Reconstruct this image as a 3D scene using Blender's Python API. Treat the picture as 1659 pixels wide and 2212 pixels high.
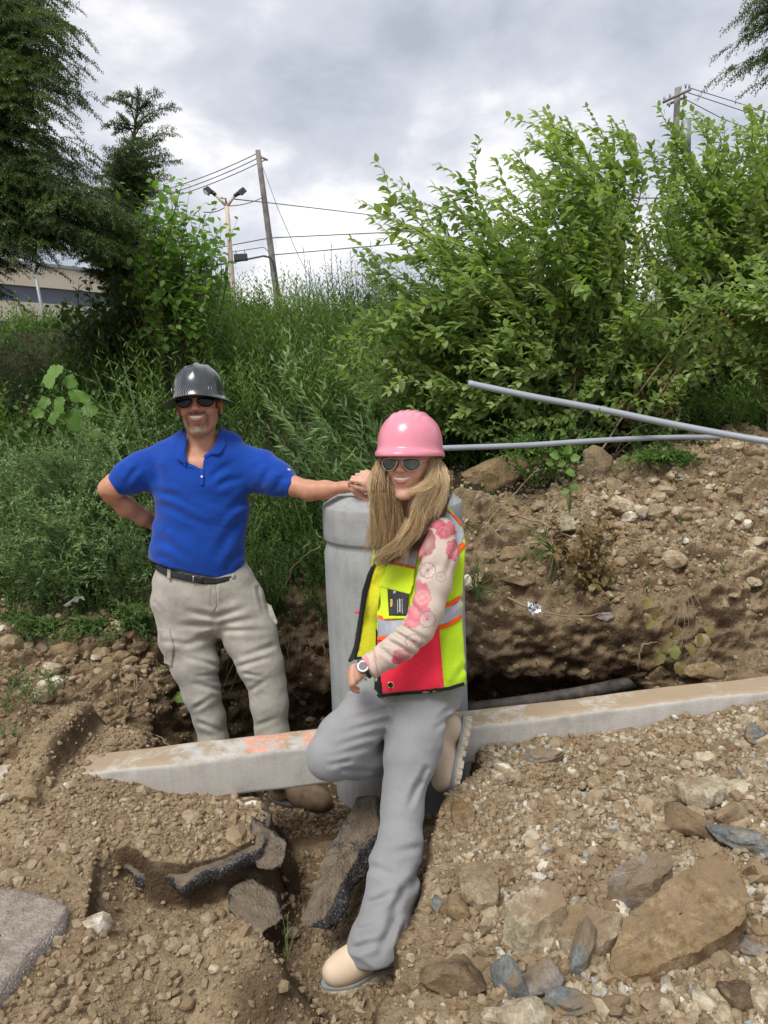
import bpy, math, random
import numpy as np
from mathutils import Vector, Matrix, geometry
from mathutils.bvhtree import BVHTree

for _o in list(bpy.data.objects): bpy.data.objects.remove(_o)
random.seed(7); RS = np.random.RandomState(7)
SC = bpy.context.scene
COL = SC.collection
PI = math.pi
# ------------------------------------------------------------------ camera
FPX, CX, CY = 1597.0, 829.5, 1106.0          # focal length and centre for a picture 1659 wide
CAM = np.array([0.0, 0.0, 1.6]); _p = math.radians(8); _r = math.radians(2.3)
_f = np.array([0, math.cos(_p), -math.sin(_p)]); _r0 = np.array([1.0, 0, 0]); _u0 = np.array([0, math.sin(_p), math.cos(_p)])
_R = math.cos(_r)*_r0 - math.sin(_r)*_u0; _U = math.sin(_r)*_r0 + math.cos(_r)*_u0
cd = bpy.data.cameras.new("camera"); cam = bpy.data.objects.new("camera", cd); COL.objects.link(cam)
cam.matrix_world = Matrix(((_R[0], _U[0], -_f[0], CAM[0]), (_R[1], _U[1], -_f[1], CAM[1]), (_R[2], _U[2], -_f[2], CAM[2]), (0, 0, 0, 1)))
cd.sensor_fit = 'HORIZONTAL'; cd.sensor_width = 36.0; cd.lens = 36.0*FPX/1659.0; cd.clip_end = 3000; cd.clip_start = 0.05
SC.camera = cam
# ------------------------------------------------------------------ sky and sun
W = bpy.data.worlds.new("World"); SC.world = W; W.use_nodes = True
nt = W.node_tree; nt.nodes.clear()
def N(t, typ, **kw):
    n = t.nodes.new(typ)
    for k, v in kw.items():
        if k in n.inputs.keys(): n.inputs[k].default_value = v
        else: setattr(n, k, v)
    return n
SUN_EL, SUN_AZ = math.radians(58), math.radians(-150)   # azimuth from +Y towards +X: behind the camera, to the left
wo = N(nt, 'ShaderNodeOutputWorld'); bg = N(nt, 'ShaderNodeBackground', Strength=0.1)
sky = N(nt, 'ShaderNodeTexSky', sky_type='NISHITA', sun_disc=False, sun_elevation=SUN_EL, sun_rotation=SUN_AZ)
tc = N(nt, 'ShaderNodeTexCoord'); sep = N(nt, 'ShaderNodeSeparateXYZ'); nt.links.new(tc.outputs['Generated'], sep.inputs[0])
mx = N(nt, 'ShaderNodeMath', operation='MAXIMUM'); mx.inputs[1].default_value = 0.0; nt.links.new(sep.outputs['Z'], mx.inputs[0])
ad = N(nt, 'ShaderNodeMath', operation='ADD'); ad.inputs[1].default_value = 0.5; nt.links.new(mx.outputs[0], ad.inputs[0])
dv = N(nt, 'ShaderNodeVectorMath', operation='DIVIDE'); cb = N(nt, 'ShaderNodeCombineXYZ')
for i in range(2): nt.links.new(ad.outputs[0], cb.inputs[i])
cb.inputs[2].default_value = 1.0
nt.links.new(tc.outputs['Generated'], dv.inputs[0]); nt.links.new(cb.outputs[0], dv.inputs[1])
mp = N(nt, 'ShaderNodeMapping'); mp.inputs['Location'].default_value = (7.7, 3.3, 0.6); mp.inputs['Scale'].default_value = (1.0, 1.0, 1.2)
nt.links.new(dv.outputs[0], mp.inputs[0])
n1 = N(nt, 'ShaderNodeTexNoise', Scale=1.9, Detail=9.0, Roughness=0.48, Distortion=0.25); nt.links.new(mp.outputs[0], n1.inputs['Vector'])
n2 = N(nt, 'ShaderNodeTexNoise', Scale=5.5, Detail=7.0, Roughness=0.55, Distortion=0.2); nt.links.new(mp.outputs[0], n2.inputs['Vector'])
m1 = N(nt, 'ShaderNodeMath', operation='MULTIPLY_ADD'); m1.inputs[1].default_value = 0.36; nt.links.new(n2.outputs[0], m1.inputs[0]); 
m0 = N(nt, 'ShaderNodeMath', operation='MULTIPLY'); m0.inputs[1].default_value = 0.64; nt.links.new(n1.outputs[0], m0.inputs[0]); nt.links.new(m0.outputs[0], m1.inputs[2])
cr = N(nt, 'ShaderNodeValToRGB'); nt.links.new(m1.outputs[0], cr.inputs[0])
els = cr.color_ramp.elements
els[0].position = 0.38; els[0].color = (3.5, 3.8, 4.35, 1)
els[1].position = 0.60; els[1].color = (9.0, 8.8, 8.8, 1)
for pos, c in ((0.445, (4.5, 4.75, 5.35, 1)), (0.50, (5.3, 5.45, 5.95, 1)), (0.54, (6.5, 6.5, 6.9, 1))):
    e = els.new(pos); e.color = c
mxr = N(nt, 'ShaderNodeMixRGB'); mxr.inputs[0].default_value = 0.93
nt.links.new(sky.outputs[0], mxr.inputs[1]); nt.links.new(cr.outputs[0], mxr.inputs[2])
nt.links.new(mxr.outputs[0], bg.inputs[0]); nt.links.new(bg.outputs[0], wo.inputs[0])
sd = bpy.data.lights.new("sun", 'SUN'); sd.energy = 2.3; sd.angle = math.radians(28); sd.color = (1.0, 0.96, 0.9)
sun = bpy.data.objects.new("sun", sd); COL.objects.link(sun)
_sv = Vector((math.sin(SUN_AZ)*math.cos(SUN_EL), math.cos(SUN_AZ)*math.cos(SUN_EL), math.sin(SUN_EL)))
sun.rotation_euler = _sv.to_track_quat('Z', 'Y').to_euler()
SC.view_settings.view_transform = 'Standard'; SC.view_settings.look = 'None'; SC.view_settings.exposure = 0.5; SC.view_settings.gamma = 1
SC.view_settings.use_curve_mapping = False

# ------------------------------------------------------------------ geometry helpers
def ray(x, y): return _f*FPX + (x-CX)*_R - (y-CY)*_U
def J(x, y, d):                       # point seen at picture place x, y at distance d along world Y
    v = ray(x, y); return CAM + v*d/v[1]
def G(x, y, z):                       # the same on the level z
    v = ray(x, y); return CAM + v*(z-CAM[2])/v[2]
def PX(P):                            # world point(s) -> picture place
    q = np.asarray(P)-CAM; w = q@_f
    return CX + FPX*(q@_R)/w, CY - FPX*(q@_U)/w
def sstep(a, b, x): t = np.clip((x-a)/(b-a), 0, 1); return t*t*(3-2*t)
def nrm(v): v = np.asarray(v, float); return v/np.maximum(np.linalg.norm(v, axis=-1, keepdims=True), 1e-9)
_perm = np.random.RandomState(3).rand(4096)
def _h(i, j, k, s): return _perm[(i*73 + j*1571 + k*2903 + s*811 + (i*j+7*k) % 61) & 4095]
def vnoise(P, s=0):                   # value noise, 0..1
    P = np.asarray(P, float); I = np.floor(P).astype(np.int64); Fr = P-I; Fr = Fr*Fr*(3-2*Fr)
    i, j, k = I[..., 0], I[..., 1], I[..., 2]; u, v, w = Fr[..., 0], Fr[..., 1], Fr[..., 2]
    r = 0
    for a in (0, 1):
        for b in (0, 1):
            for c in (0, 1):
                r = r + _h(i+a, j+b, k+c, s)*(u if a else 1-u)*(v if b else 1-v)*(w if c else 1-w)
    return r
def fbm(P, sc, octv=4, s=0, gain=0.5):
    P = np.asarray(P, float); r = 0; a = 1; t = 0
    for o in range(octv):
        r = r + a*(vnoise(P*sc + 17.3*o, s+o)-0.5); t += a; a *= gain; sc *= 2.03
    return r/t
def mesh_np(name, V, Fc, smooth=True, cols=None, attr='tint'):
    """V (n,3), Fc (m,3|4) int"""
    me = bpy.data.meshes.new(name); V = np.asarray(V, np.float32); Fc = np.asarray(Fc, np.int32); k = Fc.shape[1]
    me.vertices.add(len(V)); me.vertices.foreach_set('co', V.ravel())
    me.loops.add(Fc.size); me.loops.foreach_set('vertex_index', Fc.ravel())
    me.polygons.add(len(Fc)); me.polygons.foreach_set('loop_start', np.arange(0, Fc.size, k, dtype=np.int32))
    try: me.polygons.foreach_set('loop_total', np.full(len(Fc), k, np.int32))
    except Exception: pass
    me.polygons.foreach_set('use_smooth', np.full(len(Fc), smooth, bool))
    me.update(calc_edges=True)
    if cols is not None:
        cols = np.asarray(cols, np.float32)
        if cols.ndim == 1:
            a = me.attributes.new(attr, 'FLOAT', 'POINT'); a.data.foreach_set('value', cols)
        else:
            c4 = np.ones((len(V), 4), np.float32); c4[:, :3] = cols
            a = me.attributes.new('col', 'FLOAT_COLOR', 'POINT'); a.data.foreach_set('color', c4.ravel())
    return me
def link(name, me, mat=None, parent=None, **kw):
    o = bpy.data.objects.new(name, me); COL.objects.link(o)
    if mat is not None and me is not None:
        me.materials.clear(); me.materials.append(mat)
    if parent is not None: o.parent = parent
    for k, v in kw.items(): o[k] = v
    return o
def thing(name, label, cat, loc=(0, 0, 0), group=None):
    """an Empty at the thing's base; its parts are built in world space and moved under it"""
    o = bpy.data.objects.new(name, None); COL.objects.link(o); o.location = tuple(loc); o['label'] = label; o['category'] = cat
    o.empty_display_size = 0.05
    if group: o['group'] = group
    return o
def part(o, parent, label=None):
    o.parent = parent
    b = parent; off = Vector((0, 0, 0))
    while b is not None: off += Vector(b.location); b = b.parent
    if o.type == 'MESH' and o.data.users == 1 and o.location.length == 0:
        o.data.transform(Matrix.Translation(-off))
    else: o.location = Vector(o.location)-off
    if label: o['label'] = label
    return o
def tag(o, label, cat, group=None):
    o['label'] = label; o['category'] = cat
    if group: o['group'] = group
    return o
class MB:                             # collects pieces that become ONE mesh
    def __init__(s): s.V = []; s.F = []; s.n = 0
    def add(s, V, Fc):
        V = np.asarray(V, float); s.V.append(V); s.F += [tuple(int(i)+s.n for i in f) for f in Fc]; s.n += len(V); return s
    def build(s, name, mat, smooth=True, bevel=0):
        me = bpy.data.meshes.new(name); me.from_pydata(np.concatenate(s.V).tolist(), [], s.F); me.update()
        me.polygons.foreach_set('use_smooth', [smooth]*len(me.polygons))
        o = link(name, me, mat)
        if bevel:
            m = o.modifiers.new('b', 'BEVEL'); m.width = bevel; m.segments = 2; m.limit_method = 'ANGLE'
        return o
def tube(P, r, n=8, cap=True):
    """tube along polyline P with radii r"""
    P = np.asarray(P, float); m = len(P); r = np.broadcast_to(np.asarray(r, float), (m,))
    T = nrm(np.gradient(P, axis=0)); ref = np.array([0, 0, 1.0]) if abs(T[0, 2]) < .9 else np.array([1.0, 0, 0])
    A = nrm(np.cross(T, ref)); B = np.cross(T, A)
    an = np.arange(n)*2*PI/n
    V = P[:, None] + r[:, None, None]*(np.cos(an)[None, :, None]*A[:, None] + np.sin(an)[None, :, None]*B[:, None])
    V = V.reshape(-1, 3); Fc = []
    for i in range(m-1):
        for j in range(n):
            a = i*n+j; b = i*n+(j+1) % n; Fc.append((a, a+n, b+n, b))
    if cap: Fc.append(tuple(range(n))); Fc.append(tuple(range((m-1)*n, m*n))[::-1])
    return V, Fc
def boxv(c, s, M=None):
    V = np.array([[x, y, z] for x in (-1, 1) for y in (-1, 1) for z in (-1, 1)], float)*np.asarray(s)/2
    if M is not None: V = V@np.asarray(M).T
    return V+np.asarray(c), [(0, 1, 3, 2), (4, 6, 7, 5), (0, 4, 5, 1), (2, 3, 7, 6), (0, 2, 6, 4), (1, 5, 7, 3)]
def lathe(prof, n=48, c=(0, 0, 0)):
    V = []; Fc = []
    for (r, z) in prof:
        for j in range(n): a = 2*PI*j/n; V.append((c[0]+r*math.cos(a), c[1]+r*math.sin(a), c[2]+z))
    for i in range(len(prof)-1):
        for j in range(n): a = i*n+j; b = i*n+(j+1) % n; Fc.append((a, b, b+n, a+n))
    Fc.append(tuple(range(n))[::-1]); Fc.append(tuple(range((len(prof)-1)*n, len(prof)*n)))
    return np.array(V), Fc
def bez(a, b, c, n=12, d=None):
    t = np.linspace(0, 1, n)[:, None]
    a, b, c = map(np.asarray, (a, b, c))
    if d is None: return (1-t)**2*a + 2*t*(1-t)*b + t*t*c
    return (1-t)**3*a + 3*t*(1-t)**2*b + 3*t*t*(1-t)*c + t**3*np.asarray(d)
def inpoly(x, y, poly):
    x = np.asarray(x, float); y = np.asarray(y, float); c = np.zeros(x.shape, bool); n = len(poly); j = n-1
    for i in range(n):
        xi, yi = poly[i]; xj, yj = poly[j]
        if yi != yj: c ^= ((yi > y) != (yj > y)) & (x < (xj-xi)*(y-yi)/(yj-yi)+xi)
        j = i
    return c
def sdpoly(x, y, poly):               # signed distance to a polygon, negative inside
    x = np.asarray(x, float); y = np.asarray(y, float); d = np.full(x.shape, 1e9); n = len(poly)
    for i in range(n):
        ax, ay = poly[i]; bx, by = poly[(i+1) % n]; ex, ey = bx-ax, by-ay
        t = np.clip(((x-ax)*ex+(y-ay)*ey)/(ex*ex+ey*ey+1e-12), 0, 1)
        d = np.minimum(d, np.hypot(x-ax-t*ex, y-ay-t*ey))
    return np.where(inpoly(x, y, poly), -d, d)

# ------------------------------------------------------------------ materials
def newmat(name):
    m = bpy.data.materials.new(name); m.use_nodes = True; t = m.node_tree; t.nodes.clear()
    out = N(t, 'ShaderNodeOutputMaterial'); b = N(t, 'ShaderNodeBsdfPrincipled'); t.links.new(b.outputs[0], out.inputs[0])
    return m, t, b, out
def ramp(t, src, stops):
    c = N(t, 'ShaderNodeValToRGB'); e = c.color_ramp.elements
    e[0].position, e[0].color = stops[0][0], (*stops[0][1], 1); e[1].position, e[1].color = stops[-1][0], (*stops[-1][1], 1)
    for p_, c_ in stops[1:-1]: q = e.new(p_); q.color = (*c_, 1)
    t.links.new(src, c.inputs[0]); return c.outputs[0]
def noise(t, scale, detail=4, rough=.55, dist=0, vec=None, kind='ShaderNodeTexNoise'):
    n = N(t, kind, Scale=scale)
    if kind == 'ShaderNodeTexNoise':
        n.inputs['Detail'].default_value = detail; n.inputs['Roughness'].default_value = rough; n.inputs['Distortion'].default_value = dist
    if vec is None:
        g = N(t, 'ShaderNodeNewGeometry'); vec = g.outputs['Position']
    t.links.new(vec, n.inputs['Vector']); return n.outputs[0]
def math_(t, op, a, b=None, c=None):
    m = N(t, 'ShaderNodeMath', operation=op)
    for i, v in enumerate((a, b, c)):
        if v is None: continue
        if isinstance(v, (int, float)): m.inputs[i].default_value = v
        else: t.links.new(v, m.inputs[i])
    return m.outputs[0]
def mixc(t, fac, a, b, mode='MIX'):
    m = N(t, 'ShaderNodeMixRGB', blend_type=mode)
    for i, v in enumerate((fac, a, b)):
        if isinstance(v, (int, float)): m.inputs[i].default_value = v
        elif isinstance(v, tuple): m.inputs[i].default_value = (*v, 1)
        else: t.links.new(v, m.inputs[i])
    return m.outputs[0]
def bump(t, b, hs, strength=.5, dist=.01):
    prev = None
    for h, st, di in hs:
        n = N(t, 'ShaderNodeBump'); n.inputs['Strength'].default_value = st; n.inputs['Distance'].default_value = di
        t.links.new(h, n.inputs['Height'])
        if prev is not None: t.links.new(prev, n.inputs['Normal'])
        prev = n.outputs[0]
    t.links.new(prev, b.inputs['Normal'])
def attr(t, name, out='Fac'):
    a = N(t, 'ShaderNodeAttribute'); a.attribute_name = name; return a.outputs[out]
def simple(name, col, rough=.6, metal=0, var=.12, vs=8, bs=0, bd=.002, bsc=200, spec=.5, vec=None):
    m, t, b, _ = newmat(name)
    n = noise(t, vs, 5)
    lo = tuple(c*(1-var) for c in col); hi = tuple(min(1, c*(1+var)) for c in col)
    t.links.new(ramp(t, n, [(.3, lo), (.7, hi)]), b.inputs['Base Color'])
    b.inputs['Roughness'].default_value = rough; b.inputs['Metallic'].default_value = metal; b.inputs['Specular IOR Level'].default_value = spec
    if bs: bump(t, b, [(noise(t, bsc, 3), bs, bd)])
    return m
def vcol_mat(name, rough=.7, spec=.3, bs=.3, bsc=300, bd=.001, sss=0, var=.06):
    m, t, b, _ = newmat(name)
    c = attr(t, 'col', 'Color'); n = noise(t, 40, 4)
    c = mixc(t, 1.0, c, ramp(t, n, [(.3, (1-var,)*3), (.7, (1+var,)*3)]), 'MULTIPLY')
    t.links.new(c, b.inputs['Base Color']); b.inputs['Roughness'].default_value = rough; b.inputs['Specular IOR Level'].default_value = spec
    if sss:
        b.inputs['Subsurface Weight'].default_value = sss; b.inputs['Subsurface Radius'].default_value = (.012, .004, .002); b.inputs['Subsurface Scale'].default_value = .6
    if bs: bump(t, b, [(noise(t, bsc, 3), bs, bd)])
    return m
def leaf_mat(name, stops, trans=.35, rough=.5, spec=.35):
    m, t, b, out = newmat(name)
    a = attr(t, 'tint'); n = noise(t, 25, 2)
    f = math_(t, 'ADD', math_(t, 'MULTIPLY', a, .8), math_(t, 'MULTIPLY', n, .2))
    c = ramp(t, f, stops); t.links.new(c, b.inputs['Base Color']); b.inputs['Roughness'].default_value = rough; b.inputs['Specular IOR Level'].default_value = spec
    tr = N(t, 'ShaderNodeBsdfTranslucent'); t.links.new(mixc(t, 1.0, c, (1.5, 1.5, .7), 'MULTIPLY'), tr.inputs[0])
    mxs = N(t, 'ShaderNodeMixShader'); mxs.inputs[0].default_value = trans
    t.links.new(b.outputs[0], mxs.inputs[1]); t.links.new(tr.outputs[0], mxs.inputs[2]); t.links.new(mxs.outputs[0], out.inputs[0])
    return m
def soil_mat(name, tan, dark):
    """dry tan dirt mixed with darker loam where the soil attribute says so"""
    m, t, b, _ = newmat(name); so = attr(t, 'tint')
    n0 = noise(t, 3.5, 8, .65); n1 = noise(t, 28, 8, .7); n2 = noise(t, 130, 5, .7)
    k = math_(t, 'ADD', math_(t, 'MULTIPLY', n0, .35), math_(t, 'ADD', math_(t, 'MULTIPLY', n1, .4), math_(t, 'MULTIPLY', n2, .25)))
    ct = ramp(t, k, tan); cdk = ramp(t, k, dark)
    f = math_(t, 'ADD', so, math_(t, 'MULTIPLY', math_(t, 'SUBTRACT', n1, .5), .9))
    f = N(t, 'ShaderNodeClamp') if False else math_(t, 'MINIMUM', math_(t, 'MAXIMUM', f, 0.0), 1.0)
    t.links.new(mixc(t, f, ct, cdk), b.inputs['Base Color']); b.inputs['Roughness'].default_value = .95; b.inputs['Specular IOR Level'].default_value = .15
    vo = noise(t, 60, kind='ShaderNodeTexVoronoi'); vo2 = noise(t, 170, kind='ShaderNodeTexVoronoi')
    bump(t, b, [(n1, 1.0, .025), (vo, .8, -.010), (vo2, .8, -.004), (n2, .8, .005)])
    return m
TAN = [(.35, (.165, .11, .058)), (.5, (.37, .275, .163)), (.62, (.56, .44, .29))]
DRK = [(.32, (.032, .02, .011)), (.5, (.09, .057, .033)), (.66, (.18, .122, .072))]
M_soil = soil_mat('soil', TAN, DRK)
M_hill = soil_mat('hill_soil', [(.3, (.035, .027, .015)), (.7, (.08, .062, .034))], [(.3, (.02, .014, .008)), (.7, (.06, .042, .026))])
# ------------------------------------------------------------------ the lie of the land
CURB_A = np.array([-3.2, 2.057]); CURB_B = np.array([6.0, 3.74])         # front top edge of the kerb in plan
CDIR = nrm(CURB_B-CURB_A); CNRM = np.array([-CDIR[1], CDIR[0]])          # CNRM points away from the camera
CURB_W = .15; CURB_Z = .38
def curb_s(x, y): return (x-CURB_A[0])*CNRM[0] + (y-CURB_A[1])*CNRM[1]   # distance behind the front face
def gp(pts, z): return [tuple(G(a, b, z)[:2]) for a, b in pts]
HOLE = gp([(545, 1706), (560, 1730), (552, 1790), (515, 1850), (498, 1900), (492, 1960), (525, 2040)], .27) + \
       gp([(520, 2070), (440, 2100), (330, 2130), (200, 2190), (60, 2330), (300, 2700), (760, 2700), (830, 2330)], .15) + \
       gp([(848, 2170), (872, 2080), (893, 2000), (915, 1900), (936, 1810), (955, 1735), (1010, 1690), (1050, 1640), (1040, 1600)], .27) + \
       [(.45, 2.95), (-.6, 2.80)]
RIGHTEDGE = gp([(830, 2330), (848, 2170), (872, 2080), (893, 2000), (915, 1900), (936, 1810), (955, 1735), (1010, 1690)], .27)
LIP = gp([(215, 1838), (262, 1858), (330, 1886), (402, 1880), (485, 1856), (550, 1818), (575, 1755)], .28)
LIPP = LIP+gp([(640, 1800), (640, 2150), (180, 2150)], .28)
def H(x, y):
    """height of the ground in front of the trench"""
    x = np.asarray(x, float); y = np.asarray(y, float)
    P = np.stack([x, y, 0*x], -1)
    s = curb_s(x, y)
    left = .30 + .05*sstep(-.4, -1.0, x) + .035*sstep(.35, .0, -s) * sstep(-.2, -1., x)
    left = left - .05*sstep(.28, .04, -s) * sstep(-.95, -.35, x)            # face of the kerb is open here
    left = left - .085*np.maximum(sstep(-1.15, -.82, x), .8*sstep(-1.30, -1.42, x))*sstep(-.24, -.03, s)*sstep(-.2, -.5, x)
    heap = .125*np.exp(-(((x+1.25)/.080)**4 + (np.minimum(s-.1, 0)/.22)**2))
    right = .285 + .03*sstep(.5, 1.5, x) + .06*sstep(2.0, 1.2, y) + .05*sstep(1.5, 1.9, x)*sstep(-.6, 0, s)
    w = sstep(-.25, .35, x)
    z = left*(1-w) + right*w + heap
    z = z + .05*fbm(P, 2.2, 4, 5)*sstep(-3, 2, 2.5-np.abs(x)*0) + .03*fbm(P, 9, 4, 9)
    z = z + .10*np.exp(-(((x-.62)/.10)**2+((y-2.42)/.07)**2))*-1                     # dip beside the raised boot
    ld = 1e9*np.ones_like(x)
    for (ax, ay), (bx, by) in zip(LIP[:-1], LIP[1:]):
        ex, ey = bx-ax, by-ay; t = np.clip(((x-ax)*ex+(y-ay)*ey)/(ex*ex+ey*ey), 0, 1); ld = np.minimum(ld, np.hypot(x-ax-t*ex, y-ay-t*ey))
    z = z - (.125+.04*fbm(P, 12, 3, 28))*sstep(0, .025, ld+.02*fbm(P, 20, 3, 29))*sstep(.40, .06, ld)*inpoly(x, y, LIPP)*sstep(LIP[0][0], LIP[0][0]+.16, x)
    wob = .035*fbm(P, 9, 4, 21) + .03*fbm(P, 3.5, 2, 25)
    d = sdpoly(x, y, HOLE) + wob
    re = 1e9*np.ones_like(x)
    for (ax, ay), (bx, by) in zip(RIGHTEDGE[:-1], RIGHTEDGE[1:]):
        ex, ey = bx-ax, by-ay; t = np.clip(((x-ax)*ex+(y-ay)*ey)/(ex*ex+ey*ey), 0, 1); re = np.minimum(re, np.hypot(x-ax-t*ex, y-ay-t*ey))
    rw = sstep(.22, .05, re)
    wid = .16*(1-rw) + .045*rw
    wid = np.where(y < 1.95, wid + .10*sstep(1.95, 1.6, y)*(1-rw), wid)
    k = sstep(.012, -1.0, d/wid)
    floor = -.045 + .05*sstep(2.3, 1.8, y) + .13*sstep(1.75, 1.35, y) + .022*fbm(P, 5, 4, 33) + .09*np.exp(-(((x+.02)/.2)**2+((y-2.35)/.2)**2)) \
        + .16*sstep(-.35, -.75, x)*sstep(2.0, 1.6, y)
    z = z*(1-k) + np.minimum(floor, z)*k
    tr = sstep(.02, .13, s)*sstep(-1.0, -.72, x)*sstep(2.6, 1.9, x)
    z = z*(1-tr) + (-.075 + .03*fbm(P, 6, 4, 41))*tr
    return z
def hgrid(xs, ys):
    X, Y = np.meshgrid(xs, ys); Z = H(X, Y); V = np.stack([X, Y, Z], -1)
    nx = len(xs); i = np.arange((len(ys)-1)*nx).reshape(len(ys)-1, nx)[:, :-1].ravel()
    return V.reshape(-1, 3), np.stack([i, i+1, i+nx+1, i+nx], 1), (len(ys), nx)
def vnormals(V, Fc):
    a, b, c = V[Fc[:, 0]], V[Fc[:, 1]], V[Fc[:, 2]]
    n = np.cross(b-a, V[Fc[:, -1]]-a); out = np.zeros_like(V)
    for k in range(Fc.shape[1]): np.add.at(out, Fc[:, k], n)
    return nrm(out)
xs = np.concatenate([-np.geomspace(60, 2.3, 26), np.arange(-2.2, 2.3, .0105), np.geomspace(2.35, 60, 26)])
ys = np.concatenate([-np.geomspace(40, .3, 16), np.linspace(-.2, 1.0, 12), np.arange(1.03, 3.35, .0098), [3.4, 3.5, 3.7, 4.0]])
V, Fc, shp = hgrid(xs, ys)
# past the kerb line to the sides the sheet dives under the embankment
s = curb_s(V[:, 0], V[:, 1]); V[:, 2] -= sstep(.35, .9, s)*1.2
n = vnormals(V, Fc)
near = (np.abs(V[:, 0]) < 2.3) & (V[:, 1] > .9)
steep = np.clip(1-n[:, 2], 0, 1)
disp = (.016+.022*sstep(0, .5, V[:, 0]))*fbm(V, 22, 4, 61) + .02*sstep(.1, .6, V[:, 0])*np.maximum(fbm(V, 9, 3, 67), 0)*2 + .05*fbm(V, 14, 4, 63)*steep
V = V + n*(disp*near)[:, None]
soil = .03 - .06*sstep(.1, .5, V[:, 0]) + .26*np.clip(fbm(V, 1.6, 3, 71)*2, 0, 1) + .9*sstep(.15, .6, steep) + .35*sstep(.12, -.05, V[:, 2]) + .8*sstep(.3, .9, curb_s(V[:, 0], V[:, 1]))*0
soil = soil + .45*sstep(.02, .12, s)*sstep(-1.1, -.8, V[:, 0])
GV, GF, GN = V, Fc, n
ground = link('ground', mesh_np('ground', V, Fc, cols=np.clip(soil, 0, 1)), M_soil, kind='structure')
ground['label'] = 'tan dirt and gravel ground dug up beside the kerb'

# embankment behind the trench: profiles (y, z) at stations in x, key for key the same
STN = [
 (-60, [(2.6, .3), (2.9, .4), (3.1, .45), (3.3, .5), (3.5, .56), (3.7, .63), (4.1, .8), (4.6, 1.0), (5.5, 1.35), (7, 1.85), (9, 2.55), (12, 2.75), (40, 2.8), (900, 3.0)]),
 (-2.2, [(2.42, .3), (2.75, .38), (3.0, .42), (3.2, .5), (3.4, .57), (3.6, .64), (4.1, .8), (4.6, 1.0), (5.5, 1.35), (7, 1.85), (9, 2.6), (12, 2.75), (40, 2.8), (900, 3.0)]),
 (-1.45, [(2.5, .28), (2.7, .36), (2.95, .40), (3.15, .52), (3.3, .58), (3.55, .62), (4.1, .8), (4.6, 1.0), (5.5, 1.35), (7, 1.85), (9, 2.6), (12, 2.75), (40, 2.8), (900, 3.0)]),
 (-1.1, [(2.6, .26), (2.85, .33), (3.0, .40), (3.2, .48), (3.4, .56), (3.6, .64), (4.1, .82), (4.6, 1.02), (5.5, 1.35), (7, 1.85), (9, 2.6), (12, 2.75), (40, 2.8), (900, 3.0)]),
 (-.8, [(2.8, -.10), (3.2, -.07), (3.38, .06), (3.42, .3), (3.5, .52), (3.65, .62), (4.1, .82), (4.6, 1.02), (5.5, 1.35), (7, 1.85), (9, 2.6), (12, 2.75), (40, 2.8), (900, 3.0)]),
 (-.3, [(2.8, -.10), (3.45, -.06), (3.6, .06), (3.52, .28), (3.58, .50), (3.75, .66), (4.1, .86), (4.6, 1.05), (5.5, 1.35), (7, 1.85), (9, 2.55), (12, 2.75), (40, 2.8), (900, 3.0)]),
 (.35, [(2.9, -.10), (3.5, -.06), (3.75, .05), (3.72, .18), (3.50, .27), (3.54, .5), (3.75, .68), (4.2, 1.0), (4.6, 1.15), (5.6, 1.3), (9, 2.5), (12, 2.75), (40, 2.8), (900, 3.0)]),
 (.95, [(2.95, -.10), (3.5, -.06), (3.78, .05), (3.74, .16), (3.48, .25), (3.50, .5), (3.7, .62), (4.2, .98), (4.6, 1.17), (5.6, 1.3), (9, 2.5), (12, 2.75), (40, 2.8), (900, 3.0)]),
 (1.35, [(3.02, .12), (3.2, .2), (3.35, .24), (3.42, .30), (3.48, .36), (3.56, .55), (3.75, .70), (4.2, 1.06), (4.6, 1.22), (5.6, 1.4), (9, 2.5), (12, 2.75), (40, 2.8), (900, 3.0)]),
 (2.0, [(3.1, .28), (3.3, .34), (3.42, .42), (3.5, .50), (3.6, .60), (3.75, .80), (4.0, 1.04), (4.35, 1.30), (4.65, 1.34), (5.6, 1.5), (9, 2.55), (12, 2.75), (40, 2.8), (900, 3.0)]),
 (2.8, [(3.2, .3), (3.4, .38), (3.5, .46), (3.6, .56), (3.7, .68), (3.85, .90), (4.1, 1.12), (4.4, 1.34), (4.7, 1.36), (5.6, 1.6), (9, 2.6), (12, 2.75), (40, 2.8), (900, 3.0)]),
 (60, [(3.8, .3), (4.0, .4), (4.1, .5), (4.2, .6), (4.3, .7), (4.5, .9), (4.8, 1.12), (5.1, 1.34), (5.4, 1.36), (6.6, 1.6), (9.5, 2.6), (12, 2.75), (40, 2.8), (900, 3.0)])]
KN = np.array([st[0] for st in STN]); KP = np.array([st[1] for st in STN], float)      # (S,14,2)
cnt = [12, 14, 14, 16, 18, 16, 26, 20, 26, 36, 26, 8, 8]                                # steps between keys
tt = np.concatenate([k+np.arange(c)/c for k, c in enumerate(cnt)]+[[13.0]])
bxs = np.concatenate([-np.geomspace(400, 3.2, 22), np.arange(-3.1, 3.6, .0135), np.geomspace(3.7, 400, 22)])
KX = np.stack([np.stack([np.interp(bxs, KN, KP[:, k, c]) for k in range(14)], 1) for c in (0, 1)], -1)   # (nx,14,2)
i0 = np.minimum(tt.astype(int), 12); fr = (tt-i0)[None, :, None]
A0 = KX[:, np.maximum(i0-1, 0)]; A1 = KX[:, i0]; A2 = KX[:, i0+1]; A3 = KX[:, np.minimum(i0+2, 13)]
lin = (i0 >= 9)[None, :, None]
cat = .5*(2*A1+(A2-A0)*fr+(2*A0-5*A1+4*A2-A3)*fr**2+(3*A1-A0-3*A2+A3)*fr**3)
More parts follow.
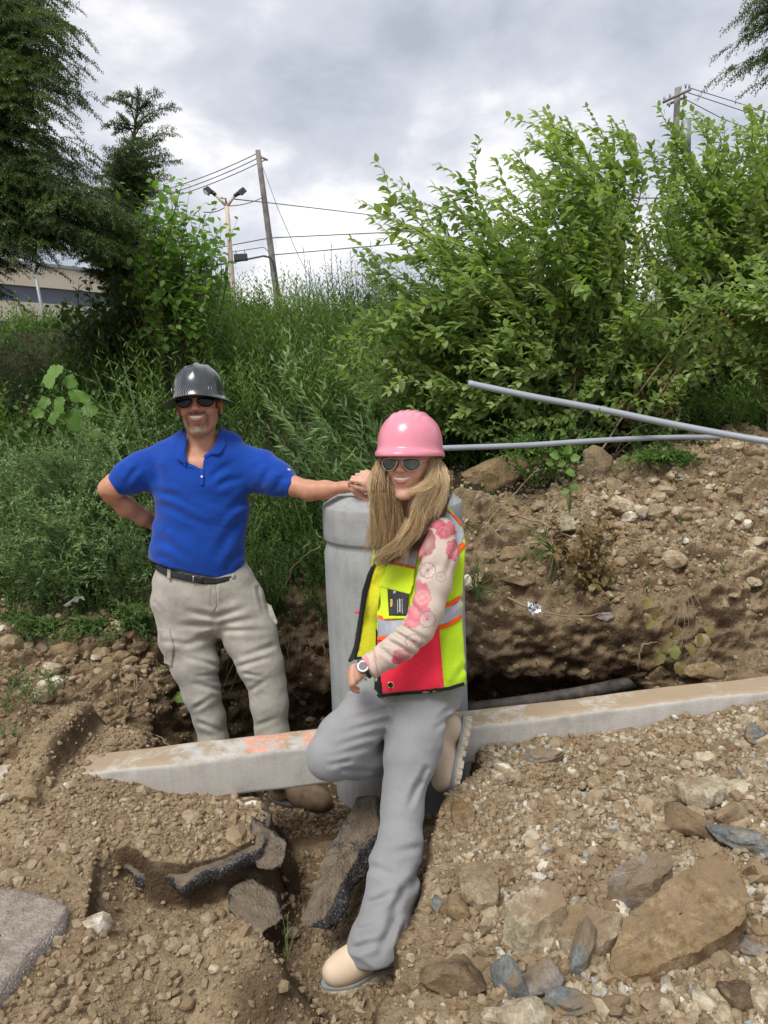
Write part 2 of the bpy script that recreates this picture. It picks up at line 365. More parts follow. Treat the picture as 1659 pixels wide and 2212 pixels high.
Q = np.where(lin, A1*(1-fr)+A2*fr, A1*(1-fr)*.4+A2*fr*.4+cat*.6)
BV = np.stack([np.broadcast_to(bxs[:, None], Q.shape[:2]), Q[..., 0], Q[..., 1]], -1)
nT = len(tt); ii = (np.arange(len(bxs)-1)[:, None]*nT+np.arange(nT-1)[None]).ravel()
BF = np.stack([ii, ii+nT, ii+nT+1, ii+1], 1); BV = BV.reshape(-1, 3); TT = np.tile(tt, len(bxs))
n = vnormals(BV, BF)
nearb = sstep(4.0, 3.0, np.abs(BV[:, 0]))*sstep(9, 5, BV[:, 1])
amp = nearb*sstep(.2, 1.2, TT)
rid = np.abs(fbm(BV*np.array([1, 1, 1.6]), 9, 4, 81))
disp = amp*(.20*fbm(BV, 3.4, 3, 77) + .13*fbm(BV, 8, 4, 79) - .16*rid + .06*fbm(BV, 26, 4, 83))
disp += sstep(4.0, 12, BV[:, 1])*.35*fbm(BV*np.array([1, 1, 0]), .45, 3, 85)*sstep(60, 20, BV[:, 1])
BV = BV + n*disp[:, None]
BN = vnormals(BV, BF)
stp = np.clip(1-BN[:, 2], 0, 1)
bsoil = .35+.55*sstep(.25, .7, stp) + .5*sstep(.35, .05, BV[:, 2]) - .50*sstep(.6, .95, BV[:, 2])*sstep(.2, 1.2, BV[:, 0]) + .4*fbm(BV, 2.0, 3, 91)
bank = link('embankment', mesh_np('embankment', BV, BF, cols=np.clip(bsoil, 0, 1)), M_soil, kind='structure')
bank['label'] = 'brown earth bank rising behind the trench to the weedy slope'
bank.data.materials.append(M_hill)
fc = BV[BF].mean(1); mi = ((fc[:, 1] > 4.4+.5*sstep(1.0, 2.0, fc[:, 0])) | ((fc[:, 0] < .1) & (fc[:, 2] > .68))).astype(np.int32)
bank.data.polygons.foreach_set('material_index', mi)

# ------------------------------------------------------------------ loose stones
def ico(sub):
    import bmesh
    bm = bmesh.new(); bmesh.ops.create_icosphere(bm, subdivisions=sub, radius=1.0)
    V = np.array([v.co[:] for v in bm.verts]); Fc = np.array([[v.index for v in f.verts] for f in bm.faces]); bm.free(); return V, Fc
ICO = {k: ico(k) for k in (1, 2, 3, 4)}
def rock_verts(sub, seed, flat=(1, 1, .7), planes=11, rough=.06, sharp=1.0):
    r = np.random.RandomState(seed); V, Fc = ICO[sub]; V = V.copy()
    pn = nrm(r.randn(planes, 3)); pd = r.uniform(.55, .88, planes)
    dots = V@pn.T; rad = np.where(dots > .05, pd/np.maximum(dots, .05), 9).min(1); rad = np.minimum(rad, 1.05)
    rad = rad*sharp + (1-sharp)
    V = V*rad[:, None]
    if rough: V = V + nrm(V)*(rough*2*fbm(V+seed*3.1, 2.5, 4, seed % 17))[:, None]
    return V*np.asarray(flat), Fc
def rot(seed, full=True):
    r = np.random.RandomState(seed); q = nrm(r.randn(4)); 
    from mathutils import Quaternion
    return np.array(Quaternion(q).to_matrix())
def stone_mat(name, cols, bs=.6):
    """stone colours picked by the tint of each stone, dusty on top with mineral grain"""
    m, t, b, _ = newmat(name); a = attr(t, 'tint'); n1 = noise(t, 45, 6, .7); n2 = noise(t, 220, 4, .7)
    c = ramp(t, a, cols); k = math_(t, 'ADD', math_(t, 'MULTIPLY', n1, .7), math_(t, 'MULTIPLY', n2, .3))
    c = mixc(t, 1.0, c, ramp(t, k, [(.3, (.62, .60, .58)), (.5, (1, 1, 1)), (.7, (1.25, 1.22, 1.15))]), 'MULTIPLY')
    n3 = noise(t, 9, 7, .7); c = mixc(t, ramp(t, n3, [(.47, (0, 0, 0)), (.56, (.8, .8, .8))]), c, (.25, .175, .10))
    t.links.new(c, b.inputs['Base Color']); b.inputs['Roughness'].default_value = .9; b.inputs['Specular IOR Level'].default_value = .2
    bump(t, b, [(n1, bs, .01), (n2, bs, .003)]); return m
M_grav = stone_mat('gravel_stone', [(0, (.17, .12, .072)), (.35, (.30, .225, .14)), (.65, (.40, .32, .215)), (.84, (.50, .43, .31)), (.93, (.30, .31, .30)), (1, (.68, .63, .52))])
def scatter(V, Fc, dens, n, rs):
    """n random points on a surface, weighted by area and density; returns points, normals"""
    a, b, c = V[Fc[:, 0]], V[Fc[:, 1]], V[Fc[:, 3]]
    ar = np.linalg.norm(np.cross(b-a, c-a), axis=1)*dens; ar = ar/ar.sum()
    f = rs.choice(len(Fc), n, p=ar); u = rs.rand(n, 1); v = rs.rand(n, 1)
    P = a[f]*(1-u)*(1-v)+b[f]*u*(1-v)+c[f]*v*(1-u)+V[Fc[f, 2]]*u*v
    return P, nrm(np.cross(b[f]-a[f], c[f]-a[f]))
def inst_merge(TV, TF, P, S, RM, tint):
    """copies of template stones merged: TV list of templates"""
    Vs, Fs, Ts, n0 = [], [], [], 0
    k = RS.randint(0, len(TV), len(P))
    for i in range(len(TV)):
        m = np.where(k == i)[0]; t = TV[i]
        v = np.einsum('nij,vj->nvi', RM[m], t)*S[m, None, None] + P[m][:, None]
        Vs.append(v.reshape(-1, 3)); f = TF[None]+np.arange(len(m))[:, None, None]*len(t)+n0; Fs.append(f.reshape(-1, TF.shape[1])); Ts.append(np.repeat(tint[m], len(t))); n0 += len(m)*len(t)
    return np.concatenate(Vs), np.concatenate(Fs), np.concatenate(Ts)
def randrot(n, rs):
    q = nrm(rs.randn(n, 4)); w, x, y, z = q.T
    return np.stack([np.stack([1-2*(y*y+z*z), 2*(x*y-z*w), 2*(x*z+y*w)], -1), np.stack([2*(x*y+z*w), 1-2*(x*x+z*z), 2*(y*z-x*w)], -1), np.stack([2*(x*z-y*w), 2*(y*z+x*w), 1-2*(x*x+y*y)], -1)], 1)
TPL = [rock_verts(1, 100+i, (1, RS.uniform(.7, .95), RS.uniform(.45, .75)), 8, .03)[0] for i in range(10)]
fcn = GV[GF].mean(1); sF = curb_s(fcn[:, 0], fcn[:, 1])
px, py = PX(fcn)
vis = (fcn[:, 1] > 1.0) & (px > -700) & (px < 2500) & (py < 2900) & (sF < .9) & (fcn[:, 2] > -.5)
rg = sstep(-.1, .4, fcn[:, 0]); lowf = sstep(.16, .05, fcn[:, 2])
fnz = sstep(.35, .75, GN[GF[:, 0], 2]); vis = vis*fnz
dn = vis*(.35 + .8*rg + 1.1*lowf + 1.6*np.exp(-((px-400)/230)**2-((py-1770)/70)**2) + 1.1*np.clip(fbm(fcn, 3.0, 3, 12)*3+.2, 0, 1.2)*sstep(1.6, 2.2, fcn[:, 1]))*(.15+.85*sstep(.05, .02, np.abs(0*sF)))
onc = (sF > -.01) & (sF < CURB_W+.01) & (fcn[:, 0] > -1.0); dn = dn*(~onc)
NG = 60000
P, Nn = scatter(GV, GF, dn, NG, RS)
S = np.exp(RS.normal(math.log(.0058), .5, NG)); S = np.clip(S, .003, .022)*(1+.15*(P[:, 0] > .1))
V_, F_, T_ = inst_merge(TPL, ICO[1][1], P+Nn*(S*.15)[:, None], S, randrot(NG, RS), RS.rand(NG)**1.1*(.72+.28*sstep(-.1, .3, P[:, 0])))
dn2 = (~onc)*vis*((.25+.75*sstep(.05, .35, fcn[:, 0])+.9*np.exp(-((px-380)/240)**2-((py-1770)/80)**2)+.5*(py > 2040))*(fcn[:, 2] > .18)*(.5+2*np.clip(fbm(fcn, 2.5, 3, 19)+.1, 0, 1))+.25*lowf); NR = 10500
P2_, N2_ = scatter(GV, GF, dn2, NR, RS); S2 = np.clip(np.exp(RS.normal(math.log(.0115), .38, NR)), .006, .026); V2_, F2_, T2_ = inst_merge(TPL, ICO[1][1], P2_+N2_*(S2*.2)[:, None], S2, randrot(NR, RS), .25+.75*RS.rand(NR)**.9*(.5+.5*sstep(-.1, .3, P2_[:, 0])))
F_ = np.concatenate([F_, F2_+len(V_)]); V_ = np.concatenate([V_, V2_]); T_ = np.concatenate([T_, T2_])
grav = link('gravel', mesh_np('gravel', V_, F_, smooth=False, cols=T_), M_grav, kind='stuff'); tag(grav, 'small tan and grey gravel strewn over the dug ground', 'gravel')
# clods and gravel on the bank
bf = BV[BF].mean(1); px, py = PX(bf)
dn = ((px > -500) & (px < 2300) & (bf[:, 1] < 5.2))*(.25+1.2*sstep(.5, 1.3, bf[:, 0])*sstep(.55, .8, bf[:, 2])+.5*(bf[:, 2] < .0)+.5*((bf[:, 0] < -1)&(bf[:,2]>.3)&(bf[:,2]<.65)))*sstep(5.2, 4.6, bf[:, 1])*sstep(.1, .6, BN[BF[:, 0], 2])*np.where((bf[:, 0] < .1) & (bf[:, 2] > .75), 0, 1)
NB = 25000
P, Nn = scatter(BV, BF, dn, NB, RS); S = np.clip(np.exp(RS.normal(math.log(.0095), .55, NB)), .004, .035)
V_, F_, T_ = inst_merge(TPL, ICO[1][1], P+Nn*(S*.1)[:, None], S, randrot(NB, RS), RS.rand(NB)*.97*(.55+.45*sstep(.5, .8, P[:, 2])))
o = link('bank_gravel', mesh_np('bank_gravel', V_, F_, smooth=False, cols=T_), M_grav, kind='stuff'); tag(o, 'crumbled clods and stones on the earth bank', 'gravel')
# stones one can pick apart: parts of the ground and of the bank
STPL = []
for i in range(9):
    v, f = rock_verts(2, 300+i, (1, RS.uniform(.7, 1), RS.uniform(.4, .7)), 9, .05)
    me = mesh_np('stone', v, f, smooth=False, cols=np.full(len(v), [.15, .35, .5, .6, .7, .8, .84, 1.0, .55][i])); me.materials.append(M_grav); STPL.append(me)
def put_stones(par, P, Nn, S, seed):
    rs = np.random.RandomState(seed); RM = randrot(len(P), rs)
    for i in range(len(P)):
        o = bpy.data.objects.new('stone', STPL[rs.randint(len(STPL))]); COL.objects.link(o); o.parent = par
        zr = Matrix.Rotation(rs.rand()*6.28, 4, 'Z') @ Matrix.Rotation(rs.normal(0, .35), 4, 'X')
        o.matrix_local = Matrix.Translation(Vector(P[i]+Nn[i]*S[i]*.12)) @ zr @ Matrix.Scale(S[i], 4)
fpx, fpy = PX(fcn)
dn = vis*(fpx > -50)*(fpx < 1720)*(~onc)*(.12+1.0*sstep(.2, .6, fcn[:, 0])+.35*np.exp(-((fpx-400)/300)**2-((fpy-1760)/60)**2))*(curb_s(fcn[:, 0], fcn[:, 1]) < -.03)*(fpy < 2215)
P, Nn = scatter(GV, GF, dn, 290, RS); put_stones(ground, P, Nn, np.clip(np.exp(RS.normal(math.log(.023), .42, 290)), .012, .055), 5)
dn = ((px > 0) & (px < 1650) & (bf[:, 1] < 4.7) & (BN[BF[:, 0], 2] > .3))*(.12+1.2*sstep(.6, 1.3, bf[:, 0])*sstep(.5, .8, bf[:, 2])+1.5*((bf[:, 0] < -.95) & (bf[:, 2] < .62) & (bf[:, 2] > .45)))*np.where((bf[:, 0] < .1) & (bf[:, 2] > .7), 0, 1)
P, Nn = scatter(BV, BF, dn, 260, RS); put_stones(bank, P, Nn, np.clip(np.exp(RS.normal(math.log(.032), .5, 260)), .014, .09), 6)
# ------------------------------------------------------------------ kerb, column, pipes
BVH_B = BVHTree.FromPolygons(BV.tolist(), BF.tolist()); BVH_G = BVHTree.FromPolygons(GV.tolist(), GF.tolist())
def hit(x, y, which='both'):
    d = Vector(nrm(ray(x, y))); o = Vector(CAM); best = None
    for nm, T in (('g', BVH_G), ('b', BVH_B)):
        if which != 'both' and which != nm: continue
        h = T.ray_cast(o, d, 60)
        if h[0] is not None and (best is None or h[3] < best[3]): best = h
    return (np.array(best[0]), np.array(best[1])) if best else (G(x, y, .3), np.array([0, 0, 1.]))
def ground_z(x, y):
    h = [T.ray_cast(Vector((x, y, 9)), Vector((0, 0, -1)), 20) for T in (BVH_B, BVH_G)]
    return max([q[0].z for q in h if q[0] is not None], default=.3)

def concrete(name, base, streak=True, dirt=None, paint=False):
    m, t, b, _ = newmat(name); g = N(t, 'ShaderNodeNewGeometry').outputs['Position']
    n = noise(t, 6, 8, .65); n2 = noise(t, 90, 5, .6); mpn = N(t, 'ShaderNodeMapping'); mpn.inputs['Scale'].default_value = (30, 30, 1.6); t.links.new(g, mpn.inputs[0])
    n3 = noise(t, 1.0, 5, .6, vec=mpn.outputs[0])
    k = math_(t, 'ADD', math_(t, 'MULTIPLY', n, .5), math_(t, 'ADD', math_(t, 'MULTIPLY', n2, .2), math_(t, 'MULTIPLY', n3, .3 if streak else .05)))
    lo = tuple(c*.66 for c in base); hi = tuple(c*1.2 for c in base)
    c = ramp(t, k, [(.3, lo), (.5, base), (.68, hi)])
    vo = noise(t, 34, kind='ShaderNodeTexVoronoi'); pit = ramp(t, vo, [(.0, (.25, .25, .24)), (.055, (1, 1, 1))]); n4 = noise(t, 3.0, 3)
    c = mixc(t, math_(t, 'MULTIPLY', ramp(t, n4, [(.5, (0, 0, 0)), (.62, (1, 1, 1))]), .8), c, mixc(t, 1.0, c, pit, 'MULTIPLY'))
    if dirt:
        nz = N(t, 'ShaderNodeSeparateXYZ'); t.links.new(N(t, 'ShaderNodeNewGeometry').outputs['Normal'], nz.inputs[0])
        px_ = N(t, 'ShaderNodeSeparateXYZ'); t.links.new(g, px_.inputs[0])
        nd = noise(t, 7, 8, .75, .3); up = ramp(t, nz.outputs['Z'], [(.5, (0, 0, 0)), (.8, (1, 1, 1))])
        # the kerb's top is muddier towards its ends
        ex = math_(t, 'ADD', ramp(t, px_.outputs['X'], [(0, (0, 0, 0)), (1.0, (1, 1, 1))]), ramp(t, math_(t, 'MULTIPLY', px_.outputs['X'], -1.0), [(.5, (0, 0, 0)), (1.0, (.5, .5, .5))]))
        md = ramp(t, math_(t, 'ADD', nd, math_(t, 'MULTIPLY', ex, .12)), [(.46, (0, 0, 0)), (.57, (1, 1, 1))])
        c = mixc(t, math_(t, 'MULTIPLY', math_(t, 'MULTIPLY', up, md), .9), c, dirt)
        side = ramp(t, noise(t, 5, 6, .7, .2), [(.55, (0, 0, 0)), (.7, (.5, .5, .5))]); c = mixc(t, side, c, tuple(.6*v+.08 for v in dirt))
        if paint:
            a = attr(t, 'tint'); f = math_(t, 'MULTIPLY', ramp(t, a, [(.2, (0, 0, 0)), (.6, (1, 1, 1))]), ramp(t, noise(t, 26, 7, .8), [(.42, (0, 0, 0)), (.56, (1, 1, 1))]))
            c = mixc(t, math_(t, 'MULTIPLY', f, .75), c, (.80, .27, .14))
    t.links.new(c, b.inputs['Base Color']); b.inputs['Roughness'].default_value = .88; b.inputs['Specular IOR Level'].default_value = .25
    bump(t, b, [(n2, .35, .003), (pit, .3, .003)]); return m
M_curb = concrete('kerb_concrete', (.50, .475, .435), True, (.36, .265, .165), True)
M_col = concrete('column_concrete', (.335, .345, .345))
M_bolt = simple('galvanised_bolt', (.19, .21, .23), .5, .6)
# kerb: a long grid box, edges chipped
L = float(np.linalg.norm(CURB_B-CURB_A)); nu = 560
prof = []                                            # (t across: 0 front .. CURB_W back, z)
def arc(c, r, a0, a1, n): return [(c[0]+r*math.cos(a), c[1]+r*math.sin(a)) for a in np.linspace(a0, a1, n)]
prof += [(.02, .215), (-.002, .225)] + [(-.002, z) for z in np.linspace(.235, .355, 9)] + arc((.016, .362), .018, PI, PI/2, 5) + [(t_, .380) for t_ in np.linspace(.03, .128, 9)] + arc((.134, .366), .014, PI/2, 0, 4) + [(.148, .30), (.148, .22), (.13, .215)]
prof = np.array(prof); m = len(prof); u = np.linspace(0, L, nu)
V = np.zeros((nu, m, 3)); V[..., :2] = CURB_A + u[:, None, None]*CDIR + prof[None, :, :1]*CNRM; V[..., 2] = prof[None, :, 1]
V = V.reshape(-1, 3); edge = np.tile(((prof[:, 1] > .34) & (prof[:, 0] < .03)).astype(float)*.9+.15, nu)
V += (fbm(V, 30, 4, 7)*.010*edge)[:, None]*np.array([0, 1, -1.0]) + (fbm(V, 4, 3, 8)*.012)[:, None]*np.array([0, 1, 1.0])
ii = (np.arange(nu-1)[:, None]*m+np.arange(m)[None]).ravel(); jj = (np.arange(nu-1)[:, None]*m+(np.arange(m)[None]+1) % m).ravel()
Fk = np.stack([ii, ii+m, jj+m, jj], 1)[:, ::-1]
qx, qy = PX(V); pt = np.zeros(len(V))
for cx_, cy_, w_, h_ in ((555, 1605, 26, 20), (590, 1590, 40, 7), (680, 1592, 26, 16), (540, 1600, 12, 8), (600, 1600, 14, 14)):
    pt = np.maximum(pt, np.exp(-((qx-cx_)/w_)**4-((qy-cy_)/h_)**4))
curb = link('concrete_kerb', mesh_np('kerb', V, Fk, cols=pt), M_curb)
curb['label'] = 'long pale concrete kerb with orange paint marks, undermined by the dug hole'; curb['category'] = 'kerb'

CC = np.array([.035, 3.12]); R_ = .298
col = thing('concrete_column', 'round grey concrete column with bevelled top standing in the trench', 'column', (CC[0], CC[1], -.06))
ZT = float(J(845, 1062, 3.12)[2])
print('column top', ZT)
zt = ZT
cpf = [(R_*1.0, -.1), (R_*1.0, zt-.305), (R_*1.0, zt-.245), (R_*.965, zt-.212), (R_*.962, zt-.207), (R_*.962, zt-.190), (R_*.992, zt-.184), (R_*1.0, zt-.178), (R_*1.0, zt-.05), (R_*.99, zt-.042), (R_*.80, zt-.006), (R_*.785, zt-.001), (R_*.7, zt), (R_*.35, zt), (.01, zt)]
pp = []
for (a, b) in zip(cpf[:-1], cpf[1:]):
    k = max(1, int(abs(a[1]-b[1])/.03)); pp += [(a[0]+(b[0]-a[0])*i/k, a[1]+(b[1]-a[1])*i/k) for i in range(k)]
pp.append(cpf[-1]); V, Fq = lathe(pp, 96, (CC[0], CC[1], 0)); V = np.asarray(V)
V[:, :2] += nrm(V[:, :2]-CC)*(fbm(V, 3, 3, 5)*.008+fbm(V, 22, 3, 6)*.0025)[:, None]
mb = MB(); mb.add(V, Fq); part(mb.build('shaft', M_col), col)
bx_ = J(803, 1072, 3.02); mb = MB()
mb.add(*tube([(bx_[0], bx_[1], zt-.01), (bx_[0], bx_[1], zt+.05)], .011, 10)); mb.add(*tube([(bx_[0], bx_[1], zt), (bx_[0], bx_[1], zt+.022)], .021, 6)); mb.add(*tube([(bx_[0], bx_[1], zt+.0), (bx_[0], bx_[1], zt+.005)], .028, 14))
part(mb.build('anchor_bolt', M_bolt, False), col)
mb = MB(); mb.add(*tube([(bx_[0]+.05, bx_[1]-.02, zt+.006), (bx_[0]+.10, bx_[1]-.01, zt+.012), (bx_[0]+.15, bx_[1], zt+.006)], .006, 8)); part(mb.build('wire_end', M_bolt), col)

M_pipe = simple('grey_plastic', (.31, .34, .38), .45, var=.08, vs=5)
M_black = simple('black_plastic', (.03, .032, .035), .35, var=.5, vs=14, bs=.3, bsc=60)
def mpipe(name, label, cat, pts, r, mat, seg=40):
    P = np.array(pts); t = np.linspace(0, len(P)-1, seg); i = np.minimum(t.astype(int), len(P)-2); f = (t-i)[:, None]
    p0, p1, p2, p3 = P[np.maximum(i-1, 0)], P[i], P[i+1], P[np.minimum(i+2, len(P)-1)]
    C = .5*(2*p1+(p2-p0)*f+(2*p0-5*p1+4*p2-p3)*f**2+(3*p1-p0-3*p2+p3)*f**3)
    mb = MB(); mb.add(*tube(C, r, 16)); o = mb.build(name, mat); return tag(o, label, cat)
M_duct = simple('dusty_black_plastic', (.06, .05, .042), .7, var=.7, vs=22, bs=.4, bsc=60)
mpipe('conduit_pipe', 'long grey plastic conduit slanting down out of the bush to the dirt pile', 'pipe', [J(1011, 828, 4.35), J(1150, 857, 4.32), J(1300, 885, 4.28), J(1450, 916, 4.2), J(1600, 944, 4.1), J(1800, 975, 3.85)], .0195, M_pipe)
mpipe('conduit_pipe', 'nearly level grey plastic conduit behind the pink helmet', 'pipe', [J(930, 969, 4.05), J(1020, 966, 4.1), J(1150, 961, 4.15), J(1300, 951, 4.25), J(1450, 945, 4.35), J(1560, 945, 4.5), J(1640, 947, 4.65)], .0155, M_pipe)
mpipe('duct_pipe', 'dusty black pipe lying in the trench behind the kerb', 'pipe', [(-1.0, 3.35, .0), (-.5, 3.42, .02), (.1, 3.44, .10), (.6, 3.40, .165), (1.0, 3.46, .19), (1.5, 3.62, .22)], .033, M_duct)
mpipe('duct_pipe', 'thin black cable on the trench floor behind the man in blue', 'pipe', [(-1.0, 3.22, -.03), (-.5, 3.28, 0), (-.1, 3.32, .03), (.3, 3.40, .03)], .014, M_black)

# ------------------------------------------------------------------ broken asphalt and slabs
def slab_mat(name, top, side, spk=.5):
    m, t, b, _ = newmat(name); a = attr(t, 'tint'); n = noise(t, 30, 6, .7); vo = noise(t, 120, kind='ShaderNodeTexVoronoi'); n2 = noise(t, 200, 4)
    ct = ramp(t, n, [(.3, tuple(c*.6 for c in top)), (.5, top), (.7, tuple(c*1.3 for c in top))])
    cs = ramp(t, n2, [(.35, side), (.56, tuple(c*1.6 for c in side)), (.62, tuple(c*3+spk*.25 for c in side))])
    nb3 = noise(t, 7, 7, .75); f = ramp(t, math_(t, 'ADD', a, math_(t, 'MULTIPLY', math_(t, 'SUBTRACT', nb3, .42), 3.0)), [(.35, (0, 0, 0)), (.6, (1, 1, 1))])
    t.links.new(mixc(t, f, ct, cs), b.inputs['Base Color']); b.inputs['Roughness'].default_value = .8
    bump(t, b, [(n, .6, .012), (vo, .7, -.005), (n2, .5, .003)]); return m
M_asph = slab_mat('broken_asphalt', (.155, .118, .08), (.020, .018, .017))
M_conc = slab_mat('old_concrete_slab', (.27, .225, .185), (.20, .175, .155), .25)
def slab(name, label, cat, outline, down, thick, mat, seed=1, dome=.0, rough=.012):
    """outline: 3-D points of the top rim; down: direction of the thickness"""
    P = np.array(outline); c = P.mean(0); n = 110; L_ = np.r_[0, np.cumsum(np.linalg.norm(np.roll(P, -1, 0)-P, axis=1))]
    t = np.linspace(0, L_[-1], n, endpoint=False); Pc = np.vstack([P, P[:1]]); rim = np.stack([np.interp(t, L_, Pc[:, k]) for k in range(3)], 1)
    down = nrm(down); rings = []; tv = []
    for f in (0.02, .25, .5, .75, .92): rings.append(c+(rim-c)*f - down*dome*(1-f*f)); tv.append(0)
    for k, (f, g, q) in enumerate(((1, 0, .25), (1.02, .2, .8), (1.0, .5, 1), (.97, .8, 1), (.9, 1, 1), (.5, 1.02, 1), (.02, 1.02, 1))):
        rings.append(c+(rim-c)*f + down*thick*g); tv.append(q)
    V = np.concatenate(rings); T = np.repeat(tv, n).astype(float)
    nd = np.stack([fbm(V, 16, 4, seed+i) for i in range(3)], 1); V = V + nd*rough*(1.2+2.2*T[:, None]) + np.stack([fbm(V, 60, 3, seed+5+i) for i in range(3)], 1)*.012
    m = len(rings); Fq = [(i*n+j, (i+1)*n+j, (i+1)*n+(j+1) % n, i*n+(j+1) % n) for i in range(m-1) for j in range(n)]
    Fq = np.array(Fq); nn = np.cross(V[Fq[400, 1]]-V[Fq[400, 0]], V[Fq[400, 3]]-V[Fq[400, 0]])
    if nn@down > 0: Fq = Fq[:, ::-1]
    o = link(name, mesh_np(name, V, Fq, cols=T, smooth=True), mat); return tag(o, label, cat)
DN = (0, 0, -1.)
slab('asphalt_slab', 'broken asphalt edge jutting from under the gravel mound over the hole', 'asphalt slab',
     [G(x, y, z) for x, y, z in ((255, 1856, .278), (300, 1888, .280), (345, 1882, .282), (406, 1908, .283), (440, 1880, .284), (500, 1872, .284), (530, 1845, .283), (568, 1832, .280), (586, 1756, .265), (562, 1722, .24), (500, 1730, .23), (400, 1760, .235), (300, 1800, .245))], DN, .05, M_asph, 3, rough=.015)
slab('asphalt_chunk', 'black asphalt chunk wedged upright just under the broken pavement edge', 'asphalt chunk',
     [J(x, y, d) for x, y, d in ((548, 1770, 2.2), (585, 1790, 2.2), (622, 1822, 2.16), (612, 1868, 2.08), (560, 1880, 2.06), (535, 1840, 2.12))], (-.3, .9, -.35), .05, M_asph, 11)
slab('asphalt_chunk', 'lower asphalt chunk with tan dusty face lying in the hole', 'asphalt chunk',
     [J(x, y, d) for x, y, d in ((502, 1915, 2.03), (545, 1895, 2.08), (598, 1935, 2.04), (608, 1985, 1.96), (570, 2018, 1.9), (520, 2000, 1.92), (497, 1960, 1.97))], (-.25, .75, -.6), .055, M_asph, 17)
slab('asphalt_slab', 'long slab of asphalt tilted on edge beside the grey trouser leg', 'asphalt slab',
     [J(x, y, d) for x, y, d in ((772, 1722, 2.42), (812, 1722, 2.44), (818, 1790, 2.3), (775, 1850, 2.2), (735, 1915, 2.08), (700, 1985, 1.97), (668, 2012, 1.92), (652, 1990, 1.95), (672, 1930, 2.06), (702, 1850, 2.2), (738, 1785, 2.3))], (.62, .45, -.5), .075, M_asph, 23, dome=.015)
slab('concrete_slab', 'grey broken pavement slab at the lower left edge of the dirt', 'concrete slab',
     [G(x, y, .375) for x, y in ((-120, 1905), (60, 1925), (142, 1950), (135, 1985), (60, 2060), (10, 2120), (-60, 2200), (-260, 2100))], (.08, -.05, -1.), .12, M_conc, 29, rough=.0025)
slab('pavement_piece', 'flat piece of dark speckled pavement at the very bottom beside the boot', 'pavement piece',
     [J(x, y, d) for x, y, d in ((1030-10, 2222, 1.62), (1075-40, 2195, 1.66), (1010-40, 2190, 1.67), (960-60, 2215, 1.63), (955, 2260, 1.55), (1030, 2260, 1.55))], DN, .04, M_asph, 31)

# ------------------------------------------------------------------ rocks, one by one
def rmat(name, cols, dusty=(.28, .2, .12)):
    m, t, b, _ = newmat(name); n1 = noise(t, 11, 8, .7, .4); n2 = noise(t, 60, 6, .75); n3 = noise(t, 6, 8, .75); 
    c = ramp(t, n1, [(.33, cols[0]), (.5, cols[1]), (.64, cols[2])])
    c = mixc(t, 1.0, c, ramp(t, n2, [(.35, (.6, .6, .6)), (.6, (1.15, 1.15, 1.15))]), 'MULTIPLY')
    c = mixc(t, ramp(t, n3, [(.48, (0, 0, 0)), (.57, (.85, .85, .85))]), c, dusty)
    t.links.new(c, b.inputs['Base Color']); b.inputs['Roughness'].default_value = .92; b.inputs['Specular IOR Level'].default_value = .2
    bump(t, b, [(n1, .7, .03), (n2, .8, .010)]); return m
RM_ = dict(tan=rmat('tan_rock', ((.25, .18, .10), (.37, .29, .185), (.50, .42, .30))), pale=rmat('pale_rock', ((.34, .27, .17), (.50, .43, .31), (.62, .56, .44))),
    grey=rmat('grey_rock', ((.11, .12, .115), (.20, .215, .205), (.30, .31, .29))), ochre=rmat('ochre_rock', ((.15, .095, .045), (.28, .195, .10), (.42, .32, .19))),
    brown=rmat('brown_clod', ((.07, .046, .027), (.16, .11, .065), (.24, .17, .10))), mauve=rmat('mauve_rock', ((.15, .125, .11), (.27, .235, .21), (.36, .33, .29))))
def rock(px, py, w, h, kind, label, sh=.55, z=None, seed=0, tilt=(0, 0, 0), name='rock', planes=19, lift=.0, cat='rock'):
    P, nn = hit(px, py) if z is None else (G(px, py, z), np.array([0, 0, 1.]))
    D = (P-CAM)@_f; a = w*D/FPX/2*1.06; hh = h*D/FPX
    v, f = rock_verts(4, seed*7+int(px), (1, 1, 1), planes, .035)
    v = v/np.abs(v).max(0)
    dep = max(hh/2/.75*.9, a*.55); v = v*np.array([a, dep*.95, max(a, dep)*sh])
    E = Matrix.Rotation(tilt[2], 3, 'Z')@Matrix.Rotation(tilt[1], 3, 'Y')@Matrix.Rotation(tilt[0], 3, 'X'); v = v@np.array(E).T
    lay = .0028*np.sin(v[:, 2]*330+40*fbm(v, 8, 2, 3)) if kind in ('grey', 'mauve') else 0
    v = v + nrm(v)*(fbm(v+px, 26, 4, 4)*.022*min(1, a/.06) + lay*min(1, a/.08))[:, None]
    me = mesh_np(name, v, f, smooth=True); o = link(name, me, RM_[kind]); o.location = tuple(P+np.array([0, dep*.35, max(a, dep)*sh*.25+lift]))
    me.set_sharp_from_angle(angle=math.radians(32))
    return tag(o, label, cat)
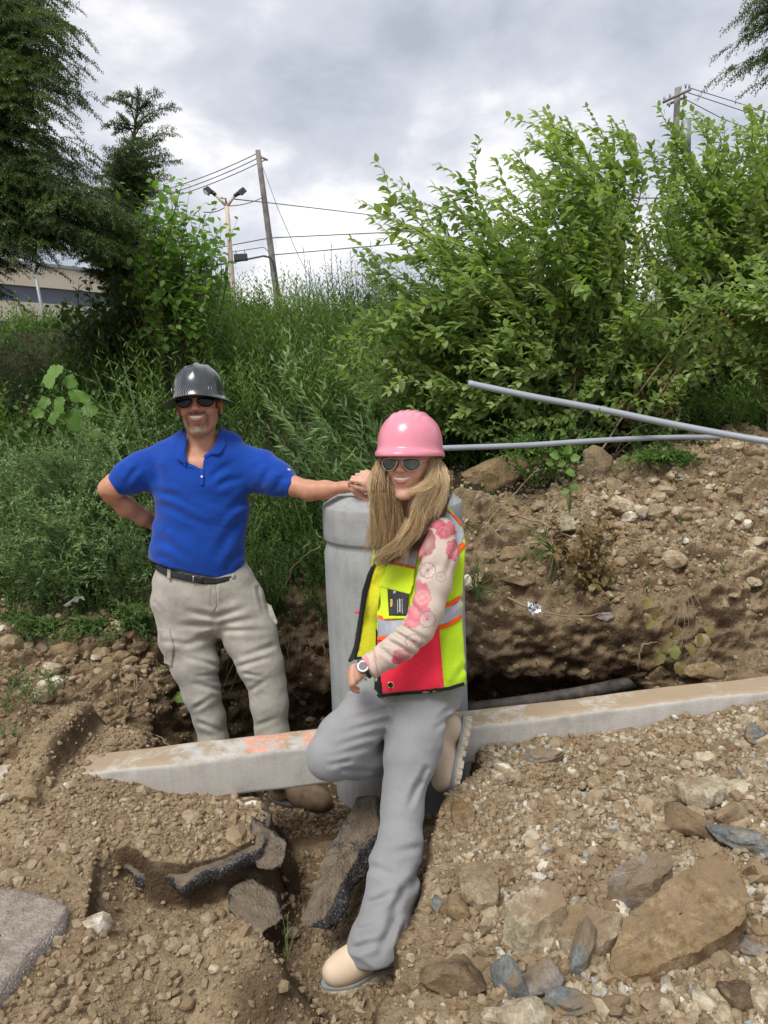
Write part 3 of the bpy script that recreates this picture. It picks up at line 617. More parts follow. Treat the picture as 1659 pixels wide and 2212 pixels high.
R3 = [
 (1170, 1648, 92, 52, 'grey', 'grey green flat rock lying near the kerb by the raised boot', .4),
 (1640, 1690, 66, 34, 'pale', 'pale flat slab cut by the right edge below the kerb', .35),
 (1640, 1655, 60, 36, 'tan', 'tan oval stone at the right edge just above a pale slab', .5),
 (1634, 1608, 52, 58, 'grey', 'upright grey and ochre stone under the kerb at the right edge', .9),
 (1000, 1778, 58, 72, 'ochre', 'round ochre stone on the edge of the hole below the raised boot', .8),
 (985, 1980, 66, 62, 'ochre', 'brown rounded clod just below the round flat tan rock', .8),
 (945, 1965, 30, 46, 'grey', 'small grey green shard on the edge of the hole beside a brown clod', .5),
 (1610, 1832, 150, 66, 'grey', 'blue grey layered rock behind the largest boulder at the right', .4),
 (1490, 1795, 120, 70, 'brown', 'dark brown crusted rock left of the blue grey layered rock', .5),
 (1420, 1745, 60, 30, 'tan', 'small tan stone with its point up in front of the brown crusted rock', .5),
 (1590, 1765, 110, 48, 'tan', 'low tan rock behind the blue grey layered one', .4),
 (1635, 1905, 60, 60, 'brown', 'brown clod at the right edge beside the largest boulder', .8),
 (985, 2140, 138, 104, 'brown', 'brown topped block with grey broken side at the bottom left of the rubble', .6),
 (1105, 2145, 60, 104, 'grey', 'upright blue grey rock with flaking face at the bottom of the rubble', .9),
 (1185, 2140, 110, 92, 'mauve', 'rough grey brown rock right of the flaking blue grey one', .6),
 (1262, 2085, 50, 120, 'grey', 'tall narrow grey stone in front of the largest boulder', 1.1),
 (1400, 2110, 80, 52, 'tan', 'blocky tan stone below the front edge of the largest boulder', .6),
 (1460, 2110, 50, 42, 'pale', 'pale squarish stone right of the blocky tan stone', .6),
 (1070, 2205, 60, 46, 'pale', 'small nearly white rock at the bottom edge of the picture', .6),
 (1150, 2215, 140, 46, 'pale', 'broad pale yellow rock cut by the bottom edge', .5),
 (1250, 2190, 150, 40, 'grey', 'flat grey layered rock at the bottom edge', .35),
 (1330, 2185, 60, 60, 'ochre', 'ochre lump at the bottom edge right of the flat grey rock', .6),
 (1420, 2180, 74, 50, 'tan', 'wedge shaped tan stone near the bottom edge', .5),
 (1520, 2160, 70, 50, 'mauve', 'mauve grey stone near the bottom right corner', .5),
 (1600, 2170, 90, 70, 'brown', 'dark brown clod in the bottom right corner', .6),
 (1625, 2060, 70, 60, 'mauve', 'grey lump against the right edge below the largest boulder', .6),
 (1215, 1850, 46, 40, 'tan', 'small tan stone alone in the middle of the gravel', .6),
 (1210, 1740, 26, 16, 'pale', 'tiny pale flake on the trodden gravel', .5),
 (1570, 1625, 60, 40, 'brown', 'brown clod on the gravel under the right end of the kerb', .6),
 (870, 1985+160, 34, 30, 'brown', 'small brown clod on the bank edge behind the boot heel', .7),
 (60, 1398, 40, 26, 'tan', 'leftmost small tan stone on the bank below the weeds', .6),
 (88, 1405, 34, 24, 'mauve', 'small mauve stone on the left bank next to the leftmost tan stone', .6),
 (140, 1412, 66, 26, 'ochre', 'wide flat ochre stone on the left bank', .5),
 (215, 1415, 50, 30, 'tan', 'tan stone on the left bank right of the wide flat ochre one', .6),
 (262, 1422, 46, 24, 'ochre', 'ochre stone half buried on the left bank under the weeds', .6),
 (300, 1400, 44, 30, 'brown', 'brown clod nearest the cargo trousers on the left bank', .6),
 (275, 1450, 36, 22, 'tan', 'tan pebble lowest of the stones on the left bank', .6),
 (1068, 1050, 150, 96, 'ochre', 'large ochre boulder on the bank right of the pink helmet', .7),
 (1180, 1010, 90, 50, 'ochre', 'crumbling ochre clod behind the large boulder on the bank', .6),
 (1240, 1140, 92, 92, 'pale', 'pale yellow rock half covered by wilted leaves on the bank', .5),
 (1425, 1115, 58, 52, 'tan', 'tan wedge of rock standing on the dirt pile', .7),
 (1298, 1010, 60, 76, 'tan', 'leaning tan slab at the foot of the bush behind the bank', .9),
 (1305, 1338, 44, 26, 'mauve', 'smooth grey stone poking from the bank above the dark soil', .6),
 (1128, 1262, 92, 26, 'brown', 'dark flat chunk of asphalt in the bank beside the vest', .3),
 (1110, 1205, 78, 48, 'ochre', 'ochre clod in the bank right of the vest', .5),
 (1040, 1210, 50, 50, 'tan', 'tan stone on the bank touching the edge of the vest', .6),
 (1530, 1075, 52, 34, 'tan', 'tan stone on the gravel of the dirt pile at the right', .6),
 (1628, 1010, 48, 60, 'tan', 'flat tan stone near the right edge of the dirt pile', .6),
 (1600, 1120, 40, 34, 'pale', 'pale stone half way down the dirt pile at the right', .6),
 (1430, 1462, 96, 44, 'brown', 'brown clod at the foot of the bank above the kerb', .6),
 (1520, 1462, 90, 44, 'ochre', 'broad ochre clod resting against the back of the kerb', .6),
 (1625, 1500, 110, 50, 'brown', 'heap of brown soil on the right end of the kerb', .7)]
for i, r_ in enumerate(R3):
    rock(*r_, seed=i, tilt=(RS.uniform(-.3, .3), RS.uniform(-.25, .25), RS.uniform(-.5, .5)))

def big(px_, zt_, dn_, th, kind, label, seed, rough=.012, dome=.012):
    o = slab('rock', label, 'rock', [G(x, y, z) for x, y, z in px_], dn_, th, RM_[kind], seed, dome, rough); o.data.set_sharp_from_angle(angle=math.radians(35)); return o
big([(1325, 2050, .36), (1352, 1990, .40), (1430, 1912, .45), (1500, 1868, .47), (1560, 1838, .48), (1590, 1870, .47), (1618, 1935, .44), (1610, 1985, .42), (1560, 2025, .40), (1480, 2062, .38), (1400, 2098, .35), (1335, 2118, .33), (1316, 2090, .33)], .4, (.1, .25, -1), .13, 'ochre', 'largest ochre boulder slab tilted at the lower right', 51, .016, .02)
big([(1088, 1952, .40), (1130, 1918, .43), (1180, 1902, .44), (1215, 1912, .43), (1222, 1955, .41), (1190, 1975, .40), (1150, 2000, .385), (1120, 1998, .385)], .4, (-.05, -.25, -1), .10, 'pale', 'large pale tan block with a flat lit top in front of the ochre boulder', 52, .007, .0)
big([(1202, 1990, .37), (1250, 1950, .40), (1300, 1962, .40), (1345, 1975, .39), (1340, 2010, .37), (1290, 2050, .36), (1250, 2085, .34), (1222, 2050, .35)], .4, (0, -.1, -1), .06, 'tan', 'angular tan rock between the pale block and the great ochre boulder', 53, .009, .005)
big([(1310, 1905, .38), (1345, 1862, .41), (1400, 1838, .42), (1450, 1842, .41), (1455, 1875, .39), (1410, 1905, .38), (1350, 1925, .36)], .4, (0, -.1, -1), .07, 'mauve', 'mauve grey jagged rock above the angular tan rock', 54, .010)
big([(988, 1885, .335), (1010, 1862, .34), (1050, 1862, .34), (1078, 1895, .335), (1075, 1940, .33), (1040, 1955, .325), (1005, 1930, .33)], .4, (0, 0, -1), .03, 'tan', 'round flat tan rock beside the hole with a smaller clod below it', 55, .005)
big([(1455, 1690, .36), (1490, 1672, .37), (1510, 1680, .37), (1552, 1672, .37), (1568, 1700, .36), (1530, 1722, .35), (1480, 1712, .35)], .4, (0, -.1, -1), .045, 'pale', 'pale tan flat rock with notched top edge on the gravel right of centre', 56, .006)
# ------------------------------------------------------------------ far things: poles, wires, building
M_wood = simple('weathered_wood', (.20, .185, .165), .85, var=.35, vs=3)
M_ppaint = simple('peeling_cream_paint', (.52, .43, .33), .6, var=.22, vs=2)
M_lamp = simple('dark_lamp_housing', (.03, .032, .038), .4)
M_glass = simple('lamp_glass', (.35, .37, .38), .15)
M_wire = simple('wire', (.09, .09, .10), .6)
M_tanw = simple('tan_facade', (.62, .55, .42), .8, var=.08, vs=.6)
M_band = simple('blue_grey_band', (.085, .10, .135), .35, var=.15, vs=.5)
M_steel = simple('dull_steel', (.25, .27, .27), .5, .3)
def seg(a, b, r0, r1=None, n=10, k=2):
    P = np.array([np.array(a)+(np.array(b)-np.array(a))*t for t in np.linspace(0, 1, k)]); return tube(P, np.linspace(r0, r1 or r0, k), n)
def down_to(a, b, z):            # carry the line from a through b on to height z
    a, b = np.array(a), np.array(b); return a+(b-a)*(z-a[2])/(b[2]-a[2])
def mk(name, mat, pcs, parent, smooth=True, bevel=0):
    mb = MB()
    for v, f in pcs: mb.add(v, f)
    return part(mb.build(name, mat, smooth, bevel), parent)
# left utility pole
D1 = 38.0; top = J(557, 325, D1); bot = down_to(top, J(605, 690, D1), 2.4)
up = thing('utility_pole', 'leaning grey wooden utility pole without crossarm left of centre', 'utility pole', bot)
mk('pole', M_wood, [seg(bot, top, .20, .125, 12, 12)], up)
mk('bracket', M_steel, [seg(J(562, 338, D1), J(578, 346, D1), .07, .05, 6), seg(J(563, 350, D1), J(574, 345, D1), .03, .03, 6)], up)
mk('riser_conduit', M_lamp, [tube([J(601, 640, D1-.3), J(596, 600, D1-.3), J(590, 565, D1-.3), J(583, 556, D1-.3), J(570, 553, D1-.3)], .05, 8)], up)
# lamp pole with two floodlights
D2 = 26.0; t2 = J(490, 446, D2); b2 = down_to(t2, J(508, 692, D2), 2.4)
lp = thing('lamp_post', 'cream painted lamp post with two black floodlights on a fork', 'lamp post', b2)
mk('post', M_ppaint, [seg(b2, t2, .105, .075, 12, 6)], lp)
mk('fork_arm', M_ppaint, [seg(J(490, 446, D2), J(466, 422, D2), .055, .045, 10)], lp); mk('fork_arm', M_ppaint, [seg(J(490, 446, D2), J(506, 424, D2), .055, .045, 10)], lp)
mk('finial', M_lamp, [seg(J(489, 440, D2), J(487, 428, D2), .03, .03, 8)], lp)
for cx_, cy_, poly, lbl in ((450, 413, [(438, 407), (449, 401), (457, 409), (452, 424), (440, 417)], 'black floodlight head tilted to the left'), (521, 415, [(514, 411), (525, 403), (534, 413), (523, 423), (517, 420)], 'black floodlight head tilted to the right')):
    dq = .45; c = J(cx_, cy_, D2); F0 = [J(a, b, D2-dq/2) for a, b in poly]; B0 = [c*.15+.85*J(a, b, D2+dq/2) for a, b in poly]; n = len(poly)
    V = np.array(F0+B0); Fq = [tuple(range(n))[::-1], tuple(range(n, 2*n))]+[(i, (i+1) % n, n+(i+1) % n, n+i) for i in range(n)]
    hd = mk('floodlight', M_lamp, [(V, Fq)], lp, False, .02); hd['label'] = lbl
    arm_to = J(466, 422, D2) if cx_ < 480 else J(506, 424, D2); mid = J(459, 415, D2) if cx_ < 480 else J(512, 419, D2)
    mk('knuckle', M_lamp, [seg(arm_to, mid, .06, .07, 8), seg(mid, c, .075, .075, 8)], lp)
    if cx_ < 480: g = mk('glass', M_glass, [(np.array([J(a, b, D2-dq/2-.02) for a, b in ((441, 410), (446, 412), (450, 421), (441, 416))]), [(0, 1, 2, 3)])], hd)
# right utility pole
D3 = 36.0; t3 = J(1464, 190, D3); b3 = down_to(t3, J(1454, 420, D3), 2.4)
rp = thing('utility_pole', 'wooden utility pole with double crossarms rising above the right bush', 'utility pole', b3)
mk('pole', M_wood, [seg(b3, t3, .20, .13, 12, 12)], rp)
mk('crossarm', M_wood, [seg(J(1432, 221, D3-.3), J(1492, 193, D3-.3), .065, .065, 4)], rp); mk('crossarm', M_wood, [seg(J(1441, 226, D3+.3), J(1483, 209, D3+.3), .06, .06, 4)], rp)
for a, b in ((1435, 214), (1447, 208), (1470, 190), (1481, 186), (1489, 187), (1446, 226), (1478, 205)): mk('insulator', M_steel, [seg(J(a, b+5, D3), J(a, b-4, D3), .035, .06, 8)], rp)
mk('transformer', M_steel, [seg(J(1481, 330, D3-.6), J(1482, 262, D3-.6), .22, .22, 16), seg(J(1482, 262, D3-.6), J(1482, 252, D3-.6), .05, .04, 8)], rp)
for y in (320, 332, 344, 366): mk('standoff', M_steel, [seg(J(1456, y, D3-.3), J(1467, y-3, D3-.3), .03, .03, 6)], rp)
def wire(label, pts, r=.022, sag=0, cat='cable', n=24):
    P = np.array(pts); t = np.linspace(0, len(P)-1, n); i = np.minimum(t.astype(int), len(P)-2); f = (t-i)[:, None]
    C = P[i]*(1-f)+P[i+1]*f; C[:, 2] -= sag*4*(f*(1-f))[:, 0]
    mb = MB(); mb.add(*tube(C, r, 5)); return tag(mb.build('overhead_cable', M_wire), label, cat)
wire('highest of the three cables running left from the leaning pole top', [J(556, 331, D1), J(200, 440, 44)], .022, .4)
wire('middle of the three cables running left from the leaning pole top', [J(558, 341, D1), J(200, 452, 44)], .022, .4)
wire('lowest of the three cables running left from the leaning pole top', [J(559, 352, D1), J(200, 460, 44)], .022, .4)
wire('thin cable rising from the left through the lamp post to the leaning pole', [J(440, 458, 30), J(490, 445, 33), J(568, 426, D1)], .02, .1)
wire('cable sloping from the lamp post fork across the sky to the right bush', [J(505, 430, D2), J(580, 438, 32), J(700, 452, 34), J(830, 468, 36)], .02)
wire('upper level cable passing behind the leaning pole at mid height', [J(440, 541, 40), J(583, 514, D1+.2), J(840, 502, 40), J(1100, 492, 42)], .026)
wire('lower level cable passing the leaning pole above its junction box', [J(587, 551, D1+.2), J(700, 541, 39), J(900, 523, 41), J(1100, 508, 43)], .026)
wire('cable above the black junction box left of the leaning pole', [J(440, 556, 40), J(510, 543, 39), J(570, 534, D1), J(581, 545, D1)], .02)
wire('heavy black cable carrying the junction box', [J(430, 580, 40), J(505, 566, 39), J(570, 553, D1)], .05)
wire('thin guy wire slanting down to the right from the leaning pole', [J(568, 362, D1), J(600, 450, D1-3), J(648, 560, D1-8), J(690, 640, D1-12)], .014)
wire('upper cable leaving the right pole crossarm to the right', [J(1490, 190, D3), J(1600, 224, 40), J(1720, 262, 44)], .02)
wire('second cable leaving the right pole crossarm to the right', [J(1486, 200, D3), J(1600, 238, 40), J(1720, 282, 44)], .02)
wire('third cable leaving the right pole below the crossarm', [J(1476, 212, D3), J(1560, 256, 40), J(1720, 320, 44)], .02)
wire('level cable glimpsed through the right bush leaves', [J(1300, 428, 40), J(1454, 428, D3), J(1720, 420, 44)], .03)
bxo = thing('junction_box', 'black cable junction box hanging from the cable beside the lamp post', 'junction box', J(520, 556, 38.5))
c = J(520, 556, 38.5); mk('box', M_lamp, [boxv(c, (.66, .25, .34))], bxo, False, .03); [mk('hanger', M_lamp, [seg(J(a, 552, 38.5), J(a-2, 541, 38.5), .02)], bxo) for a in (511, 530)]
# the tan building with dark bands
bld = thing('office_building', 'tan building with blue grey bands behind the dark conifer', 'building', (-17, 34, 2.6))
A_ = J(-200, 700, 26.)[:2]; B_ = J(456, 700, 35.)[:2]; dv_ = nrm(B_-A_); Lb = float(np.linalg.norm(B_-A_)); nb = np.array([-dv_[1], dv_[0]])
def wallbox(z0, z1, out, mat, name, a0=0, a1=None, lab=None):
    a1 = Lb if a1 is None else a1; mb = MB(); c0 = A_+dv_*a0; c1 = A_+dv_*a1
    q = [(c0-nb*out), (c1-nb*out), (c1+nb*8), (c0+nb*8)]; V = [(*p, z0) for p in q]+[(*p, z1) for p in q]
    mb.add(V, [(0, 1, 5, 4), (1, 2, 6, 5), (2, 3, 7, 6), (3, 0, 4, 7), (4, 5, 6, 7), (3, 2, 1, 0)]); o = part(mb.build(name, mat, False), bld)
    return o
zf = lambda y: float(J(60, y, 28.6)[2])
zs = [(1.5, zf(724)), (zf(724), zf(693)), (zf(693), zf(649)), (zf(649), zf(613)), (zf(613), zf(566))]
for i, (a, b) in enumerate(zs):
    if i % 2: wallbox(a, b, -.12, M_band, 'window_band')
    else: wallbox(a, b, 0, M_tanw, 'wall')
wallbox(zs[-1][1], zs[-1][1]+.12, .08, M_steel, 'parapet_cap')
pl = thing('metal_post', 'slim grey green metal post in front of the tan building', 'post', down_to(J(74, 590, 24), J(94, 692, 24), 2.5))
mk('shaft', M_steel, [seg(down_to(J(74, 590, 24), J(94, 692, 24), 2.5), J(70, 560, 24), .06, .05, 8)], pl)
# ------------------------------------------------------------------ plants
LT = {
 'ovate': (np.array([(0, 0, 0), (.3, -.5, .05), (.3, 0, 0), (.3, .5, .05), (.68, -.36, 0), (.68, 0, -.05), (.68, .36, 0), (1, 0, -.15)]), np.array([(0, 1, 2), (0, 2, 3), (1, 4, 5), (1, 5, 2), (2, 5, 6), (2, 6, 3), (4, 7, 5), (5, 7, 6)])),
 'lance': (np.array([(0, 0, 0), (.35, -.5, .03), (.35, .5, .03), (.7, 0, -.06), (1, 0, -.16)]), np.array([(0, 1, 3), (0, 3, 2), (1, 4, 3), (2, 3, 4)])),
 'tiny': (np.array([(0, 0, 0), (.5, -.5, 0), (.5, .5, 0), (1, 0, -.08)]), np.array([(0, 1, 2), (1, 3, 2)]))}
def heart_leaf(n=22, lob=.0, seed=0):
    """broad toothed leaf as a fan with a fold and soft waves"""
    r = np.random.RandomState(seed); t = np.linspace(0, 2*PI, n, endpoint=False); rad = .5*(1+.16*np.cos(t)) - .10*np.exp(-((t-PI)/.35)**2) + lob*np.abs(np.sin(2.5*t))*.5
    rad = rad*(1+.07*((np.arange(n) % 2)*2-1)) ; rad[0] *= 1.28
    o = np.stack([.45+rad*np.cos(t), rad*np.sin(t)*.95, .05*np.sin(3*t+seed)+.10*np.abs(np.sin(t))], 1)
    i = np.stack([.45+.5*rad*np.cos(t), .5*rad*np.sin(t), .03*np.sin(2*t+seed)+.05*np.abs(np.sin(t))], 1)
    V = np.vstack([[(.45, 0, 0)], i, o]); Fq = []
    for k in range(n):
        a, b = 1+k, 1+(k+1) % n; Fq += [(0, a, b), (a, a+n, b+n), (a, b+n, b)]
    V[:, 2] -= .25*(V[:, 0]-.3)**2; return V, np.array(Fq)
LT['heart'] = heart_leaf(); LT['lobed'] = heart_leaf(30, .35, 3)
class Plant:
    def __init__(s, kind='ovate', seed=0):
        s.kind = kind; s.P = []; s.D = []; s.N = []; s.L = []; s.W = []; s.T = []; s.st = MB(); s.rs = np.random.RandomState(seed); s.ns = 0
    def leaves(s, P, D, Nn, L, W, T):
        n = len(P); s.P.append(P); s.D.append(D); s.N.append(Nn); s.L.append(np.broadcast_to(L, n)); s.W.append(np.broadcast_to(W, n)); s.T.append(np.broadcast_to(T, n))
    def stem(s, C, r0, r1, n=4): s.st.add(*tube(C, np.linspace(r0, r1, len(C)), n, False)); s.ns += 1
    def along(s, C, f0, sp, L, W, T, opp=True, spread=.9, fwd=.6, wind=(0, 0, 0), droop=0, jit=.25, taper=.6, up=1.0):
        """leaves along curve C from fraction f0 on"""
        rs = s.rs; seg_ = np.linalg.norm(np.diff(C, axis=0), axis=1); cum = np.r_[0, np.cumsum(seg_)]; Lt = cum[-1]
        k = max(2, int(Lt*(1-f0)/sp)); a = np.linspace(f0*Lt, Lt*.995, k); q = np.stack([np.interp(a, cum, C[:, i]) for i in range(3)], 1)
        Tn = nrm(np.stack([np.interp(a, cum, np.gradient(C[:, i])) for i in range(3)], 1))
        az = np.arange(k)*(PI/2 if opp else 2.4)+rs.rand()*6; ref = nrm(np.cross(Tn, [0.02, 0.03, 1.0])); b2 = np.cross(Tn, ref)
        Sd = np.cos(az)[:, None]*ref+np.sin(az)[:, None]*b2
        fs = L*(1-(1-taper)*np.clip((a/Lt-f0)/(1-f0+1e-6), 0, 1)**1.5)*rs.uniform(.75, 1.15, k)
        for sg in ((1, -1) if opp else (1,)):
            D = nrm(Tn*fwd+Sd*sg*spread+np.asarray(wind)+np.array([0, 0, -droop])+rs.randn(k, 3)*jit)
            Nn = np.array([0, -.25, up])+rs.randn(k, 3)*.35; Nn = nrm(Nn-D*(Nn*D).sum(1, keepdims=True))
            s.leaves(q, D, Nn, fs, fs*W/L, T+rs.randn(k)*.09)
    def finish(s, parent, mat, smat, top=0, fname='foliage', sname='stems', single=False, leafname='leaf'):
        P = np.concatenate(s.P); D = np.concatenate(s.D); Nn = np.concatenate(s.N); L = np.concatenate(s.L); W = np.concatenate(s.W); T = np.clip(np.concatenate(s.T), 0, 1)
        V0, F0 = LT[s.kind]
        if top:
            x, y = PX(P); dd = (P-CAM)@_f; sz = L/dd*np.abs((D*_f).sum(1)*-.6+1)*((x > 5) & (x < 1655) & (y > 0) & (y < 2212))
            idx = np.argsort(-sz)[:top]; bins = []
            for b_ in range(6):
                v = V0*np.array([1, .55 if s.kind == 'ovate' else (1 if s.kind in ('heart', 'lobed') else .25), 1]); me = mesh_np('leaf', v, F0, cols=np.full(len(V0), .08+b_*.17)); me.materials.append(mat); bins.append(me)
            pl_ = Vector(parent.location)
            for i in idx:
                o = bpy.data.objects.new(leafname, bins[min(5, int(T[i]*6))]); COL.objects.link(o); o.parent = parent
                S_ = np.cross(Nn[i], D[i]); l = L[i]; w = W[i]/(.55 if s.kind == 'ovate' else (1 if s.kind in ('heart', 'lobed') else .25)); p_ = P[i]
                o.matrix_local = Matrix(((D[i][0]*l, S_[0]*w, Nn[i][0]*l, p_[0]-pl_[0]), (D[i][1]*l, S_[1]*w, Nn[i][1]*l, p_[1]-pl_[1]), (D[i][2]*l, S_[2]*w, Nn[i][2]*l, p_[2]-pl_[2]), (0, 0, 0, 1)))
            kp = np.ones(len(P), bool); kp[idx] = False; P, D, Nn, L, W, T = P[kp], D[kp], Nn[kp], L[kp], W[kp], T[kp]
        if len(P):
            S = np.cross(Nn, D)
            V = P[:, None]+V0[None, :, :1]*D[:, None]*L[:, None, None]+V0[None, :, 1:2]*S[:, None]*W[:, None, None]+V0[None, :, 2:]*Nn[:, None]*L[:, None, None]
            m = len(V0); Fq = (F0[None]+np.arange(len(P))[:, None, None]*m).reshape(-1, 3)
            o = link(fname, mesh_np(fname, V.reshape(-1, 3), Fq, smooth=s.kind != 'tiny', cols=np.repeat(T, m)), mat); part(o, parent)
            o['kind'] = 'stuff'
        if s.ns:
            o = s.st.build(sname, smat); part(o, parent)
            if s.ns > 1: o['kind'] = 'stuff'
        return parent
G_LIGHT = leaf_mat('honeysuckle_leaf', [(.1, (.048, .095, .018)), (.4, (.13, .22, .048)), (.7, (.25, .36, .11)), (1, (.42, .53, .25))], .45)
G_MID = leaf_mat('weed_leaf', [(.1, (.020, .044, .010)), (.5, (.062, .125, .022)), (.85, (.145, .235, .05)), (1, (.24, .33, .10))], .35)
G_GREY = leaf_mat('grey_green_leaf', [(.1, (.03, .06, .02)), (.5, (.085, .155, .05)), (.85, (.19, .29, .11)), (1, (.30, .42, .19))], .3)
G_DARK = leaf_mat('conifer_needle', [(.0, (.016, .036, .012)), (.4, (.042, .085, .021)), (.7, (.10, .16, .038)), (1, (.18, .24, .07))], .25)
G_SAP = leaf_mat('sapling_leaf', [(.1, (.03, .085, .012)), (.5, (.085, .20, .03)), (.8, (.17, .33, .06)), (1, (.27, .45, .12))], .45)
G_BIG = leaf_mat('vine_leaf', [(.1, (.05, .12, .02)), (.5, (.11, .22, .04)), (.85, (.19, .33, .075)), (1, (.27, .42, .11))], .35)
G_DRY = leaf_mat('wilted_leaf', [(.1, (.07, .04, .018)), (.4, (.19, .125, .05)), (.7, (.28, .24, .09)), (1, (.22, .30, .09))], .25)
S_BARK = simple('bark', (.15, .115, .08), .9, var=.3, vs=20); S_GREEN = simple('green_stem', (.12, .19, .06), .7, var=.2, vs=12); S_DRY = simple('dry_twig', (.27, .2, .12), .85, var=.25, vs=12)
def bushp(px, py, d): return J(px, py, d)
def rand_in(poly, n, rs):
    q = np.array(poly, float); a, b = q.min(0), q.max(0); out = []
    while len(out) < n:
        p_ = a+(b-a)*rs.rand(400, 2); out += list(p_[inpoly(p_[:, 0], p_[:, 1], poly)])
    return np.array(out[:n])
def shrub(name, label, cat, roots, poly, dr, nsh, leafy, L, W, mat, tint=.5, seed=1, top=0, sp=.035, wind=(-.5, 0, .1), lean=(-.25, 0, .5), group=None, tips=None, r=.006, kind='ovate', bark=S_BARK, fwd=.6, droop=0, opp=True, twigs=2, spread=.9, tsd=.13):
    rs = np.random.RandomState(seed); R0 = [J(*q) for q in roots]; base = R0[0].copy(); base[2] = ground_z(base[0], base[1])
    root = thing(name, label, cat, base, group); pl = Plant(kind, seed)
    tp = rand_in(poly, nsh, rs); tp = [(a, b, rs.uniform(*dr)) for a, b in tp]+list(tips or [])
    for k, (a, b, d) in enumerate(tp):
        T_ = J(a, b, d); q = R0[rs.randint(len(R0))].copy()+rs.randn(3)*.06; gz = ground_z(q[0], q[1]); q[2] = gz-.02
        H_ = np.linalg.norm(T_-q)
        # bends outward: leaves the root steeply, ends along the lean
        m1 = q+np.array([0, 0, .45*H_])+(T_-q)*.15+rs.randn(3)*.08*H_; m2 = T_-nrm(np.array(lean)+rs.randn(3)*.28)*.33*H_
        C = bez(q, m1, m2, 16, T_); pl.stem(C, r*(.7+.6*rs.rand())*(1+H_*.4), .0016, 5)
        f0 = max(.05, 1-leafy/max(H_, .3)); tn = tint+rs.randn()*tsd
        pl.along(C, f0, sp, L*rs.uniform(.8, 1.15), W, tn, opp, spread, fwd, wind, droop, .15)
        for _ in range(twigs):
            i = rs.randint(7, 15); a_ = C[i]; dv = nrm(C[i]-C[i-1]+np.array(lean)*.4+rs.randn(3)*.75); ln = rs.uniform(.15, .42)*min(1, H_/1.5)
            C2 = bez(a_, a_+dv*ln*.6, a_+dv*ln+np.array(wind)*ln*.35+np.array([0, 0, -.05*ln]), 8); pl.stem(C2, .0025, .0009, 3)
            pl.along(C2, .1, sp, L*rs.uniform(.7, 1.05), W, tn+rs.randn()*.05-.05, opp, spread, fwd, wind, droop)
    pl.finish(root, mat, bark, top); return root
# great bush right of centre, blown to the left
CB = [(770, 560), (800, 460), (870, 400), (905, 430), (960, 470), (1000, 420), (1035, 320), (1060, 370), (1130, 310), (1150, 250), (1180, 240), (1215, 265), (1262, 235), (1330, 250), (1355, 300), (1345, 420), (1400, 560), (1380, 760), (1250, 860), (1000, 880), (830, 800), (760, 700)]
RT = [(1180, 925, 5.0), (1100, 930, 5.2), (1240, 920, 5.0), (1010, 930, 5.3), (1310, 910, 5.3)]
shrub('honeysuckle_bush', 'tall pale green bush right of centre blown to the left, highest against the sky', 'bush', RT, CB, (4.4, 5.9), 215, 1.1, .095, .052, G_LIGHT, .68, 11, 200, .034, (-.75, -.15, .0), (-.6, 0, .6), 'honeysuckle bushes',
      [(1036, 298, 5.1), (1175, 238, 5.4), (1266, 228, 5.5), (1345, 262, 5.5), (868, 388, 5.2), (938, 402, 5.3), (806, 452, 5.0), (1000, 412, 5.1), (845, 425, 5.1), (1213, 262, 5.4), (1320, 250, 5.5), (1140, 290, 5.4), (1070, 345, 5.2), (770, 548, 4.9), (1150, 242, 5.5), (1300, 285, 5.4)])
RB = [(1390, 330), (1440, 245), (1480, 260), (1500, 240), (1540, 300), (1600, 260), (1640, 235), (1760, 220), (1800, 600), (1660, 720), (1480, 680), (1400, 560), (1360, 420)]
shrub('honeysuckle_bush', 'dense pale green bush filling the upper right under the right utility pole', 'bush', [(1560, 900, 5.6), (1640, 880, 5.7), (1480, 900, 5.6), (1720, 880, 5.6)], RB, (5.0, 6.4), 205, 1.0, .092, .050, G_LIGHT, .64, 12, 140, .036, (-.5, -.1, .05), (-.3, 0, .7), 'honeysuckle bushes',
      [(1495, 240, 5.6), (1422, 228, 5.4), (1562, 258, 5.6), (1640, 235, 5.5), (1383, 322, 5.3), (1585, 262, 5.6), (1520, 250, 5.7), (1470, 280, 5.4)])
shrub('honeysuckle_bush', 'darker lower bush under the tall pale one behind the conduits', 'bush', [(1080, 925, 5.3), (1200, 925, 5.4), (930, 930, 5.4), (1350, 915, 5.5)], [(700, 740), (760, 650), (900, 680), (1250, 720), (1420, 640), (1560, 700), (1520, 880), (1300, 950), (1000, 940), (800, 880), (690, 810)], (4.4, 5.5), 210, .8, .082, .046, G_LIGHT, .58, 13, 70, .036, (-.3, -.1, .05), (-.4, 0, .3), 'honeysuckle bushes')
shrub('honeysuckle_bush', 'leafy branch hanging in from the right edge above the dirt pile', 'bush', [(1700, 830, 4.6), (1720, 800, 4.6)], [(1490, 640), (1560, 610), (1700, 600), (1700, 690), (1560, 670)], (4.1, 4.7), 26, .7, .080, .040, G_LIGHT, .70, 14, 70, .032, (-.5, -.1, 0), (-.8, 0, .1), 'honeysuckle bushes', [(1484, 632, 4.3), (1500, 650, 4.3)])
shrub('rounded_leaf_shrub', 'thin shrub with rounded yellow green leaves above the slanting conduit', 'shrub', [(1330, 925, 4.9), (1240, 935, 4.8), (1440, 920, 4.9)], [(1290, 700), (1380, 690), (1500, 760), (1530, 850), (1450, 930), (1300, 900), (1230, 880)], (4.5, 5.1), 34, .55, .05, .036, G_SAP, .52, 15, 120, .04, (0, -.1, .05), (.1, 0, .6))
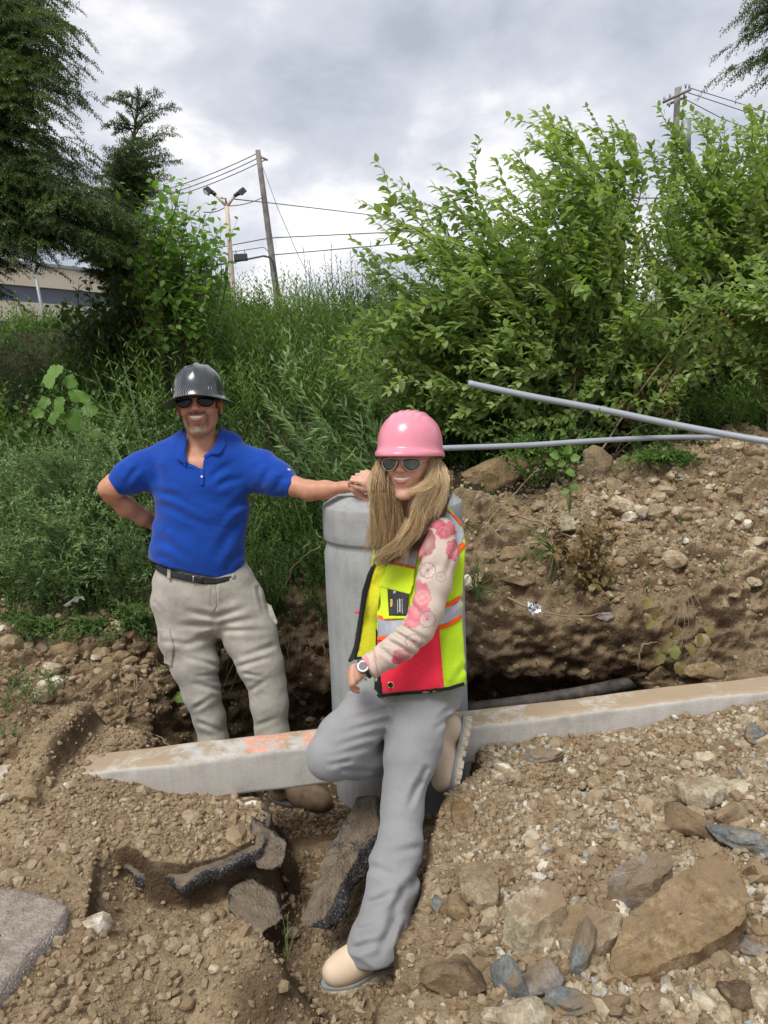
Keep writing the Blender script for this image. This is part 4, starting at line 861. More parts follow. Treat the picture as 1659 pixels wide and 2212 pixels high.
shrub('wilted_shrub', 'brown wilted leaves on a broken shrub above the slanting conduit', 'shrub', [(1430, 935, 4.7)], [(1340, 800), (1450, 780), (1520, 830), (1450, 880), (1350, 900)], (4.5, 4.8), 15, .3, .045, .028, G_DRY, .4, 16, 60, .03, (0, 0, -.4), (.3, 0, .2), bark=S_DRY, tips=[(1655, 650, 4.6), (1600, 700, 4.6)])
shrub('low_leafy_shrub', 'low broadleaf growth at the root of the dirt pile below the level conduit', 'shrub', [(1400, 990, 4.7), (1330, 985, 4.7), (1480, 960, 4.7)], [(1320, 900), (1500, 880), (1480, 990), (1340, 1000)], (4.4, 4.8), 24, .3, .048, .032, G_MID, .5, 17, 70, .035, (0, 0, 0), (0, 0, .4))
# sapling left of the lamp post, darker shrub below it
shrub('young_tree', 'young tree with heart shaped yellow green leaves left of the lamp post', 'tree', [(380, 740, 6.6), (400, 740, 6.7)], [(310, 420), (330, 370), (365, 400), (400, 450), (430, 470), (460, 530), (470, 600), (440, 680), (340, 690), (290, 560)], (6.0, 7.0), 110, .8, .100, .068, G_SAP, .80, 21, 130, .055, (-.05, -.1, 0), (.15, 0, .8), None,
      [(325, 378, 6.4), (355, 410, 6.4), (392, 400, 6.4), (428, 455, 6.4), (495, 495, 6.5), (478, 515, 6.5), (440, 470, 6.5), (492, 575, 6.4), (470, 560, 6.4)], fwd=.5, opp=False, twigs=3, droop=.15)
shrub('dark_shrub', 'dark broadleaf shrub in front of the tan building under the conifer', 'shrub', [(250, 760, 7.4), (330, 765, 7.2), (180, 765, 7.4)], [(110, 690), (170, 630), (200, 590), (270, 560), (400, 600), (450, 650), (440, 740), (130, 745)], (6.6, 7.8), 140, .9, .095, .06, G_MID, .40, 22, 60, .055, (0, -.1, 0), (.0, 0, .3), opp=False, twigs=3)
# conifers
def conifer(name, label, trunk, poly, dr, nb, seed, tips=(), droop=.35, tw=16, blades=11, tint=.35, blen=1.1, tr_r=.13, rise=(.05, .5)):
    rs = np.random.RandomState(seed); tr = np.array([J(*q) for q in trunk]); g0 = tr[0].copy(); g0[2] = min(ground_z(g0[0], g0[1]), tr[0][2])
    root = thing(name, label, 'tree', g0); C = np.vstack([[g0], tr]); mb = MB(); mb.add(*tube(C, np.linspace(tr_r, tr_r*.12, len(C)), 10)); part(mb.build('trunk', S_BARK), root)
    pl = Plant('tiny', seed); T = [(a, b, rs.uniform(*dr)) for a, b in rand_in(poly, nb, rs)]+list(tips)
    for (a, b, d) in T:
        e = J(a, b, d); zz = e[2]+rs.uniform(*rise); zz = np.clip(zz, tr[:, 2].min(), tr[:, 2].max())
        o_ = np.argsort(tr[:, 2]); q = np.array([np.interp(zz, tr[o_, 2], tr[o_, 0]), np.interp(zz, tr[o_, 2], tr[o_, 1]), zz])
        dv = e-q; ln = np.linalg.norm(dv)
        if ln > blen*1.6: q = e-dv/ln*blen*1.6
        ln = np.linalg.norm(e-q); C = bez(q, (q+e)/2+np.array([0, 0, .22*ln]), e, 14); pl.stem(C, .010, .0015, 3)
        tn = tint+rs.randn()*.13; up = .1
        for k in range(tw):
            f = .12+.88*(k+rs.rand())/tw; i = min(12, int(f*13)); c0 = C[i]+(C[i+1]-C[i])*(f*13-i); t0 = nrm(C[i+1]-C[i]); sd = nrm(np.cross(t0, [0, 0, 1.]))*(1 if k % 2 else -1)
            l = ln*.30*(1.1-f*.75)*rs.uniform(.7, 1.2)+.05; dvv = nrm(t0*.75+sd*.8+rs.randn(3)*.15+np.array([0, 0, up])); C2 = bez(c0, c0+dvv*l*.6, c0+dvv*l+np.array([0, 0, -droop*l]), 6); pl.stem(C2, .0028, .001, 3)
            pl.along(C2, .0, .012, .029, .0105, tn+.3*(f-.4), True, .95, .65, (0, 0, 0), .1, .22, .8)
            for h in range(3):
                j = 1+h; dv3 = nrm(dvv+nrm(np.cross(dvv, [0, 0, 1.]))*(.9 if h % 2 else -.9)+rs.randn(3)*.12); l3 = l*.38
                C3 = bez(C2[j], C2[j]+dv3*l3*.5, C2[j]+dv3*l3+np.array([0, 0, -droop*l3]), 4); pl.along(C3, 0, .012, .028, .010, tn+.3*(f-.3), True, .95, .65, (0, 0, 0), .1, .22, .8)
    pl.finish(root, G_DARK, S_BARK, 0, 'crown', 'branches'); return root
conifer('conifer_tree', 'large dark conifer with drooping branches filling the upper left', [(-260, 900, 6.8), (-200, 300, 6.8), (-120, -400, 6.8), (-60, -1000, 6.8)],
        [(-160, -60), (90, -30), (140, 60), (150, 130), (130, 200), (120, 260), (150, 300), (200, 330), (250, 400), (300, 460), (320, 530), (260, 560), (190, 570), (120, 540), (80, 560), (20, 570), (-160, 600)], (5.5, 6.6), 330, 31,
        [(165, 62, 6.2), (180, 122, 6.2), (172, 150, 6.1), (150, 185, 6.1), (165, 60, 6.1), (148, 10, 6.2), (190, 235, 6.2), (185, 215, 6.2), (40, 590, 6), (15, 640, 6), (100, 580, 6)], tint=.32)
conifer('conifer_tree', 'second smaller conifer whose spiky top stands against the clouds', [(240, 800, 7.6), (262, 500, 7.6), (285, 330, 7.6), (300, 205, 7.6)],
        [(215, 400), (250, 320), (300, 290), (345, 320), (370, 370), (345, 450), (350, 560), (280, 620), (180, 600), (150, 480)], (6.9, 7.9), 150, 32,
        [(235, 215, 7.6), (228, 272, 7.5), (258, 206, 7.6), (300, 200, 7.6), (340, 200, 7.5), (378, 232, 7.5), (376, 282, 7.5), (384, 350, 7.4), (352, 372, 7.4), (262, 250, 7.6), (330, 250, 7.5), (300, 270, 7.6), (345, 300, 7.5), (280, 225, 7.5), (318, 222, 7.6), (250, 285, 7.6), (360, 330, 7.4)], droop=.10, tw=14, tint=.45, blen=.45, tr_r=.05, rise=(-.30, .02))
conifer('conifer_tree', 'conifer branches hanging in at the top right corner', [(1950, 900, 6.5), (1900, 200, 6.5), (1880, -300, 6.5)], [(1620, -20), (1700, -40), (1720, 170), (1660, 150), (1630, 90)], (6.0, 6.6), 22, 33,
        [(1556, 160, 6.2), (1582, 96, 6.2), (1600, 40, 6.2), (1625, 10, 6.2), (1640, 180, 6.2), (1600, 150, 6.2), (1648, 120, 6.1)], tint=.3)
# far trees on the plateau
def fartree(label, cx, cy, w, h, d, tint, seed, mat=G_MID):
    rs = np.random.RandomState(seed); c = J(cx, cy, d); sc = d/FPX; root = thing('distant_tree', label, 'tree', (c[0], c[1], 2.6), 'distant trees behind the slope')
    mb = MB(); mb.add(*seg((c[0], c[1], 2.6), (c[0], c[1], c[2]), .12, .05)); part(mb.build('trunk', S_BARK), root); pl = Plant('lance', seed); n = 2600
    cl = rs.randn(26, 3)*np.array([.36, .3, .36]); k = rs.randint(26, size=n); p_ = cl[k]+rs.randn(n, 3)*.16; p_ = c+p_*np.array([w*sc, w*sc, h*sc]); D = nrm(rs.randn(n, 3)); Nn = nrm(np.cross(D, rs.randn(n, 3)))
    pl.leaves(p_, D, Nn, .016*d**.9/1.6, .010*d**.9/1.6, tint+cl[k, 2]*.5+rs.randn(n)*.08); pl.finish(root, mat, S_BARK, 0, 'crown')
fartree('dark distant tree left of the lamp post foot', 468, 650, 44, 44, 46, .2, 41); fartree('pale distant tree just right of the lamp post foot', 545, 682, 34, 22, 60, .75, 42)
fartree('low pale distant tree between lamp post and leaning pole', 585, 692, 26, 16, 62, .7, 43); fartree('tiny distant tree right of the leaning pole', 622, 694, 20, 10, 60, .5, 44)
# goldenrod on the skyline
def weed(name, label, cat, specs, kind, L, W, sp, mat, tint, seed, opp=False, wind=(0, 0, 0), group=None, top=0, smat=S_GREEN, f0=.1, fwd=.9, spread=.6, droop=0, bend=0, r=.0035, side=0, jit=.25):
    """specs: list of (root px, py, d, tip px, py, d)"""
    rs = np.random.RandomState(seed); s0 = specs[0]; b = J(*s0[:3]); b[2] = ground_z(b[0], b[1]); root = thing(name, label, cat, b, group); pl = Plant(kind, seed)
    for q in specs:
        a = J(*q[:3]); a[2] = min(a[2], ground_z(a[0], a[1])+.05) if q[2] > 0 else a[2]; e = J(*q[3:]); ln = np.linalg.norm(e-a); m = a*.5+e*.5+np.array([0, 0, bend*ln])+rs.randn(3)*.03*ln
        C = bez(a, m, e, 14); pl.stem(C, r, r*.3, 4); tn = tint+rs.randn()*.12; pl.along(C, f0, sp, L*rs.uniform(.8, 1.15), W, tn, opp, spread, fwd, wind, droop, jit)
        for _ in range(side):
            i = rs.randint(5, 13); dv = nrm(C[i]-C[i-1]+rs.randn(3)*.45+np.array([0, 0, .2])); l = ln*rs.uniform(.12, .28); C2 = bez(C[i], C[i]+dv*l*.5, C[i]+dv*l+np.array(wind)*l*.3, 7); pl.stem(C2, r*.45, r*.2, 3); pl.along(C2, .1, sp*.8, L*.8, W*.8, tn+.08, opp, spread, fwd, wind, droop, jit)
    pl.finish(root, mat, smat, top); return root
rs = np.random.RandomState(50)
for i, (a, b) in enumerate(((655, 535), (668, 560), (700, 545), (716, 525), (735, 560), (757, 540), (780, 555), (800, 520), (640, 590), (690, 600), (812, 560), (748, 590), (770, 600))):
    weed('goldenrod', '%s goldenrod stalk from the leaning pole along the skyline towards the great bush' % ['third', 'fourth', 'sixth', 'seventh', 'eighth', 'tenth', 'eleventh', 'last but one', 'first', 'fifth', 'last', 'ninth', 'twelfth'][i], 'weed', [(a+rs.uniform(10, 30), 720, 8.2, a+j*9, b+j*25, 8.2) for j in range(2)], 'lance', .075, .014, .022, G_GREY, .45, 51+i, group='goldenrod stalks on the skyline', fwd=.9, spread=.55, r=.005)
# weedy slope: many small plants, uncountable
def cover(label, dens, n, seed, hrange, L, W, mat, tint, kind='lance', name='weed_cover', lean=(-.1, 0, 1), per=12, sk=.3):
    rs = np.random.RandomState(seed); P, Nn = scatter(BV, BF, dens, n, rs); h = rs.uniform(*hrange, n); dv = nrm(np.array(lean)+rs.randn(n, 3)*sk); tn = tint+fbm(P, 1.3, 3, seed)*1.7+rs.randn(n)*.07
    t = np.linspace(.12, 1, per); pl = Plant(kind, seed); az = rs.rand(n)[:, None]*6.3+np.arange(per)*2.4
    Q = P[:, None]+dv[:, None]*(h[:, None]*t)[..., None]; Sd = np.stack([np.cos(az), np.sin(az), 0*az], -1); D = nrm(dv[:, None]*.7+Sd*.75+np.array(lean)*.2+rs.randn(n, per, 3)*.2)
    Nn = np.array([0, -.2, 1.])+rs.randn(n, per, 3)*.4; Nn = nrm(Nn-D*(Nn*D).sum(-1, keepdims=True)); l = L*(1-.45*t)[None]*rs.uniform(.7, 1.2, (n, 1))
    pl.leaves(Q.reshape(-1, 3), D.reshape(-1, 3), Nn.reshape(-1, 3), l.ravel(), l.ravel()*W/L, (tn[:, None]+.12*t[None]).ravel())
    V0, F0 = LT[kind]; P_, D_, N_, L_, W_, T_ = [np.concatenate(x) for x in (pl.P, pl.D, pl.N, pl.L, pl.W, pl.T)]; S = np.cross(N_, D_)
    V = P_[:, None]+V0[None, :, :1]*D_[:, None]*L_[:, None, None]+V0[None, :, 1:2]*S[:, None]*W_[:, None, None]+V0[None, :, 2:]*N_[:, None]*L_[:, None, None]
    # stems as thin triangles
    sd = nrm(np.cross(dv, [0, 1., 0])); A = P-sd*.0025; B = P+sd*.0025; Cc = P+dv*h[:, None]; SV = np.stack([A, B, Cc], 1).reshape(-1, 3); m = len(V0); nv = len(V)*m
    Fq = np.vstack([(F0[None]+np.arange(len(P_))[:, None, None]*m).reshape(-1, 3), np.arange(len(SV)).reshape(-1, 3)+nv])
    o = link(name, mesh_np(name, np.vstack([V.reshape(-1, 3), SV]), Fq, cols=np.clip(np.r_[np.repeat(T_, m), np.full(len(SV), tint)], 0, 1)), mat, kind='stuff'); tag(o, label, 'weeds'); return o
bpx, bpy_ = PX(bf); iv = (bpx > -500) & (bpx < 2300) & (bf[:, 1] > 3.4) & (bf[:, 1] < 12)
lf = sstep(.1, -.1, bf[:, 0]-.0)
d1 = iv*np.where(bf[:, 0] < .05, (bf[:, 2] > .68)*1.0, (bf[:, 1] > 4.9)*1.0)/np.maximum(bf[:, 1]-2, 1)**.8
cover('mixed green weeds covering the slope behind the trench', d1, 10500, 61, (.08, .40), .075, .020, G_MID, .28)
cover('broad leaved weeds mixed into the slope', iv*np.where(bf[:, 0] < .2, (bf[:, 2] > .75)*1.0, (bf[:, 1] > 5.2)*1.0)*np.clip(fbm(bf, 1.1, 3, 55)*3+.1, 0, 1), 1500, 66, (.12, .5), .095, .05, G_MID, .50, kind='ovate', per=11)
cover('tall willowy weeds in the upper middle of the slope', iv*((bf[:, 0] > -2.6) & (bf[:, 0] < 1.5) & (bf[:, 1] > 5.8) & (bf[:, 1] < 10.5))*1.0, 2600, 62, (.25, .8), .12, .022, G_MID, .52)
cover('ferny tufts between the man and the column', iv*((bf[:, 0] > -.75) & (bf[:, 0] < .15) & (bf[:, 2] > .5) & (bf[:, 1] < 4.6))*1.0, 420, 63, (.12, .34), .05, .009, G_MID, .5, per=26, sk=.35)
cover('low dark growth in the shade of the bushes', iv*((bf[:, 0] > .3) & (bf[:, 1] > 4.7) & (bf[:, 1] < 8))*1.0, 2600, 64, (.1, .45), .09, .022, G_MID, .25)
cover('sparse green sprigs on the dug bank', iv*((bf[:, 0] > .35) & (bf[:, 2] > .55) & (bf[:, 1] < 4.6))*(.1+np.clip(fbm(bf, 3, 3, 7)-.12, 0, 1)*6), 70, 65, (.04, .12), .04, .011, G_MID, .55, per=8)
# leguminous weeds arching to the left, waist high
rs = np.random.RandomState(70)
def arch(lbl, n, seed, x0, x1, y0, y1, rootx, rooty, dd, **k):
    sp_ = []
    for i in range(n):
        a, b = rs.uniform(x0, x1), rs.uniform(y0, y1); d = rs.uniform(*dd); sp_.append((a+rs.uniform(*rootx), rooty+rs.uniform(-20, 30), d+rs.uniform(0, .15), a, b, d-rs.uniform(.05, .25)))
    return weed('arching_weed', lbl, 'weed', sp_, 'lance', .040, .013, .0105, G_GREY, .72, seed, wind=(-.5, 0, .1), fwd=.9, spread=.75, side=7, bend=.14, r=.0036, jit=.35, **k)
arch('feathery grey green weeds arching left at the left edge', 34, 71, -60, 90, 950, 1080, (120, 260), 1290, (3.7, 4.2), group='arching weeds left of the man')
arch('feathery weeds arching left beside the blue sleeve', 40, 72, 80, 230, 930, 1010, (100, 220), 1270, (3.75, 4.3), group='arching weeds left of the man')
arch('lower arching weeds in front at the left edge', 30, 73, -40, 120, 1080, 1240, (80, 200), 1350, (3.55, 3.8), group='arching weeds left of the man')
arch('lower arching weeds in front of the hand on the hip', 34, 74, 110, 270, 1020, 1230, (40, 130), 1350, (3.55, 3.8), group='arching weeds left of the man')
weed('clover_weed', 'dark green clover like weeds along the top of the left bank', 'weed', [(x, 1360, 3.62, x+rs.uniform(-30, 20), rs.uniform(1180, 1330), 3.55) for x in np.linspace(-20, 335, 70)], 'ovate', .026, .015, .016, G_MID, .42, 75, side=3, wind=(-.1, 0, 0), spread=.9, fwd=.4, top=40)
weed('tall_weed', 'tall pale weed with small narrow leaves left of the dark hard hat', 'weed', [(330, 1010, 4.5, 232, 772, 4.5), (330, 1010, 4.5, 268, 790, 4.5), (325, 1000, 4.4, 208, 808, 4.4), (340, 1000, 4.5, 325, 800, 4.5), (345, 1000, 4.5, 300, 850, 4.4), (330, 1000, 4.4, 240, 880, 4.3)], 'lance', .034, .010, .012, G_GREY, .78, 76, side=9, wind=(-.2, 0, .2), fwd=1, spread=.6)
weed('willow_weed', 'long narrow leaved plant leaning left above the concrete column', 'weed', [(840, 1030, 4.2, 590, 778, 4.2), (840, 1040, 4.2, 566, 845, 4.1), (830, 1040, 4.1, 560, 905, 4.0), (850, 1030, 4.2, 640, 825, 4.2), (860, 1030, 4.3, 690, 900, 4.1), (845, 1040, 4.2, 600, 870, 4.15), (860, 1020, 4.3, 775, 840, 4.3), (860, 1020, 4.3, 740, 870, 4.2), (840, 1050, 4.1, 640, 940, 4.0), (860, 1040, 4.1, 700, 980, 3.95), (870, 1020, 4.3, 800, 880, 4.2)], 'lance', .105, .022, .015, G_GREY, .72, 77, wind=(-.55, 0, .25), fwd=.8, spread=.65, side=2, top=150, f0=.12)
weed('willow_weed', 'dark narrow leaved stems behind the blue shoulder and above the arm', 'weed', [(x+60, 1060, 4.1, x, y, 4.1) for x, y in ((620, 985), (680, 960), (560, 965), (720, 1010), (655, 1010), (760, 1000), (600, 940))], 'lance', .07, .016, .02, G_MID, .35, 78, wind=(-.4, 0, .1), side=2)
weed('feathery_weed', 'bright feathery weed under the outstretched arm', 'weed', [(590, 1330, 3.7, x, y, 3.6) for x, y in ((545, 1100), (560, 1130), (590, 1180), (570, 1220), (610, 1260), (545, 1200), (535, 1150), (600, 1220))], 'lance', .05, .009, .011, G_MID, .62, 79, side=4, spread=.8, fwd=.6)
# broad leaves
def bigleaf(name, label, base, lv, kind='lobed', mat=G_BIG, stem=S_GREEN, cat='plant'):
    b = J(*base); root = thing(name, label, cat, b); pl = Plant(kind, 1)
    for (x, y, d, L, ax, ay, tint) in lv:
        p_ = J(x, y, d); D = nrm(np.array([ax, -.25, ay])); Nn = np.array([.6*math.sin(x*.9), -1, .55+.5*math.cos(y*.7)]); Nn = nrm(Nn-D*(Nn@D)); pl.leaves(p_[None]-D*L*.45, D[None], Nn[None], L, L*.95, tint)
        pl.stem(bez(b, (b+p_)/2+np.array([.02, 0, .05]), p_-D*L*.4, 8), .0018, .0008, 4)
    pl.finish(root, mat, stem, len(lv)); return root
bigleaf('broadleaf_vine', 'bright green vine with large lobed leaves at the left above the weeds', (200, 1010, 4.0), [(118, 808, 3.95, .115, -.5, -.6, .75), (150, 822, 3.95, .065, .5, -.7, .55), (162, 852, 3.9, .06, .2, -.8, .6), (180, 858, 3.9, .055, .8, -.5, .7), (98, 868, 3.9, .055, -.6, -.6, .6), (130, 872, 3.85, .075, -.2, -.9, .6), (160, 902, 3.85, .10, .1, -.7, .3), (190, 884, 3.85, .07, .8, -.4, .35), (85, 892, 3.85, .05, -.9, -.3, .7), (205, 935, 3.8, .06, .4, -.5, .2), (118, 900, 3.8, .06, -.4, -.6, .35)])
bigleaf('trailing_vine', 'vine with round and lobed leaves hanging beside the left trouser leg', (325, 1420, 3.38), [(340, 1500, 3.28, .085, .2, -1, .45), (365, 1525, 3.25, .09, -.3, -1, .8), (385, 1505, 3.26, .055, .6, -.4, .85), (335, 1455, 3.3, .045, .4, .3, .5), (292, 1318, 3.5, .10, .2, -.6, .15), (345, 1448, 3.3, .035, .8, .2, .6)], 'heart')
bigleaf('hanging_sprig', 'sprig of yellow green leaves hanging over the dark soil at the right', (1480, 1265, 3.42), [(x, y, 3.36, L*1.15, ax, -.9, t+.15) for x, y, L, ax, t in ((1400, 1300, .05, -.5, .4), (1415, 1320, .045, .3, .3), (1440, 1390, .06, -.4, .5), (1425, 1415, .07, -.3, .6), (1455, 1405, .06, .4, .7), (1470, 1440, .06, .1, .45), (1490, 1400, .055, .6, .4), (1460, 1360, .05, -.1, .3), (1510, 1380, .05, .3, .35), (1530, 1360, .05, .6, .5), (1440, 1345, .04, -.6, .25), (1405, 1345, .045, -.5, .55))], 'heart', G_DRY, S_DRY)
bigleaf('bank_seedling', 'upright seedling with fresh green leaves on top of the bank', (1230, 1110, 4.0), [(1200, 985, 3.9, .05, -.8, .3, .7), (1225, 975, 3.9, .055, .3, .8, .8), (1240, 990, 3.9, .05, .9, .3, .7), (1215, 1000, 3.9, .045, -.5, -.3, .6), (1230, 1020, 3.9, .05, .5, -.3, .6), (1240, 1050, 3.9, .045, .4, -.5, .5), (1222, 1060, 3.9, .04, -.6, -.4, .5), (1190, 1000, 3.9, .04, -.9, 0, .6)], 'heart', G_BIG)
# uprooted plant, wilted, on the bank
weed('uprooted_plant', 'uprooted wilting plant with brown leaves lying on the bank', 'plant', [(1270, 1170, 3.75, x, y, 3.6) for x, y in ((1180, 1120), (1300, 1090), (1330, 1150), (1240, 1240), (1290, 1270), (1320, 1220), (1200, 1180), (1250, 1100), (1345, 1240))], 'ovate', .062, .036, .018, G_DRY, .3, 81, side=8, droop=.6, smat=S_DRY, top=80, spread=.9, fwd=.3)
weed('grass_tuft', 'arching green grass blades beside the pale rock on the bank', 'grass', [(1200, 1190, 3.85, x, y, 3.75) for x, y in ((1110, 1130), (1125, 1150), (1140, 1175), (1160, 1120), (1130, 1200), (1175, 1200), (1190, 1230), (1210, 1245), (1150, 1215))], 'lance', .11, .012, .05, G_MID, .65, 82, bend=.2, spread=.3, fwd=1)
weed('grass_tuft', 'small green tuft at the edge of the vest on the bank', 'grass', [(1030, 1270, 3.65, x, y, 3.6) for x, y in ((1010, 1210), (1030, 1200), (1060, 1220), (1080, 1250), (1040, 1290), (1015, 1240), (1090, 1270))], 'lance', .07, .010, .03, G_MID, .5, 83, bend=.1, spread=.5, side=2)
weed('grass_tuft', 'thin green weeds at the right edge of the dirt pile', 'grass', [(1640, 1300, 3.7, x, y, 3.65) for x, y in ((1600, 1290), (1620, 1250), (1650, 1240), (1590, 1320), (1655, 1290))], 'lance', .06, .010, .03, G_MID, .55, 84, bend=.1, spread=.5, side=2)
weed('feathery_weed', 'grey green weeds in the lower left corner of the bank', 'weed', [(-20, 1600, 3.0, x, y, 2.95) for x, y in ((60, 1430), (100, 1450), (150, 1455), (40, 1480), (20, 1520), (90, 1500), (130, 1480), (60, 1530), (-20, 1440))]+[(10, 1640, 2.85, x, y, 2.8) for x, y in ((70, 1590), (40, 1560), (90, 1610), (10, 1570), (60, 1630))], 'lance', .026, .010, .011, G_GREY, .5, 85, side=7, bend=.15, spread=.8, fwd=.7)
weed('small_weed', 'small weed on the left bank beside the tan stones', 'weed', [(200, 1500, 3.35, x, y, 3.3) for x, y in ((170, 1450), (215, 1440), (240, 1460), (190, 1470), (290, 1400), (262, 1440))], 'ovate', .03, .015, .02, G_MID, .6, 86, side=3)
weed('grass_tuft', 'yellow grass stalk curling up in front of the tilted asphalt slab', 'grass', [(620, 2060, 1.85, x, y, 1.9) for x, y in ((612, 1985), (640, 2000), (622, 1975))], 'lance', .03, .004, .03, G_DRY, .8, 87, bend=.1, r=.0015)
# dry twigs and roots
def twig(label, pts, r=.003, name='dry_twig', mat=S_DRY, cat='twig'):
    C = np.array([J(*q) for q in pts]); t = np.linspace(0, len(C)-1, 14); i = np.minimum(t.astype(int), len(C)-2); f = (t-i)[:, None]; Q_ = C[i]*(1-f)+C[i+1]*f+RS.randn(14, 3)*.004
    mb = MB(); mb.add(*tube(Q_, np.linspace(r, r*.4, 14), 5)); return tag(mb.build(name, mat), label, cat)
twig('curved root across the bank above the dark soil', [(1095, 1290, 3.55), (1160, 1322, 3.5), (1240, 1332, 3.48), (1310, 1325, 3.5)], .006, 'root', cat='root')
twig('bent dry stick hanging over the dark soil at the right', [(1378, 1445, 3.45), (1382, 1400, 3.42), (1410, 1385, 3.42), (1440, 1395, 3.45)], .006)
twig('dry stalk leaning on the bank from the boulder', [(1090, 1170, 3.75), (1050, 1130, 3.8), (1165, 1010, 4.1)], .004)
twig('long stick lying on the bank in front of the uprooted plant', [(1120, 1115, 3.8), (1170, 1130, 3.7), (1230, 1160, 3.65), (1270, 1190, 3.6)], .006)
twig('arched runner from the uprooted plant to the right', [(1280, 1180, 3.7), (1340, 1160, 3.7), (1400, 1170, 3.65), (1440, 1210, 3.6)], .005)
twig('tall bare stalk rising through the wilted shrub', [(1280, 1000, 4.6), (1400, 820, 4.6), (1560, 610, 4.7)], .008)
twig('bare stem crossing behind the conduits', [(1230, 990, 4.8), (1240, 820, 4.8), (1270, 640, 4.9)], .014)
twig('slender stick on the soil face left of the cargo trousers', [(235, 1505, 3.1), (300, 1560, 3.05), (385, 1625, 2.95)], .004)
twig('dry stalk hanging at the gap in the bank behind the man', [(690, 1180, 3.65), (640, 1215, 3.65), (600, 1290, 3.6)], .003)
for i in range(26):
    x0 = RS.uniform(500, 700); y0 = RS.uniform(1330, 1440); h0, _n = hit(x0, y0, 'b'); C = bez(h0-np.array([0, .02, -.02]), h0+np.array([RS.uniform(-.06, .06), -.04, -.06]), h0+np.array([RS.uniform(-.12, .12), -.03, -RS.uniform(.08, .25)]), 8)
    mb = MB(); mb.add(*tube(C, np.linspace(.0028, .0008, 8), 4)); tag(mb.build('root', S_DRY), 'thin dry root hanging from the bank between the man and the column', 'root', 'roots hanging behind the man')
for i in range(20):
    x0 = RS.uniform(240, 330); y0 = RS.uniform(1430, 1500); h0, _n = hit(x0, y0, 'b'); C = bez(h0-np.array([0, .02, -.02]), h0+np.array([RS.uniform(-.05, .05), -.05, -.05]), h0+np.array([RS.uniform(-.1, .1), -.05, -RS.uniform(.08, .2)]), 8)
    mb = MB(); mb.add(*tube(C, np.linspace(.002, .0006, 8), 4)); tag(mb.build('root', S_DRY), 'fine root hanging from the soil face left of the cargo trousers', 'root', 'roots on the left soil face')
for i, (rx, ry, rd, x0, x1, y0, y1) in enumerate(((90, 1350, 3.5, 0, 120, 1330, 1400), (200, 1350, 3.5, 120, 240, 1330, 1395), (300, 1340, 3.5, 230, 340, 1300, 1400), (1200, 1000, 4.4, 1050, 1300, 900, 980), (1450, 990, 4.4, 1330, 1520, 975, 1010))):
    weed('trailing_weed', ['weeds trailing over the left bank at the left edge', 'weeds trailing over the left bank above the tan stones', 'weeds hanging over the dark soil beside the cargo trousers', 'leafy sprigs spilling forward under the level conduit', 'leafy sprigs where the conduits meet the dirt pile'][i], 'weed', [(rx+rs.uniform(-60, 60), ry, rd, rs.uniform(x0, x1), rs.uniform(y0, y1), rd-rs.uniform(.08, .22)) for _ in range(26)], 'ovate', .034, .02, .018, G_MID if i < 3 else G_SAP, .5, 190+i, side=3, bend=.12, spread=.8, fwd=.5)
# litter
M_foil = simple('silver_foil', (.7, .7, .72), .2, 1.0); M_wht = simple('white_plastic', (.75, .75, .74), .4)
def scrap(label, px, py, d, s, mat, seed, name='foil_wrapper'):
    c = J(px, py, d); r = np.random.RandomState(seed); n = 7; V = np.array([[i/(n-1)-.5, j/(n-1)-.5, 0] for i in range(n) for j in range(n)])*np.array([s, s*.6, 1]); V[:, 2] = r.randn(n*n)*s*.09; V[:, :2] += r.randn(n*n, 2)*s*.05; V = V@rot(seed).T+c
    me = mesh_np(name, V, np.array([(i*n+j, i*n+n+j, i*n+n+j+1, i*n+j+1) for i in range(n-1) for j in range(n-1)]), False); o = link(name, me, mat); so = o.modifiers.new('s', 'SOLIDIFY'); so.thickness = .0012; tag(o, label, 'litter')
scrap('crumpled silver wrapper on the bank beside the vest', 1155, 1312, 3.47, .09, M_foil, 3); scrap('white plastic scrap among the weeds at the left', 160, 1298, 3.5, .09, M_wht, 5, 'plastic_scrap'); scrap('thin silver sliver between the pale block and angular rock', 1182, 2062, 1.62, .05, M_foil, 8)
scrap('scrap of blue plastic at the foot of the trench edge by the trouser hem', 888, 2052, 1.9, .05, simple('blue_plastic', (.05, .25, .6), .4), 9, 'plastic_scrap')
